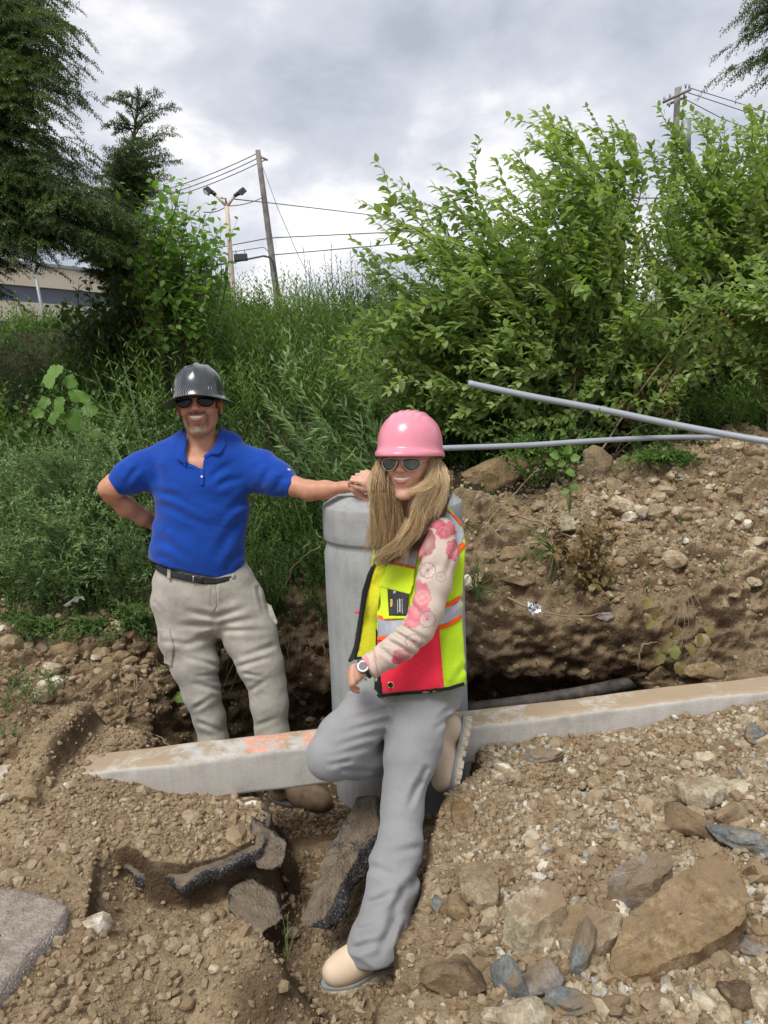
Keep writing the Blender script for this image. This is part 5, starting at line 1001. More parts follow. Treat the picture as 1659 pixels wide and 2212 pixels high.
# ------------------------------------------------------------------ solid modelling on a grid: bodies and clothes
class Field:
    def __init__(s, lo, hi, h=.0035):
        s.lo = np.array(lo, float); s.h = h; s.n = np.ceil((np.array(hi)-s.lo)/h).astype(int)+1; s.f = np.full(s.n, .2, np.float32)
    def sub_(s, lo, hi):
        a = np.clip(np.floor((np.array(lo)-s.lo)/s.h).astype(int), 0, s.n-1); b = np.clip(np.ceil((np.array(hi)-s.lo)/s.h).astype(int)+1, 1, s.n)
        if (b <= a).any(): return None
        sl = tuple(slice(i, j) for i, j in zip(a, b)); ax = [s.lo[k]+s.h*np.arange(a[k], b[k]) for k in range(3)]
        return sl, np.stack(np.meshgrid(*ax, indexing='ij'), -1)
    def put(s, sl, d, k, mode):
        g = s.f[sl]; d = d.astype(np.float32)
        if mode == 'sub': d = -d; h = np.maximum(k-np.abs(g-d), 0)/max(k, 1e-6); s.f[sl] = np.maximum(g, d)+h*h*k/4
        else: h = np.maximum(k-np.abs(g-d), 0)/max(k, 1e-6); s.f[sl] = np.minimum(g, d)-h*h*k/4
    def cap(s, a, b, ra, rb, k=.012, mode='add'):
        a, b = np.asarray(a, float), np.asarray(b, float); m = max(ra, rb)+k+.03; q = s.sub_(np.minimum(a, b)-m, np.maximum(a, b)+m)
        if q is None: return s
        sl, P = q; ab = b-a; t = np.clip(((P-a)@ab)/(ab@ab+1e-12), 0, 1); d = np.linalg.norm(P-a-t[..., None]*ab, axis=-1)-(ra+(rb-ra)*t); s.put(sl, d, k, mode); return s
    def ell(s, c, r, M=None, k=.012, mode='add'):
        c = np.asarray(c, float); r = np.asarray(r, float); m = r.max()+k+.03; q = s.sub_(c-m, c+m)
        if q is None: return s
        sl, P = q; L = P-c
        if M is not None: L = L@np.asarray(M)
        u = np.linalg.norm(L/r, axis=-1); g = np.linalg.norm(L/r**2, axis=-1); d = np.where(g > 1e-6, u*(u-1)/np.maximum(g, 1e-6), -r.min()); s.put(sl, d, k, mode); return s
    def loft(s, St, k=.02, flat=(False, False), mode='add', grow=0, kp=None):
        """St: list of (centre, side vector, half width a, half depth b)"""
        sh = k*.22; St = [(np.asarray(c, float), nrm(sv), max(a-sh, a*.7), max(b-sh, b*.7)) for c, sv, a, b in St]; n = len(St)
        C = np.array([q[0] for q in St]); R = max(max(q[2], q[3]) for q in St)+k+.02; q = s.sub_(C.min(0)-R, C.max(0)+R)
        if q is None: return s
        o0 = [x_.start for x_ in q[0]]; tot = np.full([x_.stop-x_.start for x_ in q[0]], .2, np.float32)
        for i in range(n-1):
            (c0, s0, a0, b0), (c1, s1, a1, b1) = St[i], St[i+1]; ab = c1-c0; T = nrm(ab); R = max(a0, a1, b0, b1)+k+.012
            w = s.sub_(np.minimum(c0, c1)-R, np.maximum(c0, c1)+R)
            if w is None: continue
            sl = tuple(slice(x_.start-o, x_.stop-o) for x_, o in zip(w[0], o0)); g0 = tot[sl]
            if g0.shape != w[1].shape[:3]: continue
            P = w[1].astype(np.float32)-c0.astype(np.float32); Sm = nrm(s0+s1); Sm = nrm(Sm-T*(Sm@T)); Fm = np.cross(T, Sm)
            la = float(np.linalg.norm(ab)); z = P@T.astype(np.float32); t = z/la; tc = np.clip(t, 0, 1); z = z-tc*la
            x, y = P@Sm.astype(np.float32), P@Fm.astype(np.float32); tw = tc*tc*(3-2*tc); a = a0+(a1-a0)*tw; b = b0+(b1-b0)*tw; e0 = i == 0 and flat[0]; e1 = i == n-2 and flat[1]
            out = ((t < 0) if e0 else False) | ((t > 1) if e1 else False); za = np.abs(z); zz = np.where(out, 0, z) if (e0 or e1) else z; r = np.minimum(a, b)
            xa, yb, zr = x/a, y/b, zz/r; u = np.sqrt(xa*xa+yb*yb+zr*zr); xa /= a; yb /= b; zr /= r; g = np.sqrt(xa*xa+yb*yb+zr*zr); d = u*(u-1)/np.maximum(g, 1e-6); d = np.where(u < 1e-3, -r, d)
            if e0 or e1: d = np.maximum(d, np.where(out, za, -1))
            h = np.maximum(k-np.abs(g0-d), 0)/k; tot[sl] = np.minimum(g0, d)-h*h*k/4
        s.put(q[0], tot, k if kp is None else kp, mode); return s
    def disp(s, fn, band=.03):
        i = np.where(np.abs(s.f) < band); P = s.lo+s.h*np.stack(i, -1); s.f[i] -= fn(P).astype(np.float32); return s
    def carve(s, poly, ymax, ymin=0, mode='sub', k=.003):
        q = np.array([J(x, y, d) for x, y in poly for d in (max(ymin, .5), ymax)]); r = s.sub_(q.min(0)-.01, q.max(0)+.01)
        if r is None: return s
        sl, P = r; x, y = PX(P); d = sdpoly(x, y, poly)*P[..., 1]/FPX; d = np.maximum(np.maximum(d, P[..., 1]-ymax), ymin-P[..., 1]); s.put(sl, d, k, mode); return s
    def sample(s, P):
        q = (np.asarray(P)-s.lo)/s.h; i = np.clip(np.floor(q).astype(int), 0, s.n-2); f = np.clip(q-i, 0, 1); r = 0
        for a in (0, 1):
            for b in (0, 1):
                for c in (0, 1): r = r+s.f[i[..., 0]+a, i[..., 1]+b, i[..., 2]+c]*(f[..., 0] if a else 1-f[..., 0])*(f[..., 1] if b else 1-f[..., 1])*(f[..., 2] if c else 1-f[..., 2])
        return r
    def blur(s, n=1):
        for _ in range(n):
            for ax in range(3):
                g = s.f; s.f = .5*g+.25*np.roll(g, 1, ax)+.25*np.roll(g, -1, ax)
        return s
    def mesh(s):
        """surface nets"""
        f = s.f; ins = f < 0; nx, ny, nz = f.shape; c = np.zeros((nx-1, ny-1, nz-1), np.int8)
        for a in (0, 1):
            for b in (0, 1):
                for d in (0, 1): c += ins[a:nx-1+a, b:ny-1+b, d:nz-1+d]
        act = np.argwhere((c > 0) & (c < 8)); idx = np.full(c.shape, -1, np.int32); idx[tuple(act.T)] = np.arange(len(act))
        ps = np.zeros((len(act), 3)); ct = np.zeros(len(act)); cn = [(a, b, d) for a in (0, 1) for b in (0, 1) for d in (0, 1)]
        for p_ in cn:
            for ax in range(3):
                if p_[ax]: continue
                q = list(p_); q[ax] = 1; A = f[tuple((act+p_).T)]; B = f[tuple((act+q).T)]; m = (A < 0) != (B < 0); t = np.where(m, A/(A-B+1e-12*(A == B)), 0)
                for k in range(3): ps[:, k] += np.where(m, p_[k]+(t if k == ax else 0), 0)
                ct += m
        V = s.lo+s.h*(act+ps/ct[:, None]); Fs = []
        for ax in range(3):
            u, v = (ax+1) % 3, (ax+2) % 3; sa = [slice(None)]*3; sb = [slice(None)]*3; sa[ax] = slice(0, -1); sb[ax] = slice(1, None)
            A = ins[tuple(sa)]; B = ins[tuple(sb)]; e = np.argwhere(A != B); ok = (e[:, u] > 0) & (e[:, v] > 0) & (e[:, u] < f.shape[u]-1) & (e[:, v] < f.shape[v]-1); e = e[ok]
            def at(du, dv): q = e.copy(); q[:, u] += du; q[:, v] += dv; return idx[tuple(q.T)]
            Q = np.stack([at(-1, -1), at(0, -1), at(0, 0), at(-1, 0)], 1); fl = A[tuple(e.T)]; Q = np.where(fl[:, None], Q, Q[:, ::-1]); Fs.append(Q)
        Fq = np.concatenate(Fs); return V, Fq[(Fq >= 0).all(1)]
    def obj(s, name, mat, parent, colf=None, label=None, relax=1):
        V, Fq = s.mesh()
        for _ in range(relax):
            S_ = np.zeros_like(V); c = np.zeros(len(V))
            for a, b in ((0, 1), (1, 2), (2, 3), (3, 0)):
                np.add.at(S_, Fq[:, a], V[Fq[:, b]]); np.add.at(S_, Fq[:, b], V[Fq[:, a]]); np.add.at(c, Fq[:, a], 1); np.add.at(c, Fq[:, b], 1)
            V = .5*V+.5*S_/np.maximum(c, 1)[:, None]
        o = link(name, mesh_np(name, V, Fq, cols=None if colf is None else colf(V)), mat); part(o, parent, label); return o
def ST(xl, yl, xr, yr, d, b, db=0):
    """station whose outline runs from picture place l to r; d depth, b half depth"""
    l, r = J(xl, yl, d), J(xr, yr, d); return ((l+r)/2+np.array([0, db, 0]), r-l, float(np.linalg.norm(r-l))/2, b)
def C3(x, y, d, a, b=None, sv=(1, 0, 0)): return (J(x, y, d), np.array(sv, float), a, b or a)
def decal(name, poly, fld, mat, parent, out=.003, thick=.003, sp=3.2, d0=1.2, d1=4.0, uv=None, label=None):
    """a flat-cut piece (picture outline) laid on a modelled surface"""
    P = []; n = len(poly)
    for i in range(n):
        a, b = np.array(poly[i], float), np.array(poly[(i+1) % n], float); m = max(1, int(np.hypot(*(b-a))/sp)); P += [tuple(a+(b-a)*k/m) for k in range(m)]
    nb_ = len(P); q = np.array(P); xs_ = np.arange(q[:, 0].min(), q[:, 0].max(), sp); ys_ = np.arange(q[:, 1].min(), q[:, 1].max(), sp)
    X, Y = np.meshgrid(xs_, ys_); X = X+((np.arange(len(ys_)) % 2)*sp*.5)[:, None]; X, Y = X.ravel(), Y.ravel(); k = sdpoly(X, Y, poly) < -sp*.45; pts = P+list(zip(X[k], Y[k]))
    r = geometry.delaunay_2d_cdt([Vector(p_) for p_ in pts], [(i, (i+1) % nb_) for i in range(nb_)], [], 1, 1e-4); vs = np.array([v[:] for v in r[0]]); fs = [tuple(f) for f in r[2]]
    D = np.array([ray(x, y) for x, y in vs]); Du = D/np.linalg.norm(D, axis=1, keepdims=True); t = np.full(len(vs), np.nan)
    for tt_ in np.arange(d0, d1, fld.h*.8):
        w = np.isnan(t)
        if not w.any(): break
        Pt = CAM+Du[w]*tt_; inb = ((Pt > fld.lo) & (Pt < fld.lo+fld.h*(fld.n-1))).all(1); v = np.full(len(Pt), 1.); v[inb] = fld.sample(Pt[inb]); h_ = v < 0
        ix = np.where(w)[0][h_]; t[ix] = tt_
    g = ~np.isnan(t)
    if not g.any(): return None
    for i in np.where(~g)[0]: j = np.where(g)[0][np.argmin(((vs[g]-vs[i])**2).sum(1))]; t[i] = t[j]
    A = [set() for _ in vs]
    for f in fs:
        for i in f: A[i] |= set(f)
    for _ in range(2): t = np.array([.4*t[i]+.6*np.mean([t[j] for j in A[i]]) if A[i] else t[i] for i in range(len(t))])
    V = CAM+Du*(t-out)[:, None]; me = bpy.data.meshes.new(name); me.from_pydata(V.tolist(), [], fs); me.update(); me.polygons.foreach_set('use_smooth', [True]*len(me.polygons))
    nn = np.array(me.polygons[0].normal)
    if nn@Du[0] > 0: me.flip_normals()
    o = link(name, me, mat); part(o, parent, label); m = o.modifiers.new('s', 'SOLIDIFY'); m.thickness = thick; m.offset = 0; return o
def band(p_, w):
    """polygon band of width w along polyline p_ (picture units)"""
    q = np.array(p_, float); T = np.gradient(q, axis=0); T /= np.linalg.norm(T, axis=1, keepdims=True); Nn = np.stack([-T[:, 1], T[:, 0]], 1)*w/2; return [tuple(x) for x in q+Nn]+[tuple(x) for x in (q-Nn)[::-1]]
def fold(P, dr, fr, amp, seed=0, along=.22):
    """ridged creases whose ridges run across direction dr"""
    d = nrm(np.array(dr, float)); q = P*along*fr; t = (P@d)*fr; n = fbm(q+np.outer(t, d)*(1-along) if P.ndim == 2 else q, 1.0, 3, seed); return amp*(.5-np.abs(n)*2.6)
# skin, cloth materials
M_skin = vcol_mat('skin', .48, .4, .25, 500, .0008, .12, .05)
def cloth(name, col, bsc=700, bs=.35, rough=.9, var=.06, spec=.1, sheen=.2):
    m, t, b, _ = newmat(name); n = noise(t, 12, 5, .6)
    t.links.new(ramp(t, n, [(.3, tuple(c*(1-var) for c in col)), (.7, tuple(c*(1+var) for c in col))]), b.inputs['Base Color']); b.inputs['Roughness'].default_value = rough
    b.inputs['Specular IOR Level'].default_value = spec; b.inputs['Sheen Weight'].default_value = sheen; bump(t, b, [(noise(t, 55, 4, .6), .35, .006), (noise(t, bsc, 2), bs, .0006)]); return m
M_blue = cloth('blue_knit', (.008, .055, .33)); M_khaki = cloth('khaki_twill', (.37, .345, .30), var=.20); M_greyp = cloth('grey_suiting', (.26, .263, .27), var=.08)
M_belt = simple('black_leather', (.015, .015, .016), .4); M_metal = simple('steel', (.5, .5, .5), .3, 1.0); M_white = simple('white_button', (.7, .7, .72), .35); M_teeth = simple('teeth', (.66, .62, .54), .25, var=.03)
M_boot = simple('wheat_leather', (.66, .52, .37), .8, var=.10, vs=14, bs=.2, bsc=150); M_sole = simple('pale_sole', (.58, .51, .39), .8, var=.15); M_welt = simple('grey_welt', (.30, .34, .345), .7)
M_mboot = simple('muddy_boot_leather', (.19, .13, .08), .85, var=.35, vs=30); M_msole = simple('dark_boot_sole', (.08, .075, .07), .8, var=.4, vs=30)
def boot(name, par, heel, fwd, up, s, mat, msole, mwelt, shaft=.2, lug=True):
    X = nrm(fwd); Z = nrm(np.array(up)-X*(np.array(up)@X)); Y = np.cross(Z, X); M = np.stack([X, Y, Z], 1)*1.0; B = np.array(heel, float)
    W_ = lambda x, y, z: B+(M@np.array([x, y, z]))*s
    c = W_(.14, 0, .08); F = Field(c-.24, c+.24, .0036)
    F.ell(W_(.222, 0, .052), np.array([.058, .049, .044])*s, M, .02); F.ell(W_(.16, -.004, .055), np.array([.07, .045, .045])*s, M, .03); F.cap(W_(.19, 0, .065), W_(.085, 0, .115), .040*s, .047*s, .03); F.ell(W_(.045, 0, .06), np.array([.047, .038, .055])*s, M, .03)
    F.cap(W_(.07, 0, .12), W_(.058, 0, shaft), .040*s, .040*s, .02)
    i = np.where(np.abs(F.f) < .2); P = F.lo+F.h*np.stack(i, -1); z = ((P-B)@Z)/s; F.f[i] = np.maximum(F.f[i], ((.024-z)*s).astype(np.float32))
    F.disp(lambda P: .0022*(.5-np.abs(fbm(P, 30, 2, 3))*3)*np.exp(-((((P-B)@X)/s-.15)/.05)**2), .02)
    root = F.obj(name, mat, par)
    def outline(g=0, n=44):
        o = []
        for k in range(n):
            a = 2*PI*k/n; cx_ = math.cos(a); sy = math.sin(a); x = .137+.146*cx_+g*cx_; w = .039+.012*math.exp(-((x-.21)/.06)**2)-.010*math.exp(-((x-.12)/.04)**2); o.append((x, (w+g)*np.sign(sy)*abs(sy)**.75))
        return o
    def extr(o, z0, z1, nm, mt):
        n = len(o); V = [W_(x, y, z0) for x, y in o]+[W_(x, y, z1) for x, y in o]; mb = MB(); mb.add(V, [tuple(range(n))[::-1], tuple(range(n, 2*n))]+[(k, (k+1) % n, n+(k+1) % n, n+k) for k in range(n)]); q = mb.build(nm, mt, False, .0015); part(q, root); return q
    extr(outline(.002), .017, .027, 'welt', mwelt); so = extr(outline(0), .0, .017, 'sole', msole)
    if lug:
        mb = MB(); o = outline(.003, 46)
        for k in range(0, 46, 2):
            (x0, y0), (x1, y1) = o[k], o[(k+1) % 46]; V = [W_(a*f+.137*(1-f), b*f, z) for f in (1, .7) for a, b in ((x0, y0), (x1, y1)) for z in (-.007, .012)]; mb.add(V, [(0, 1, 3, 2), (4, 6, 7, 5), (0, 4, 5, 1), (2, 3, 7, 6), (0, 2, 6, 4), (1, 5, 7, 3)])
        q = mb.build('tread_lugs', msole, False); part(q, root); q['kind'] = 'stuff'
    return root, W_
def hand(F, w, fwd, back, s, side=1, curls=((.25, .35, .3),)*4, thumb=(.6, .35), spread=.06, k=.007):
    """hand grown from wrist w; back = direction out of the back of the hand; side=+1 puts the thumb along cross(fwd, back)"""
    X = nrm(fwd); Z = nrm(np.array(back)-X*(np.array(back)@X)); Y = np.cross(X, Z)*side; L = lambda x, y, z: np.array(w)+(X*x+Y*y+Z*z)*s
    F.loft([(L(-.01, 0, 0), Y, .028*s, .020*s), (L(.03, .004, 0), Y, .036*s, .017*s), (L(.065, .002, .002), Y, .042*s, .015*s), (L(.088, 0, .001), Y, .041*s, .012*s)], .012)
    ys = (.032, .011, -.011, -.030); ln = ((.043, .026, .021), (.047, .030, .022), (.044, .028, .021), (.034, .021, .018)); rr = (.0095, .0098, .0092, .0082)
    for i in range(4):
        p_ = L(.085-.004*abs(i-1), ys[i], .002); a = 0; c = curls[i % len(curls)]; sp_ = spread*(1.5-i)
        for j in range(3):
            a += c[j]; d = nrm(X*math.cos(a)*math.cos(sp_)+Y*math.sin(sp_)-Z*math.sin(a)); q = p_+d*ln[i][j]*s; F.cap(p_, q, rr[i]*s*(1-.07*j), rr[i]*s*(1-.07*(j+1)), k*(.8 if j else 1.3)); p_ = q
    p_ = L(.02, .026, -.004); d = nrm(X*math.cos(thumb[0])+Y*math.sin(thumb[0])-Z*.35); q = p_+d*.042*s; F.cap(p_, q, .0155*s, .0125*s, .012)
    d2 = nrm(X*math.cos(thumb[0]-thumb[1])+Y*math.sin(thumb[0]-thumb[1])-Z*.45); q2 = q+d2*.032*s; F.cap(q, q2, .0118*s, .0108*s, .006); q3 = q2+nrm(d2+X*.25)*.024*s; F.cap(q2, q3, .0106*s, .0085*s, .006)
def basis(yaw, pitch, roll, side=1):
    """head axes: x to the viewer's right, y out of the face (towards the camera), z up; yaw turns the face to the viewer's right"""
    M = Matrix.Rotation(math.radians(yaw), 3, 'Z')@Matrix.Rotation(math.radians(pitch), 3, 'X')@Matrix.Rotation(math.radians(roll), 3, 'Y')
    return np.array(M)@np.array([[1, 0, 0], [0, -1, 0], [0, 0, 1]], float)
class Head:
    def __init__(s, c, M, h): s.c = np.array(c, float); s.M = M; s.h = h
    def W(s, x, y, z): return s.c+s.M@np.array([x, y, z], float)*s.h
    def loc(s, P): return ((P-s.c)@s.M)/s.h
    def add(s, F, male=True, smile=1):
        h = s.h; R = lambda *r: np.array(r)*h; W_ = s.W
        F.ell(W_(0, -.10, .16), R(.335, .43, .345), s.M, .03*h); F.ell(W_(0, .06, -.06), R(.285, .30, .36), s.M, .12*h)
        F.ell(W_(0, .12, -.28), R(.20 if male else .19, .20, .17), s.M, .1*h)
        for e in (-1, 1):
            F.cap(W_(e*(.20 if male else .185), -.02, -.22), W_(e*.07, .25, -.44), .065*h if male else .05*h, .052*h, .10*h); F.ell(W_(e*.165, .245, -.10), R(.095, .075, .075), s.M, .07*h)
            F.ell(W_(e*.145, .33, .045), R(.07, .035, .045), s.M, .02*h, 'sub'); F.ell(W_(e*.145, .295, .045), R(.06, .06, .045), s.M, .01*h)
            F.cap(W_(e*.05, .385, .13), W_(e*.2, .325, .125), .035*h, .03*h, .05*h)
            if male or True:
                F.ell(W_(e*.345, -.03, .0), R(.034, .09, .13), s.M@np.array(Matrix.Rotation(e*-.25, 3, 'Z')), .025*h); F.ell(W_(e*.372, .01, .01), R(.02, .045, .075), s.M, .02*h, 'sub'); F.cap(W_(e*.345, .01, -.09), W_(e*.34, -.01, -.11), .022*h, .02*h, .02*h)
            F.ell(W_(e*.047, .405, -.075), R(.03, .035, .026), s.M, .025*h)
        F.ell(W_(0, .29, -.44), R(.09 if male else .075, .065, .06), s.M, .07*h)
        F.cap(W_(0, .37, .10), W_(0, .445, -.055), .026*h, .040*h, .05*h); F.ell(W_(0, .455, -.065), R(.036, .034, .030), s.M, .03*h)
        F.ell(W_(0, .30, -.20), R(.15, .085, .10), s.M, .06*h)
        z0 = -.205; s.mz = z0
        def mc(x, dz=0, dy=0): return W_(x, .398-2.2*x*x+dy, z0+dz+1.6*x*x)
        xs_ = np.linspace(-.125, .125, 9)
        for a, b in zip(xs_[:-1], xs_[1:]): F.cap(mc(a, 0, 0), mc(b, 0, 0), .030*h*(1-abs(a)*5.5), .030*h*(1-abs(b)*5.5), .008*h, 'sub')
        for a, b in zip(xs_[:-1], xs_[1:]):
            F.cap(mc(a, .030*(1-abs(a)*6), -.010), mc(b, .030*(1-abs(b)*6), -.010), .0125*h, .0125*h, .012*h); F.cap(mc(a, -.040*(1-(a/.13)**2), -.012), mc(b, -.040*(1-(b/.13)**2), -.012), .0165*h*(1-abs(a)*3), .0165*h*(1-abs(b)*3), .014*h)
        return s
    def teeth(s, par):
        V = []; n = 57
        for r_ in range(4):
            for k in range(n): x = -.118+.236*k/(n-1); top = .028*(1-(x/.13)**2); bot = -.020*(1-(x/.125)**2)+.004*abs(math.sin(x*105)); g_ = -.016*(1-min(1, abs(math.sin(x*105+PI/2*0))*3.2))-.006*(r_ in (0, 3)); V.append(s.W(x, .388-2.2*x*x+g_, s.mz+1.6*x*x+top+(bot-top)*r_/3))
        Fq = [(r_*n+k, r_*n+k+1, (r_+1)*n+k+1, (r_+1)*n+k) for r_ in range(3) for k in range(n-1)]
        mb = MB(); mb.add(V, Fq); o = mb.build('teeth', M_teeth); m = o.modifiers.new('s', 'SOLIDIFY'); m.thickness = .003; part(o, par); return o
def lens_piece(hd, poly, y0, cv, name, mat, par, thick=.0025, n=3):
    """lens: outline (x,z) in head units bulged to follow the face"""
    c = np.mean(poly, 0); rings = [c+(np.array(poly)-c)*f for f in (0.02, .35, .7, 1.0)]; V = []; m = len(poly)
    for r_ in rings: V += [hd.W(x, y0-cv*x*x-(.25*(z-c[1])**2), z) for x, z in r_]
    Fq = [(i*m+j, (i+1)*m+j, (i+1)*m+(j+1) % m, i*m+(j+1) % m) for i in range(3) for j in range(m)]+[tuple(range(m))]
    mb = MB(); mb.add(V, Fq); o = mb.build(name, mat); q = o.modifiers.new('s', 'SOLIDIFY'); q.thickness = thick; part(o, par); return o
def smooth_poly(p_, it=2):
    p_ = [np.array(a, float) for a in p_]
    for _ in range(it):
        q = []
        for a, b in zip(p_, p_[1:]+p_[:1]): q += [a*.75+b*.25, a*.25+b*.75]
        p_ = q
    return p_
SKIN_M = np.array([.50, .245, .155]); SKIN_W = np.array([.60, .345, .245])
# ------------------------------------------------------------------ the man in blue
MD = 3.15
man = thing('person', 'man in blue polo shirt and dark hard hat standing with one arm on the column', 'person', (-.70, MD, -.08))
b0 = lambda *a: np.array(a)
MH = Head(J(431, 879, MD-.02), basis(4, -5, -1), .254)
F = Field((-1.32, 2.78, .88), (.10, 3.48, 1.92), .0036)
MH.add(F, True)
F.loft([C3(434, 925, MD+.02, .062, .066), C3(436, 960, MD+.03, .068, .070), C3(438, 990, MD+.04, .085, .085)], .03)           # neck
F.loft([C3(432, 975, MD+.03, .11, .07), C3(432, 1005, MD+.02, .19, .095), C3(434, 1070, MD+.02, .175, .105), C3(430, 1180, MD+.02, .15, .09), C3(430, 1230, MD+.02, .15, .09)], .05)
F.cap(J(405, 1010, MD-.045), J(470, 1010, MD-.045), .05, .05, .05)
# his right arm, hand behind the hip; his left arm along the column
F.loft([ST(300, 985, 330, 1050, MD, .05), ST(262, 1000, 292, 1060, 3.12, .05), ST(226, 1030, 262, 1076, 3.10, .044), ST(212, 1052, 250, 1062, 3.10, .042), ST(224, 1078, 258, 1060, 3.12, .042), ST(258, 1112, 288, 1078, 3.17, .044), ST(300, 1134, 318, 1100, 3.22, .034), ST(330, 1148, 345, 1118, 3.27, .028)], .02)
hand(F, J(332, 1130, 3.27), J(372, 1150, 3.32)-J(332, 1130, 3.27), (-.2, .3, 1), 1.0, 1)
F.loft([ST(545, 975, 540, 1055, 3.13, .055), ST(595, 1000, 580, 1062, 3.10, .055), ST(645, 1030, 628, 1072, 3.06, .046), ST(672, 1037, 664, 1083, 3.03, .044), ST(700, 1037, 702, 1080, 3.01, .041), ST(740, 1039, 744, 1066, 2.99, .030), ST(762, 1037, 762, 1066, 2.98, .026)], .02)
hand(F, J(762, 1051, 2.98), J(825, 1054, 2.93)-J(762, 1051, 2.98), (-.05, -.35, .95), 1.0, 1, ((.12, .2, .25), (.18, .25, .25), (.22, .3, .3), (.25, .3, .3)), (.55, .3), .08)
def man_col(V):
    L = MH.loc(V); c = np.tile(SKIN_M, (len(V), 1)); x, y, z = L.T; hd = (z > -.62) & (np.abs(x) < .6) & (z < .7)
    g = lambda cx_, cz, rx, rz: np.exp(-((x-cx_)/rx)**2-((z-cz)/rz)**2)*(y > .05)
    def mixin(m, col): nonlocal c; m = np.clip(m*hd, 0, 1)[:, None]; c = c*(1-m)+np.array(col)*m
    lip = np.abs(z-(MH.mz+1.6*x*x)) ; front = (y > .2)
    mixin(.35*(g(.17, -.1, .09, .07)+g(-.17, -.1, .09, .07)+g(0, -.07, .06, .05)), (.58, .22, .15))
    st = sstep(-.10, -.22, z-.35*np.abs(x))*sstep(-.58, -.48, z)*sstep(-.1, .05, y); mixin(.34*st*(.8+.9*fbm(V, 260, 2, 5)*2), (.16, .095, .065))
    mus = np.exp(-((z+.140-1.0*x*x)/.030)**2)*sstep(.19, .13, np.abs(x))*front+np.exp(-((np.abs(x)-.150-.1*(z+.3))/.030)**2)*sstep(-.12, -.16, z)*sstep(-.40, -.30, z)*front*.7; mixin(.95*mus*(1+1.5*fbm(V, 200, 2, 8)), (.05, .032, .025))
    nl = np.exp(-((np.abs(x)-.11-.55*np.clip(-.08-z, 0, 1))/.014)**2)*sstep(-.24, -.2, z)*sstep(-.07, -.1, z)*front; mixin(.35*nl, (.22, .09, .06))
    mixin(.85*g(0, -.375, .12, .08)*(1+1.6*fbm(V, 240, 3, 9)*2), (.085, .065, .055)); mixin(.7*g(0, -.40, .065, .05)*(1+2*fbm(V, 240, 3, 9)*2), (.20, .18, .16)); mixin(.7*g(0, -.45, .12, .03), (.10, .085, .075))
    lm = ((np.exp(-((z-(MH.mz+1.6*x*x+.034*(1-(x/.13)**2)))/.014)**2)+np.exp(-((z-(MH.mz+1.6*x*x-.046*(1-(x/.13)**2)))/.020)**2))*(np.abs(x) < .125)*front); mixin(.7*lm, (.42, .16, .13))
    mixin(.9*((lip < .02) & (y < .385-2.2*x*x) & (y > .2) & (np.abs(x) < .12)), (.12, .03, .03))
    mixin(sstep(.24, .29, np.abs(x)-.05*0)*(z > -.05)*(y < .16)*(y > -.6)*(np.abs(x) < .31)*.9, (.03, .02, .015)); mixin(sstep(-.02, -.10, y)*(z > -.25)*(np.abs(x) < .30), (.03, .02, .015)); mixin(sstep(.10, .16, z)*.5, (.10, .06, .04))
    c = c*(1+.16*fbm(V, 60, 3, 4)+.18*fbm(V, 170, 2, 6))[:, None]; return c
F.obj('body', M_skin, man, man_col, relax=1); MH.teeth(man)
# polo shirt
S = Field((-1.22, 2.84, .80), (-.22, 3.46, 1.62), .0042)
S.loft([ST(384, 950, 486, 945, MD+.03, .070), ST(340, 968, 528, 962, MD+.03, .085), ST(326, 1000, 548, 1000, MD+.01, .115), ST(332, 1050, 540, 1050, MD, .128), ST(340, 1105, 535, 1095, MD, .132), ST(331, 1150, 528, 1150, MD-.005, .130), ST(325, 1195, 526, 1195, MD-.01, .135), ST(330, 1238, 529, 1238, MD-.01, .132)], .03, (False, True))
S.loft([ST(326, 962, 345, 1058, MD+.02, .078), ST(300, 975, 322, 1060, 3.14, .070), ST(262, 996, 296, 1064, 3.12, .070), ST(234, 1026, 262, 1073, 3.10, .062)], .04, (False, True))
S.loft([ST(526, 958, 528, 1058, MD, .078), ST(566, 970, 556, 1064, 3.13, .072), ST(606, 996, 590, 1072, 3.10, .070), ST(647, 1030, 626, 1077, 3.06, .058)], .04, (False, True))
S.carve([(395, 925), (401, 960), (399, 985), (404, 999), (424, 1007), (437, 1015), (440, 992), (456, 978), (470, 955), (478, 925)], MD+.02, 2.6)
S.carve([(398, 800), (398, 944), (474, 940), (474, 800)], 3.6, 2.6)
S.carve([(300, 1196), (333, 1212), (370, 1226), (418, 1239), (466, 1248), (500, 1242), (540, 1224), (560, 1224), (560, 1330), (300, 1330)], MD+.3, 2.6)
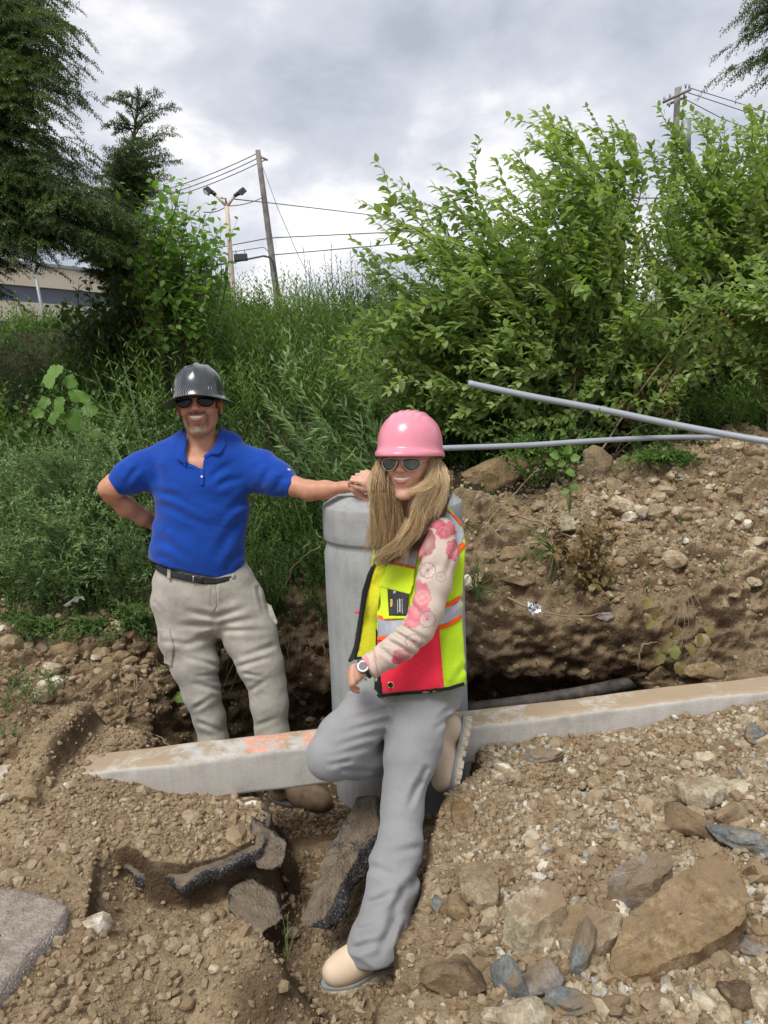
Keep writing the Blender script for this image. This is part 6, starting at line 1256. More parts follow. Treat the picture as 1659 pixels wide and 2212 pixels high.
def shirt_f(P):
    x, y = PX(P); f1 = fold(P, (.35, 0, 1), 15, .006, 3, .3)*np.exp(-((y-1110)/90)**2)+fold(P, (.8, 0, .6), 15, .006, 5, .3)*np.exp(-((x-300)/70)**2)+fold(P, (.6, 0, -.8), 15, .006, 7, .3)*np.exp(-((x-570)/60)**2)
    # long drape lines from the armpits to the belly and a slack fold above the belt
    for (ax, ay, bx, by, w, a) in ((345, 1062, 440, 1105, 7, .010), (350, 1090, 470, 1150, 8, .009), (540, 1070, 470, 1128, 8, .010), (520, 1120, 455, 1215, 9, .010), (345, 1165, 420, 1215, 9, .010), (470, 1050, 530, 1028, 7, .009), (455, 1035, 520, 985, 7, .007), (520, 1195, 480, 1235, 8, .009), (345, 1200, 400, 1232, 7, .008), (300, 1010, 262, 1055, 6, .008), (585, 1010, 560, 1055, 7, .010), (615, 1030, 590, 1062, 6, .008), (330, 1000, 350, 1050, 7, .008)):
        ex, ey = bx-ax, by-ay; t = np.clip(((x-ax)*ex+(y-ay)*ey)/(ex*ex+ey*ey), 0, 1); dd = np.hypot(x-ax-t*ex, y-ay-t*ey+3*np.sin(t*5)); fd = (1-t)**.8*np.clip(t*5+.35, 0, 1)*a*.75; f1 = f1-fd*np.exp(-(dd/w/1.1)**2)+fd*.9*np.exp(-((dd-w*2)/w/1.3)**2)
    return f1+.004*fbm(P, 14, 3, 2)
S.disp(shirt_f, .03)
shirt = S.obj('polo_shirt', M_blue, man, relax=2)
Sb = Field((-1.05, 2.84, 1.15), (-.45, 3.3, 1.62), .005); Sb.f[:] = .2; Sb.f[:] = S.sample(Sb.lo+Sb.h*np.stack(np.meshgrid(*[np.arange(k) for k in Sb.n], indexing='ij'), -1)).astype(np.float32)
Sb.loft([C3(435, 940, MD+.02, .072, .078), C3(436, 985, MD+.02, .095, .095), C3(436, 1010, MD+.02, .11, .11)], .03)
decal('collar', [(399, 934), (389, 955), (380, 986), (384, 993), (392, 998), (398, 1003), (403, 998), (400, 975), (404, 950)], Sb, M_blue, shirt, .012, .007)
decal('collar', [(472, 928), (484, 946), (487, 960), (478, 978), (470, 983), (458, 981), (443, 991), (440, 986), (456, 972), (468, 955)], Sb, M_blue, shirt, .012, .007)
decal('placket', [(440, 990), (434, 1014), (433, 1048), (440, 1048), (441, 1014), (446, 988)], S, M_blue, shirt, .005, .004)
decal('placket', [(398, 998), (404, 1008), (424, 1014), (437, 1020), (437, 1013), (424, 1006), (405, 998)], S, M_blue, shirt, .006, .004)
def disc(c, n, r, h, name, mat, par, k=14):
    n = nrm(n); mb = MB(); mb.add(*tube([c-n*h/2, c+n*h/2], r, k)); o = mb.build(name, mat, False); part(o, par); return o
def surf(fld, x, y, d0=1.2, d1=4.0):
    D = nrm(ray(x, y))
    for t in np.arange(d0, d1, fld.h*.7):
        P = CAM+D*t
        if (P > fld.lo).all() and (P < fld.lo+fld.h*(fld.n-1)).all() and fld.sample(P[None])[0] < 0: return P
    return J(x, y, d1)
disc(surf(S, 437, 1029)-b0(0, .008, 0), (0, -1, .1), .0048, .004, 'button', M_white, shirt)
disc(surf(S, 401, 1003)-b0(0, .012, 0), (0, -1, .1), .0045, .004, 'button', M_blue, shirt)
decal('small_emblem', [(622, 1012), (628, 1014), (627, 1018), (621, 1015)], S, M_white, shirt, .003, .001)
# trousers and belt
T = Field((-1.08, 2.70, -.12), (-.20, 3.45, 1.05), .0048)
T.loft([ST(337, 1216, 527, 1226, MD, .115), ST(330, 1250, 540, 1252, MD, .128), ST(324, 1282, 556, 1280, MD, .135), ST(334, 1318, 574, 1318, MD, .125)], .04, (True, False))
T.loft([ST(334, 1300, 462, 1306, MD, .115), ST(344, 1380, 459, 1372, MD-.02, .11), ST(368, 1435, 471, 1430, MD-.04, .098), ST(394, 1494, 475, 1490, MD-.05, .088), ST(418, 1550, 487, 1550, MD-.05, .085), ST(430, 1602, 494, 1600, MD-.06, .085), ST(450, 1680, 502, 1672, MD-.08, .08), ST(458, 1720, 505, 1712, MD-.09, .08)], .03, (False, True))
T.loft([ST(462, 1306, 574, 1310, MD, .115), ST(482, 1372, 600, 1372, MD-.02, .11), ST(513, 1436, 613, 1432, MD-.05, .10), ST(536, 1476, 619, 1474, MD-.06, .088), ST(541, 1520, 623, 1518, MD-.08, .085), ST(551, 1588, 625, 1580, MD-.10, .085), ST(566, 1650, 632, 1644, MD-.12, .08), ST(572, 1690, 638, 1682, MD-.13, .08)], .03, (False, True))
def creases(L):
    def fn(P, x=None, y=None):
        x, y = PX(P); r = 0
        for (ax, ay, bx, by, w, a) in L:
            ex, ey = bx-ax, by-ay; t = np.clip(((x-ax)*ex+(y-ay)*ey)/(ex*ex+ey*ey), 0, 1); dd = np.hypot(x-ax-t*ex, y-ay-t*ey); fd = (1-t)**.7*np.clip(t*6+.4, 0, 1); r = r-a*fd*np.exp(-(dd/w)**2)+a*fd*.8*np.exp(-((dd-w*1.8)/w/1.2)**2)
        return r
    return fn
tcr = creases([(462, 1335, 400, 1318, 7, .010), (460, 1350, 380, 1352, 7, .010), (458, 1372, 385, 1400, 7, .009), (466, 1335, 540, 1310, 7, .010), (470, 1350, 565, 1335, 7, .009), (478, 1362, 590, 1362, 6, .008), (470, 1438, 400, 1420, 5, .008), (472, 1456, 420, 1462, 4, .006), (478, 1492, 410, 1474, 5, .007), (420, 1530, 470, 1500, 5, .006), (515, 1440, 590, 1418, 5, .008), (528, 1455, 570, 1462, 4, .006), (540, 1492, 590, 1460, 5, .005), (428, 1560, 484, 1582, 5, .006), (555, 1568, 605, 1548, 5, .005), (462, 1262, 462, 1325, 5, .006), (352, 1385, 420, 1392, 6, .007), (590, 1395, 520, 1420, 6, .007), (556, 1270, 570, 1325, 4, .006), (334, 1300, 350, 1320, 4, .005)])
T.disp(lambda P: tcr(P)+fold(P, (.3, 0, 1), 12, .003, 11, .3)+.004*fbm(P, 10, 3, 3), .03)
tr = T.obj('khaki_trousers', M_khaki, man, relax=2)
decal('cargo_pocket', [(340, 1358), (352, 1380), (357, 1400), (354, 1432), (372, 1440), (376, 1395), (366, 1360)], T, M_khaki, tr, .006, .007)
decal('cargo_pocket', [(575, 1302), (586, 1308), (600, 1345), (596, 1352), (583, 1330)], T, M_khaki, tr, .008, .007)
decal('fly', [(458, 1262), (466, 1262), (468, 1310), (461, 1322), (456, 1312)], T, M_khaki, tr, .003, .003)
Bf = Field((-1.08, 2.85, .84), (-.4, 3.45, 1.0), .005); Bf.loft([ST(336, 1205, 529, 1210, MD, .120), ST(334, 1232, 532, 1240, MD, .128), ST(330, 1262, 545, 1272, MD, .134)], .01, (True, True))
belt = decal('belt', [(336, 1216), (370, 1230), (418, 1241), (466, 1249), (500, 1244), (527, 1232), (528, 1240), (510, 1252), (466, 1262), (440, 1262), (400, 1254), (360, 1244), (336, 1230)], Bf, M_belt, man, .008, .005)
if belt: decal('buckle', [(418, 1244), (438, 1248), (438, 1260), (418, 1258)], Bf, M_belt, belt, .012, .003); decal('buckle_pin', [(416, 1244), (419, 1244), (419, 1259), (416, 1258)], Bf, M_metal, belt, .014, .003)
for x in (366, 505): decal('belt_loop', [(x-4, 1228 if x < 400 else 1240), (x+3, 1230 if x < 400 else 1240), (x+2, 1252), (x-5, 1250)], Bf, M_khaki, tr, .013, .003)
boot('boot', man, J(605, 1716, 3.06)+b0(-.04, .0, -.03), (.85, -.45, 0), (0, 0, 1), 1.12, M_mboot, M_msole, M_msole, .16, False)
boot('boot', man, (-.68, 3.10, -.085), (-.1, -.9, 0), (0, 0, 1), 1.12, M_mboot, M_msole, M_msole, .16, False)
# full-brim hard hat
def carbon():
    m, t, b, _ = newmat('carbon_pattern'); g = N(t, 'ShaderNodeTexCoord'); mp_ = N(t, 'ShaderNodeMapping'); t.links.new(g.outputs['Object'], mp_.inputs[0]); mp_.inputs['Location'].default_value = (-.07, 0.05, .02)
    w = N(t, 'ShaderNodeTexWave', Scale=52.0, Distortion=.6); w.wave_type = 'RINGS'; w.rings_direction = 'SPHERICAL'; w.inputs['Detail'].default_value = 1; t.links.new(mp_.outputs[0], w.inputs['Vector'])
    n = noise(t, 9, 2); f = ramp(t, w.outputs['Fac'], [(.35, (.012, .013, .015)), (.7, (.17, .18, .195))])
    t.links.new(mixc(t, ramp(t, n, [(.35, (.15, .15, .15)), (.65, (1, 1, 1))]), (.03, .032, .036), f), b.inputs['Base Color']); b.inputs['Roughness'].default_value = .28; b.inputs['Metallic'].default_value = .25; b.inputs['Coat Weight'].default_value = .6; b.inputs['Coat Roughness'].default_value = .12; return m
def hardhat(name, par, hd, cz, R, prof, mat, nth=96, ribs=None, mats=None, thick=.003, cy=-.06):
    """prof(theta)-> list of (radius factor, z) in metres; R=(rx, ry)"""
    V = []; Z0 = hd.W(0, cy, cz)
    for k in range(nth):
        a = 2*PI*k/nth; pr = prof(a)
        for (rf, z) in pr:
            x = rf*R[0]*math.cos(a); y = rf*R[1]*math.sin(a); z_ = z+(ribs(x/R[0], y/R[1], z) if ribs else 0); V.append(Z0+hd.M@np.array([x, y, z_]))
    m = len(pr); Fq = [(k*m+i, ((k+1) % nth)*m+i, ((k+1) % nth)*m+i+1, k*m+i+1) for k in range(nth) for i in range(m-1)]
    mb = MB(); mb.add(V, Fq); o = mb.build(name, mat); import bmesh
    bm = bmesh.new(); bm.from_mesh(o.data); bmesh.ops.remove_doubles(bm, verts=bm.verts, dist=1e-5); bmesh.ops.recalc_face_normals(bm, faces=bm.faces); bm.to_mesh(o.data); bm.free()
    # origin at the hat so that object coordinates follow it
    o.data.transform(Matrix.Translation(-Vector(Z0))); o.location = Vector(Z0)-Vector(par.location); o.parent = par; q = o.modifiers.new('s', 'SOLIDIFY'); q.thickness = thick; return o
def mprof(a):
    pr = [(math.sin(t)*1.0*(1-.03*(1-math.cos(t))), .128*math.cos(t)**.85) for t in np.linspace(0.001, PI/2*.995, 22)]; pr = [(r_, z) for r_, z in pr]; pr += [(1.005, -.004), (1.01, -.012)]
    dp = -.020*abs(math.cos(a))**1.5+.012*abs(math.sin(a)); w = .42
    pr += [(1.01+w*t, -.014-.016*t**.8+dp*t) for t in np.linspace(.12, 1, 7)]; pr += [(1.01+w, -.018-.014+dp)]; return pr
def mrib(x, y, z): return (.006*(math.exp(-((x)/.10)**2)+.8*math.exp(-((abs(x)-.42)/.07)**2))*max(0, min(1, (z-.05)/.05)) if z > .05 else 0)
M_carb = carbon()
hh = hardhat('hard_hat', man, MH, .205, (.107, .132), mprof, M_carb, ribs=mrib)
for x in (-.078, .062):
    c = MH.W(x/.243, .36, .235); mb = MB(); Mx = MH.M
    mb.add(*tube([c+Mx@b0(-.006, .012, .012), c+Mx@b0(-.006, .016, -.006), c+Mx@b0(.006, .016, -.008), c+Mx@b0(.006, .012, .010)], .0018, 6)); o = mb.build('clip', M_metal); part(o, hh)
# wraparound dark glasses
M_dark = simple('dark_lens', (.004, .004, .005), .12, var=.1, spec=.22); M_frame = simple('black_frame', (.01, .01, .011), .25)
gl = MB(); 
for e in (-1, 1):
    gl.add(*tube([MH.W(e*x, .455-1.15*x*x, .11-.02*x) for x in np.linspace(.0, .29, 8)], .0032, 8)); gl.add(*tube([MH.W(e*.29, .36, .10), MH.W(e*.335, .2, .09), MH.W(e*.34, .0, .06)], .003, 6))
go = gl.build('sunglasses', M_frame); part(go, man)
for e in (-1, 1):
    p_ = smooth_poly([(e*.03, .105), (e*.30, .105), (e*.315, .06), (e*.25, -.045), (e*.12, -.05), (e*.05, .01)]); lens_piece(MH, [tuple(q) for q in p_], .462, 1.15, 'lens', M_dark, go)
# ------------------------------------------------------------------ the woman in the safety vest
WD = 2.45
wom = thing('person', 'woman in pink hard hat and lime safety vest leaning back with one knee raised', 'person', (-.05, 2.2, .0))
WH = Head(J(884, 1008, 2.40), basis(-20, -7, 1), .214)
F = Field((-.42, 2.06, .48), (.36, 3.06, 1.62), .0034)
WH.add(F, False)
F.loft([C3(886, 1075, 2.44, .044, .048), C3(884, 1110, 2.46, .045, .05), C3(885, 1135, 2.48, .07, .06)], .03)
SV = nrm(np.array([.80, -.60, 0]))            # her shoulder line, right shoulder away from the camera
F.loft([(J(900, 1135, 2.52), SV, .11, .055), (J(905, 1180, 2.52), SV, .13, .065), (J(905, 1280, 2.50), SV, .12, .07), (J(900, 1400, 2.5), SV, .13, .085), (J(905, 1480, 2.5), SV, .15, .10)], .05)
# left arm to the knee, right arm back to the column
F.loft([C3(950, 1160, 2.36, .045), C3(935, 1290, 2.30, .038), C3(912, 1360, 2.27, .034), C3(850, 1405, 2.235, .032), C3(800, 1438, 2.215, .024, .021), C3(786, 1447, 2.21, .023, .019)], .015)
hw = J(786, 1447, 2.21); hand(F, hw, J(746, 1470, 2.285)-hw, (-.45, -.65, .62), .90, 1, ((.3, .45, .4), (.4, .5, .4), (.45, .55, .4), (.5, .6, .4)), (.5, .2), .05, .006)
F.loft([C3(845, 1150, 2.60, .045), C3(850, 1110, 2.78, .034), C3(852, 1078, 2.86, .032), C3(835, 1062, 2.88, .025, .022), C3(822, 1052, 2.89, .024, .020)], .015)
hv = J(822, 1050, 2.89); hand(F, hv, J(786, 1030, 2.89)-hv, (.12, -.75, .65), .92, -1, ((.5, .9, .6), (.75, .9, .6), (.85, .9, .6), (.9, .9, .6)), (.35, .3), .03, .006)
def wom_col(V):
    L = WH.loc(V); c = np.tile(SKIN_W, (len(V), 1)); x, y, z = L.T; hd = (z > -.6) & (np.abs(x) < .6)
    g = lambda cx_, cz, rx, rz: np.exp(-((x-cx_)/rx)**2-((z-cz)/rz)**2)*(y > .05)
    def mixin(m, col): nonlocal c; m = np.clip(m*hd, 0, 1)[:, None]; c = c*(1-m)+np.array(col)*m
    front = (y > .2); lip = np.abs(z-(WH.mz+1.6*x*x))
    mixin(.4*(g(.17, -.1, .09, .07)+g(-.17, -.1, .09, .07)+.6*g(0, -.07, .06, .05)), (.68, .27, .19))
    mixin(.75*((np.exp(-((z-(WH.mz+1.6*x*x+.034*(1-(x/.13)**2)))/.016)**2)+np.exp(-((z-(WH.mz+1.6*x*x-.046*(1-(x/.13)**2)))/.022)**2))*(np.abs(x) < .13)*front)*1.2, (.46, .10, .11))
    mixin(.9*((lip < .02) & (y < .385-2.2*x*x) & (y > .2) & (np.abs(x) < .12)), (.12, .03, .03))
    nl = np.exp(-((np.abs(x)-.11-.5*np.clip(-.08-z, 0, 1))/.013)**2)*sstep(-.22, -.19, z)*sstep(-.07, -.1, z)*front; mixin(.28*nl, (.35, .14, .10))
    mixin(sstep(-.02, -.12, y)*(z > -.3), (.2, .13, .07)); mixin(sstep(.18, .24, z), (.25, .17, .09)); return c*(1+.10*fbm(V, 60, 3, 4)+.14*fbm(V, 170, 2, 6))[:, None]
F.obj('body', M_skin, wom, wom_col); WH.teeth(wom)
# trousers: standing leg, raised thigh and shin
T = Field((-.46, 1.72, .02), (.40, 2.78, .86), .0045)
d_ = lambda y: 2.46-(y-1480)*.00093
def leg(rows): return [ST(a, y, b, y2, d_(y), t) for a, b, y, y2, t in rows]
T.loft([ST(800, 1478, 920, 1490, 2.48, .085), (J(800, 1535, 2.41), (.75, .2, .65), .098, .095), (J(742, 1598, 2.30), (.75, .2, .65), .088, .092), (J(710, 1635, 2.25), (.8, .2, .55), .072, .08)], .03)
T.loft([(J(712, 1637, 2.25), (.1, .2, 1), .070, .075), (J(770, 1640, 2.35), (0, .2, 1), .068, .075), (J(860, 1636, 2.47), (0, .2, 1), .072, .07), (J(925, 1628, 2.55), (0, .2, 1), .082, .07), (J(958, 1622, 2.58), (0, .2, 1), .092, .065)], .035, (False, True))
T.loft([ST(836, 1440, 992, 1425, 2.50, .10), ST(835, 1500, 997, 1490, 2.48, .115)]+leg([(835, 982, 1540, 1535, .115), (834, 964, 1604, 1575, .108), (830, 943, 1650, 1625, .098), (826, 918, 1700, 1700, .086), (822, 916, 1750, 1746, .078), (814, 914, 1828, 1817, .070), (797, 909, 1872, 1862, .066), (792, 902, 1925, 1905, .066), (787, 888, 1959, 1950, .068), (778, 880, 1995, 1985, .072), (762, 884, 2035, 2012, .078), (749, 878, 2078, 2045, .088), (744, 862, 2095, 2072, .092)]), .03, (False, True), kp=.008)
T.carve([(600, 1640), (666, 1660), (684, 1675), (716, 1685), (780, 1691), (835, 1692), (960, 1694), (960, 1900), (935, 1900), (922, 1700), (835, 1700), (826, 1740), (600, 1740)], 2.9, 2.15+.02) if False else None
wcr = creases([(840, 1530, 740, 1560, 7, .009), (838, 1556, 720, 1590, 7, .007), (826, 1580, 705, 1620, 7, .007), (800, 1610, 700, 1640, 7, .006), (755, 1645, 700, 1655, 6, .008), (745, 1510, 830, 1500, 7, .006), (738, 1662, 830, 1668, 6, .008), (975, 1528, 940, 1560, 6, .009), (972, 1548, 935, 1580, 6, .008), (905, 1690, 880, 1750, 7, .010), (920, 1660, 905, 1700, 6, .008), (800, 1872, 870, 1900, 10, .008), (905, 1830, 840, 1845, 8, .006), (905, 1880, 870, 1985, 10, .010), (880, 1910, 830, 2010, 10, .013), (860, 1980, 810, 2075, 10, .013), (845, 1930, 790, 1960, 8, .007), (765, 2050, 840, 2030, 8, .010), (775, 2010, 830, 1995, 8, .007), (874, 1998, 862, 2060, 7, .010), (795, 1950, 850, 1940, 8, .005)])
T.carve([(730, 2080), (753, 2084), (779, 2095), (808, 2098), (838, 2090), (861, 2068), (884, 2032), (900, 2010), (1000, 2010), (1000, 2300), (730, 2300)], 2.3, 1.2)
T.carve([(984, 1530), (962, 1562), (958, 1600), (956, 1640), (948, 1672), (938, 1688), (920, 1698), (925, 1760), (1100, 1760), (1100, 1530)], 3, 1.9)
T.disp(lambda P: wcr(P)+.0035*fbm(P, 9, 3, 3)+fold(P, (.2, .2, 1), 10, .002, 4, .4), .03)
wt = T.obj('grey_trousers', M_greyp, wom, relax=2)
# boots
bt, _w = boot('boot', wom, (J(842, 2098, 1.985)[0]+.050, 1.945, .0), (-.90, -.36, .0), (-.02, .05, 1), .90, M_boot, M_sole, M_welt, .10)
hb = J(1014, 1554, 2.50); tb = J(978, 1722, 2.46); bt2, W2 = boot('boot', wom, hb, tb-hb, (-1, -.05, -.25), .97, M_boot, M_sole, M_welt, .14)
for k in range(7):
    f = k/6.; p_ = J(752+f*30, 2092+8*math.sin(f*2)-2, 1.885); mb = MB(); mb.add(*tube([p_+np.array([-.004, 0, .002]), p_+np.array([.004, -.003, -.004])], .0035, 6)); part(mb.build('collar_stitch', M_boot), bt)
# blouse: torso and the near sleeve with printed flowers
def pal(V):
    x, y = PX(V); c = np.tile(np.array([.54, .455, .385]), (len(V), 1)); nz = fbm(V, 20, 3, 4); wx = .7*fbm(V, 22, 3, 14); wy = .7*fbm(V, 22, 3, 24)
    def mixin(m, col): nonlocal c; m = np.clip(m, 0, 1)[:, None]; c = c*(1-m)+np.array(col)*m
    def blob(cx_, cy_, rx, ry, col, petals=6, ph=0, m=.9):
        X_ = (x-cx_)/rx+wx; Y_ = (y-cy_)/ry+wy; a = np.arctan2(Y_, X_); r = np.hypot(X_, Y_); e = 1-.16*(1-np.abs(np.sin((petals+2)*a/2+ph)))**1.5; mixin(m*sstep(1.06, .96, r/e)*(.75+.9*nz+.25*r), col)
    PK = (.50, .07, .12); P2 = (.60, .16, .20)
    for q in ((962, 1146, 22, 20, PK, 6), (979, 1188, 15, 22, PK, 5), (925, 1172, 17, 28, (.34, .08, .10), 6), (938, 1130, 20, 12, PK, 5), (908, 1190, 8, 26, P2, 5), (912, 1287, 22, 32, P2, 7), (905, 1325, 28, 20, P2, 7), (890, 1345, 18, 12, P2, 6), (868, 1415, 22, 14, (.50, .12, .17), 6), (858, 1426, 14, 9, PK, 5), (790, 1443, 9, 26, (.58, .2, .24), 4)): blob(*q)
    def flower(cx_, cy_, r, n, ph, col=(.16, .11, .14), fill=None, w=.9, sy=1):
        dx, dy = x-cx_, (y-cy_)/sy; a = np.arctan2(dy, dx)+ph; d = np.hypot(dx, dy); rim = r*(1-.13*(1-np.abs(np.sin(n*a/2))))
        if fill is not None: mixin(.5*(d < rim), fill)
        mixin(.85*np.exp(-((d-rim)/w)**2), col); sp_ = np.abs(np.sin(n*a/2)); mixin(.65*np.exp(-((sp_*d*.9)/w/1.3)**2)*(d < rim), col); mixin(.8*(d < r*.12), col)
    flower(924, 1232, 17.5, 9, 0, fill=(.60, .44, .42)); flower(953, 1246, 11, 5, .5, (.36, .22, .22)); flower(923, 1338, 18, 10, .2, fill=(.60, .44, .42)); flower(894, 1385, 19, 9, .1, fill=(.62, .42, .42), sy=.8); flower(830, 1400, 10, 6, .1, (.4, .3, .3)); flower(818, 1416, 8, 5, .3, (.55, .38, .3)); flower(958, 1152, 14, 5, 0, (.68, .30, .32), w=.8)
    flower(975, 1185, 12, 5, .3, (.68, .30, .32), w=.8); flower(912, 1290, 14, 4, .6, (.74, .42, .42), w=.7)
    mixin(.75*(np.abs((y-1432)*.0+(x-(812+.18*(y-1430)))) < 2), (.55, .22, .25)); return c
M_blouse = vcol_mat('printed_blouse', .75, .2, .3, 600, .0008, 0, .03)
Sl = Field((-.18, 2.0, .66), (.34, 2.72, 1.34), .0031)
Sl.loft([C3(950, 1150, 2.36, .058, .058), C3(948, 1200, 2.34, .062, .058), C3(938, 1260, 2.31, .058, .055), C3(924, 1315, 2.28, .054, .052), C3(904, 1358, 2.255, .052, .050), C3(870, 1392, 2.235, .048, .046), C3(838, 1415, 2.225, .043, .042), C3(806, 1436, 2.215, .037, .036), C3(797, 1442, 2.21, .036, .035)], .03, (False, True))
Sl.loft([C3(808, 1434, 2.215, .041, .040), C3(796, 1442, 2.21, .042, .041)], .006, (True, True))
Sl.loft([(J(880, 1128, 2.50), SV, .075, .06), (J(895, 1165, 2.50), SV, .135, .078), (J(900, 1250, 2.49), SV, .13, .085)], .03)
scr = creases([(838, 1385, 905, 1420, 5, .007), (852, 1366, 915, 1405, 5, .008), (866, 1352, 925, 1385, 5, .007), (820, 1400, 870, 1440, 5, .006), (885, 1300, 925, 1345, 6, .005), (905, 1215, 940, 1180, 6, .006), (915, 1250, 950, 1215, 6, .005), (985, 1180, 960, 1250, 6, .005), (808, 1418, 822, 1448, 3, .004)])
Sl.disp(lambda P: scr(P)+.003*fbm(P, 14, 3, 3), .025); Sl.obj('floral_blouse', M_blouse, wom, pal, relax=1)
# vest
LIME = (.52, .80, .02)
def hivis(name, col, mesh=False, em=.0):
    m, t, b, _ = newmat(name); n = noise(t, 10, 3); t.links.new(ramp(t, n, [(.3, tuple(c*.94 for c in col)), (.7, tuple(min(1, c*1.05) for c in col))]), b.inputs['Base Color']); b.inputs['Roughness'].default_value = .75; b.inputs['Specular IOR Level'].default_value = .2; b.inputs['Sheen Weight'].default_value = .2
    if mesh:
        vo = noise(t, 260, kind='ShaderNodeTexVoronoi'); bump(t, b, [(vo, .7, .002)])
        t.links.new(mixc(t, ramp(t, vo, [(0, (.35, .35, .35)), (.28, (0, 0, 0))]), ramp(t, n, [(.3, tuple(c*.94 for c in col)), (.7, tuple(min(1, c*1.05) for c in col))]), tuple(c*.45 for c in col)), b.inputs['Base Color'])
    else: bump(t, b, [(noise(t, 500, 3), .3, .0008), (noise(t, 25, 3), .4, .006)])
    return m
M_lime = hivis('lime_mesh_fabric', LIME, True); M_lime2 = hivis('lime_fabric', (.62, .84, .02)); M_red = hivis('fluorescent_coral_fabric', (.93, .035, .075)); M_orange = hivis('orange_trim', (.95, .12, .01)); M_yel = hivis('vest_lining', (.62, .60, .02))
M_refl = simple('reflective_tape', (.40, .42, .48), .35, .15, var=.18, vs=14); M_blk = cloth('black_binding', (.012, .012, .014))
Vf = Field((-.20, 2.12, .52), (.42, 2.80, 1.36), .0038)
Vf.loft([(J(925, 1108, 2.53), SV, .085, .06), (J(928, 1135, 2.51), SV, .155, .085), (J(925, 1190, 2.50), SV, .185, .115), (J(915, 1290, 2.49), SV, .175, .125), (J(910, 1370, 2.47), (.95, -.3, 0), .19, .14), (J(908, 1440, 2.46), (1, -.15, 0), .20, .155), (J(910, 1510, 2.46), (1, -.1, 0), .205, .165)], .04, (False, False))
L0, R0_ = [(862, 1150), (842, 1208), (828, 1245), (820, 1268), (815, 1330), (813, 1380), (812, 1440), (809, 1509)], [(961, 1085), (982, 1112), (1000, 1142), (1006, 1175), (1002, 1230), (998, 1283), (998, 1331), (1001, 1373), (1004, 1430), (1006, 1479)]
# the vest's outline, its open front and its armhole
outl = [(870, 1150)]+L0[1:]+[(835, 1503), (880, 1499), (930, 1495), (970, 1489)]+R0_[::-1]+[(940, 1100)]
big = 400
Vf.carve([(-big, -big), (-big, 3000)]+[(x, 3000) for x in (0, 1)]+[(809, 3000)]+L0[::-1]+[(870, 1120), (870, -big)], 4, 1.2)
Vf.carve([(800, 3000), (809, 1511), (835, 1504), (880, 1500), (930, 1496), (970, 1490), (1006, 1481), (2000, 1481), (2000, 3000)], 4, 1.2)
Vf.carve([(2000, -big), (950, -big), (950, 1075)]+R0_+[(1006, 3000), (2000, 3000)], 4, 1.2)
arm = [(913, 1163), (925, 1142), (940, 1128), (956, 1130), (975, 1148), (987, 1175), (988, 1200), (984, 1230), (975, 1262), (950, 1300), (905, 1300), (900, 1255), (904, 1208), (906, 1180)]
Vf.carve([(868, 1000), (868, 1165), (905, 1120), (935, 1100), (955, 1085), (955, 1000)], 2.60, 1.2)
vcr = creases([(1000, 1290, 960, 1330, 6, .005), (860, 1150, 850, 1220, 5, .004), (885, 1175, 870, 1215, 5, .004), (840, 1345, 835, 1380, 4, .004), (945, 1370, 955, 1480, 8, .005), (960, 1480, 940, 1400, 8, .004), (1004, 1440, 975, 1480, 7, .005)])
Vf.disp(lambda P: vcr(P)+.004*fbm(P, 9, 3, 8), .02)
# the sleeve passes in front: keep the vest behind it
vest = Vf.obj('safety_vest', M_lime, wom, relax=2, label='lime mesh side and back of the safety vest')
dv = lambda nm, p_, mt, out=.004, th=.002, **k: decal(nm, p_, Vf, mt, vest, out, th, 3.0, 1.6, 3.2, **k)
dv('front_panel', [(862, 1176), (904, 1187), (898, 1232), (896, 1300), (880, 1345), (815, 1338), (815, 1300), (822, 1262), (842, 1208)], M_lime2)
dv('lower_panel', [(815, 1378), (856, 1362), (930, 1352), (949, 1356), (952, 1400), (956, 1450), (959, 1488), (930, 1494), (880, 1499), (826, 1501), (822, 1451), (814, 1420)], M_red, label='fluorescent coral lower front panel of the vest')
dv('reflective_stripe', [(862, 1178), (904, 1190), (898, 1226), (841, 1210)], M_refl, .007)
dv('orange_trim', band([(862, 1175), (882, 1181), (905, 1187)], 8), M_orange, .008); dv('orange_trim', band([(841, 1212), (868, 1220), (897, 1229)], 9), M_orange, .008)
dv('reflective_stripe', [(816, 1334), (850, 1338), (880, 1342), (935, 1356), (968, 1345), (997, 1329), (996, 1292), (955, 1310), (880, 1330), (880, 1372), (817, 1376)], M_refl, .007)
dv('orange_trim', band([(816, 1332), (835, 1337), (858, 1336)], 8), M_orange, .008); dv('orange_trim', band([(815, 1378), (835, 1380), (862, 1372)], 10), M_orange, .008)
dv('orange_trim', band([(953, 1311), (978, 1303), (996, 1290)], 9), M_orange, .008); dv('orange_trim', band([(928, 1358), (965, 1352), (982, 1341), (997, 1330)], 9), M_orange, .008)
dv('reflective_stripe', [(958, 1101), (975, 1112), (998, 1142), (1005, 1168), (986, 1182), (984, 1160), (972, 1135), (950, 1115)], M_refl, .007)
dv('orange_trim', band([(940, 1115), (958, 1118), (975, 1133), (985, 1152)], 6), M_orange, .008); dv('orange_trim', band([(962, 1100), (982, 1116), (997, 1135)], 5), M_orange, .008); dv('orange_trim', band([(987, 1190), (996, 1182), (1005, 1175)], 10), M_orange, .008)
dv('reflective_stripe', [(915, 1125), (935, 1112), (950, 1113), (935, 1120), (918, 1140), (905, 1178), (890, 1176)], M_refl, .006)
dv('hem_binding', band([(811, 1504), (835, 1501), (880, 1497), (930, 1493), (970, 1487), (1003, 1477)], 7), M_blk, .017, .004)
dv('zip_binding', [(818, 1330), (812, 1345), (811, 1420), (808, 1509), (828, 1507), (822, 1451), (814, 1420), (816, 1345)], M_blk, .006, .003)
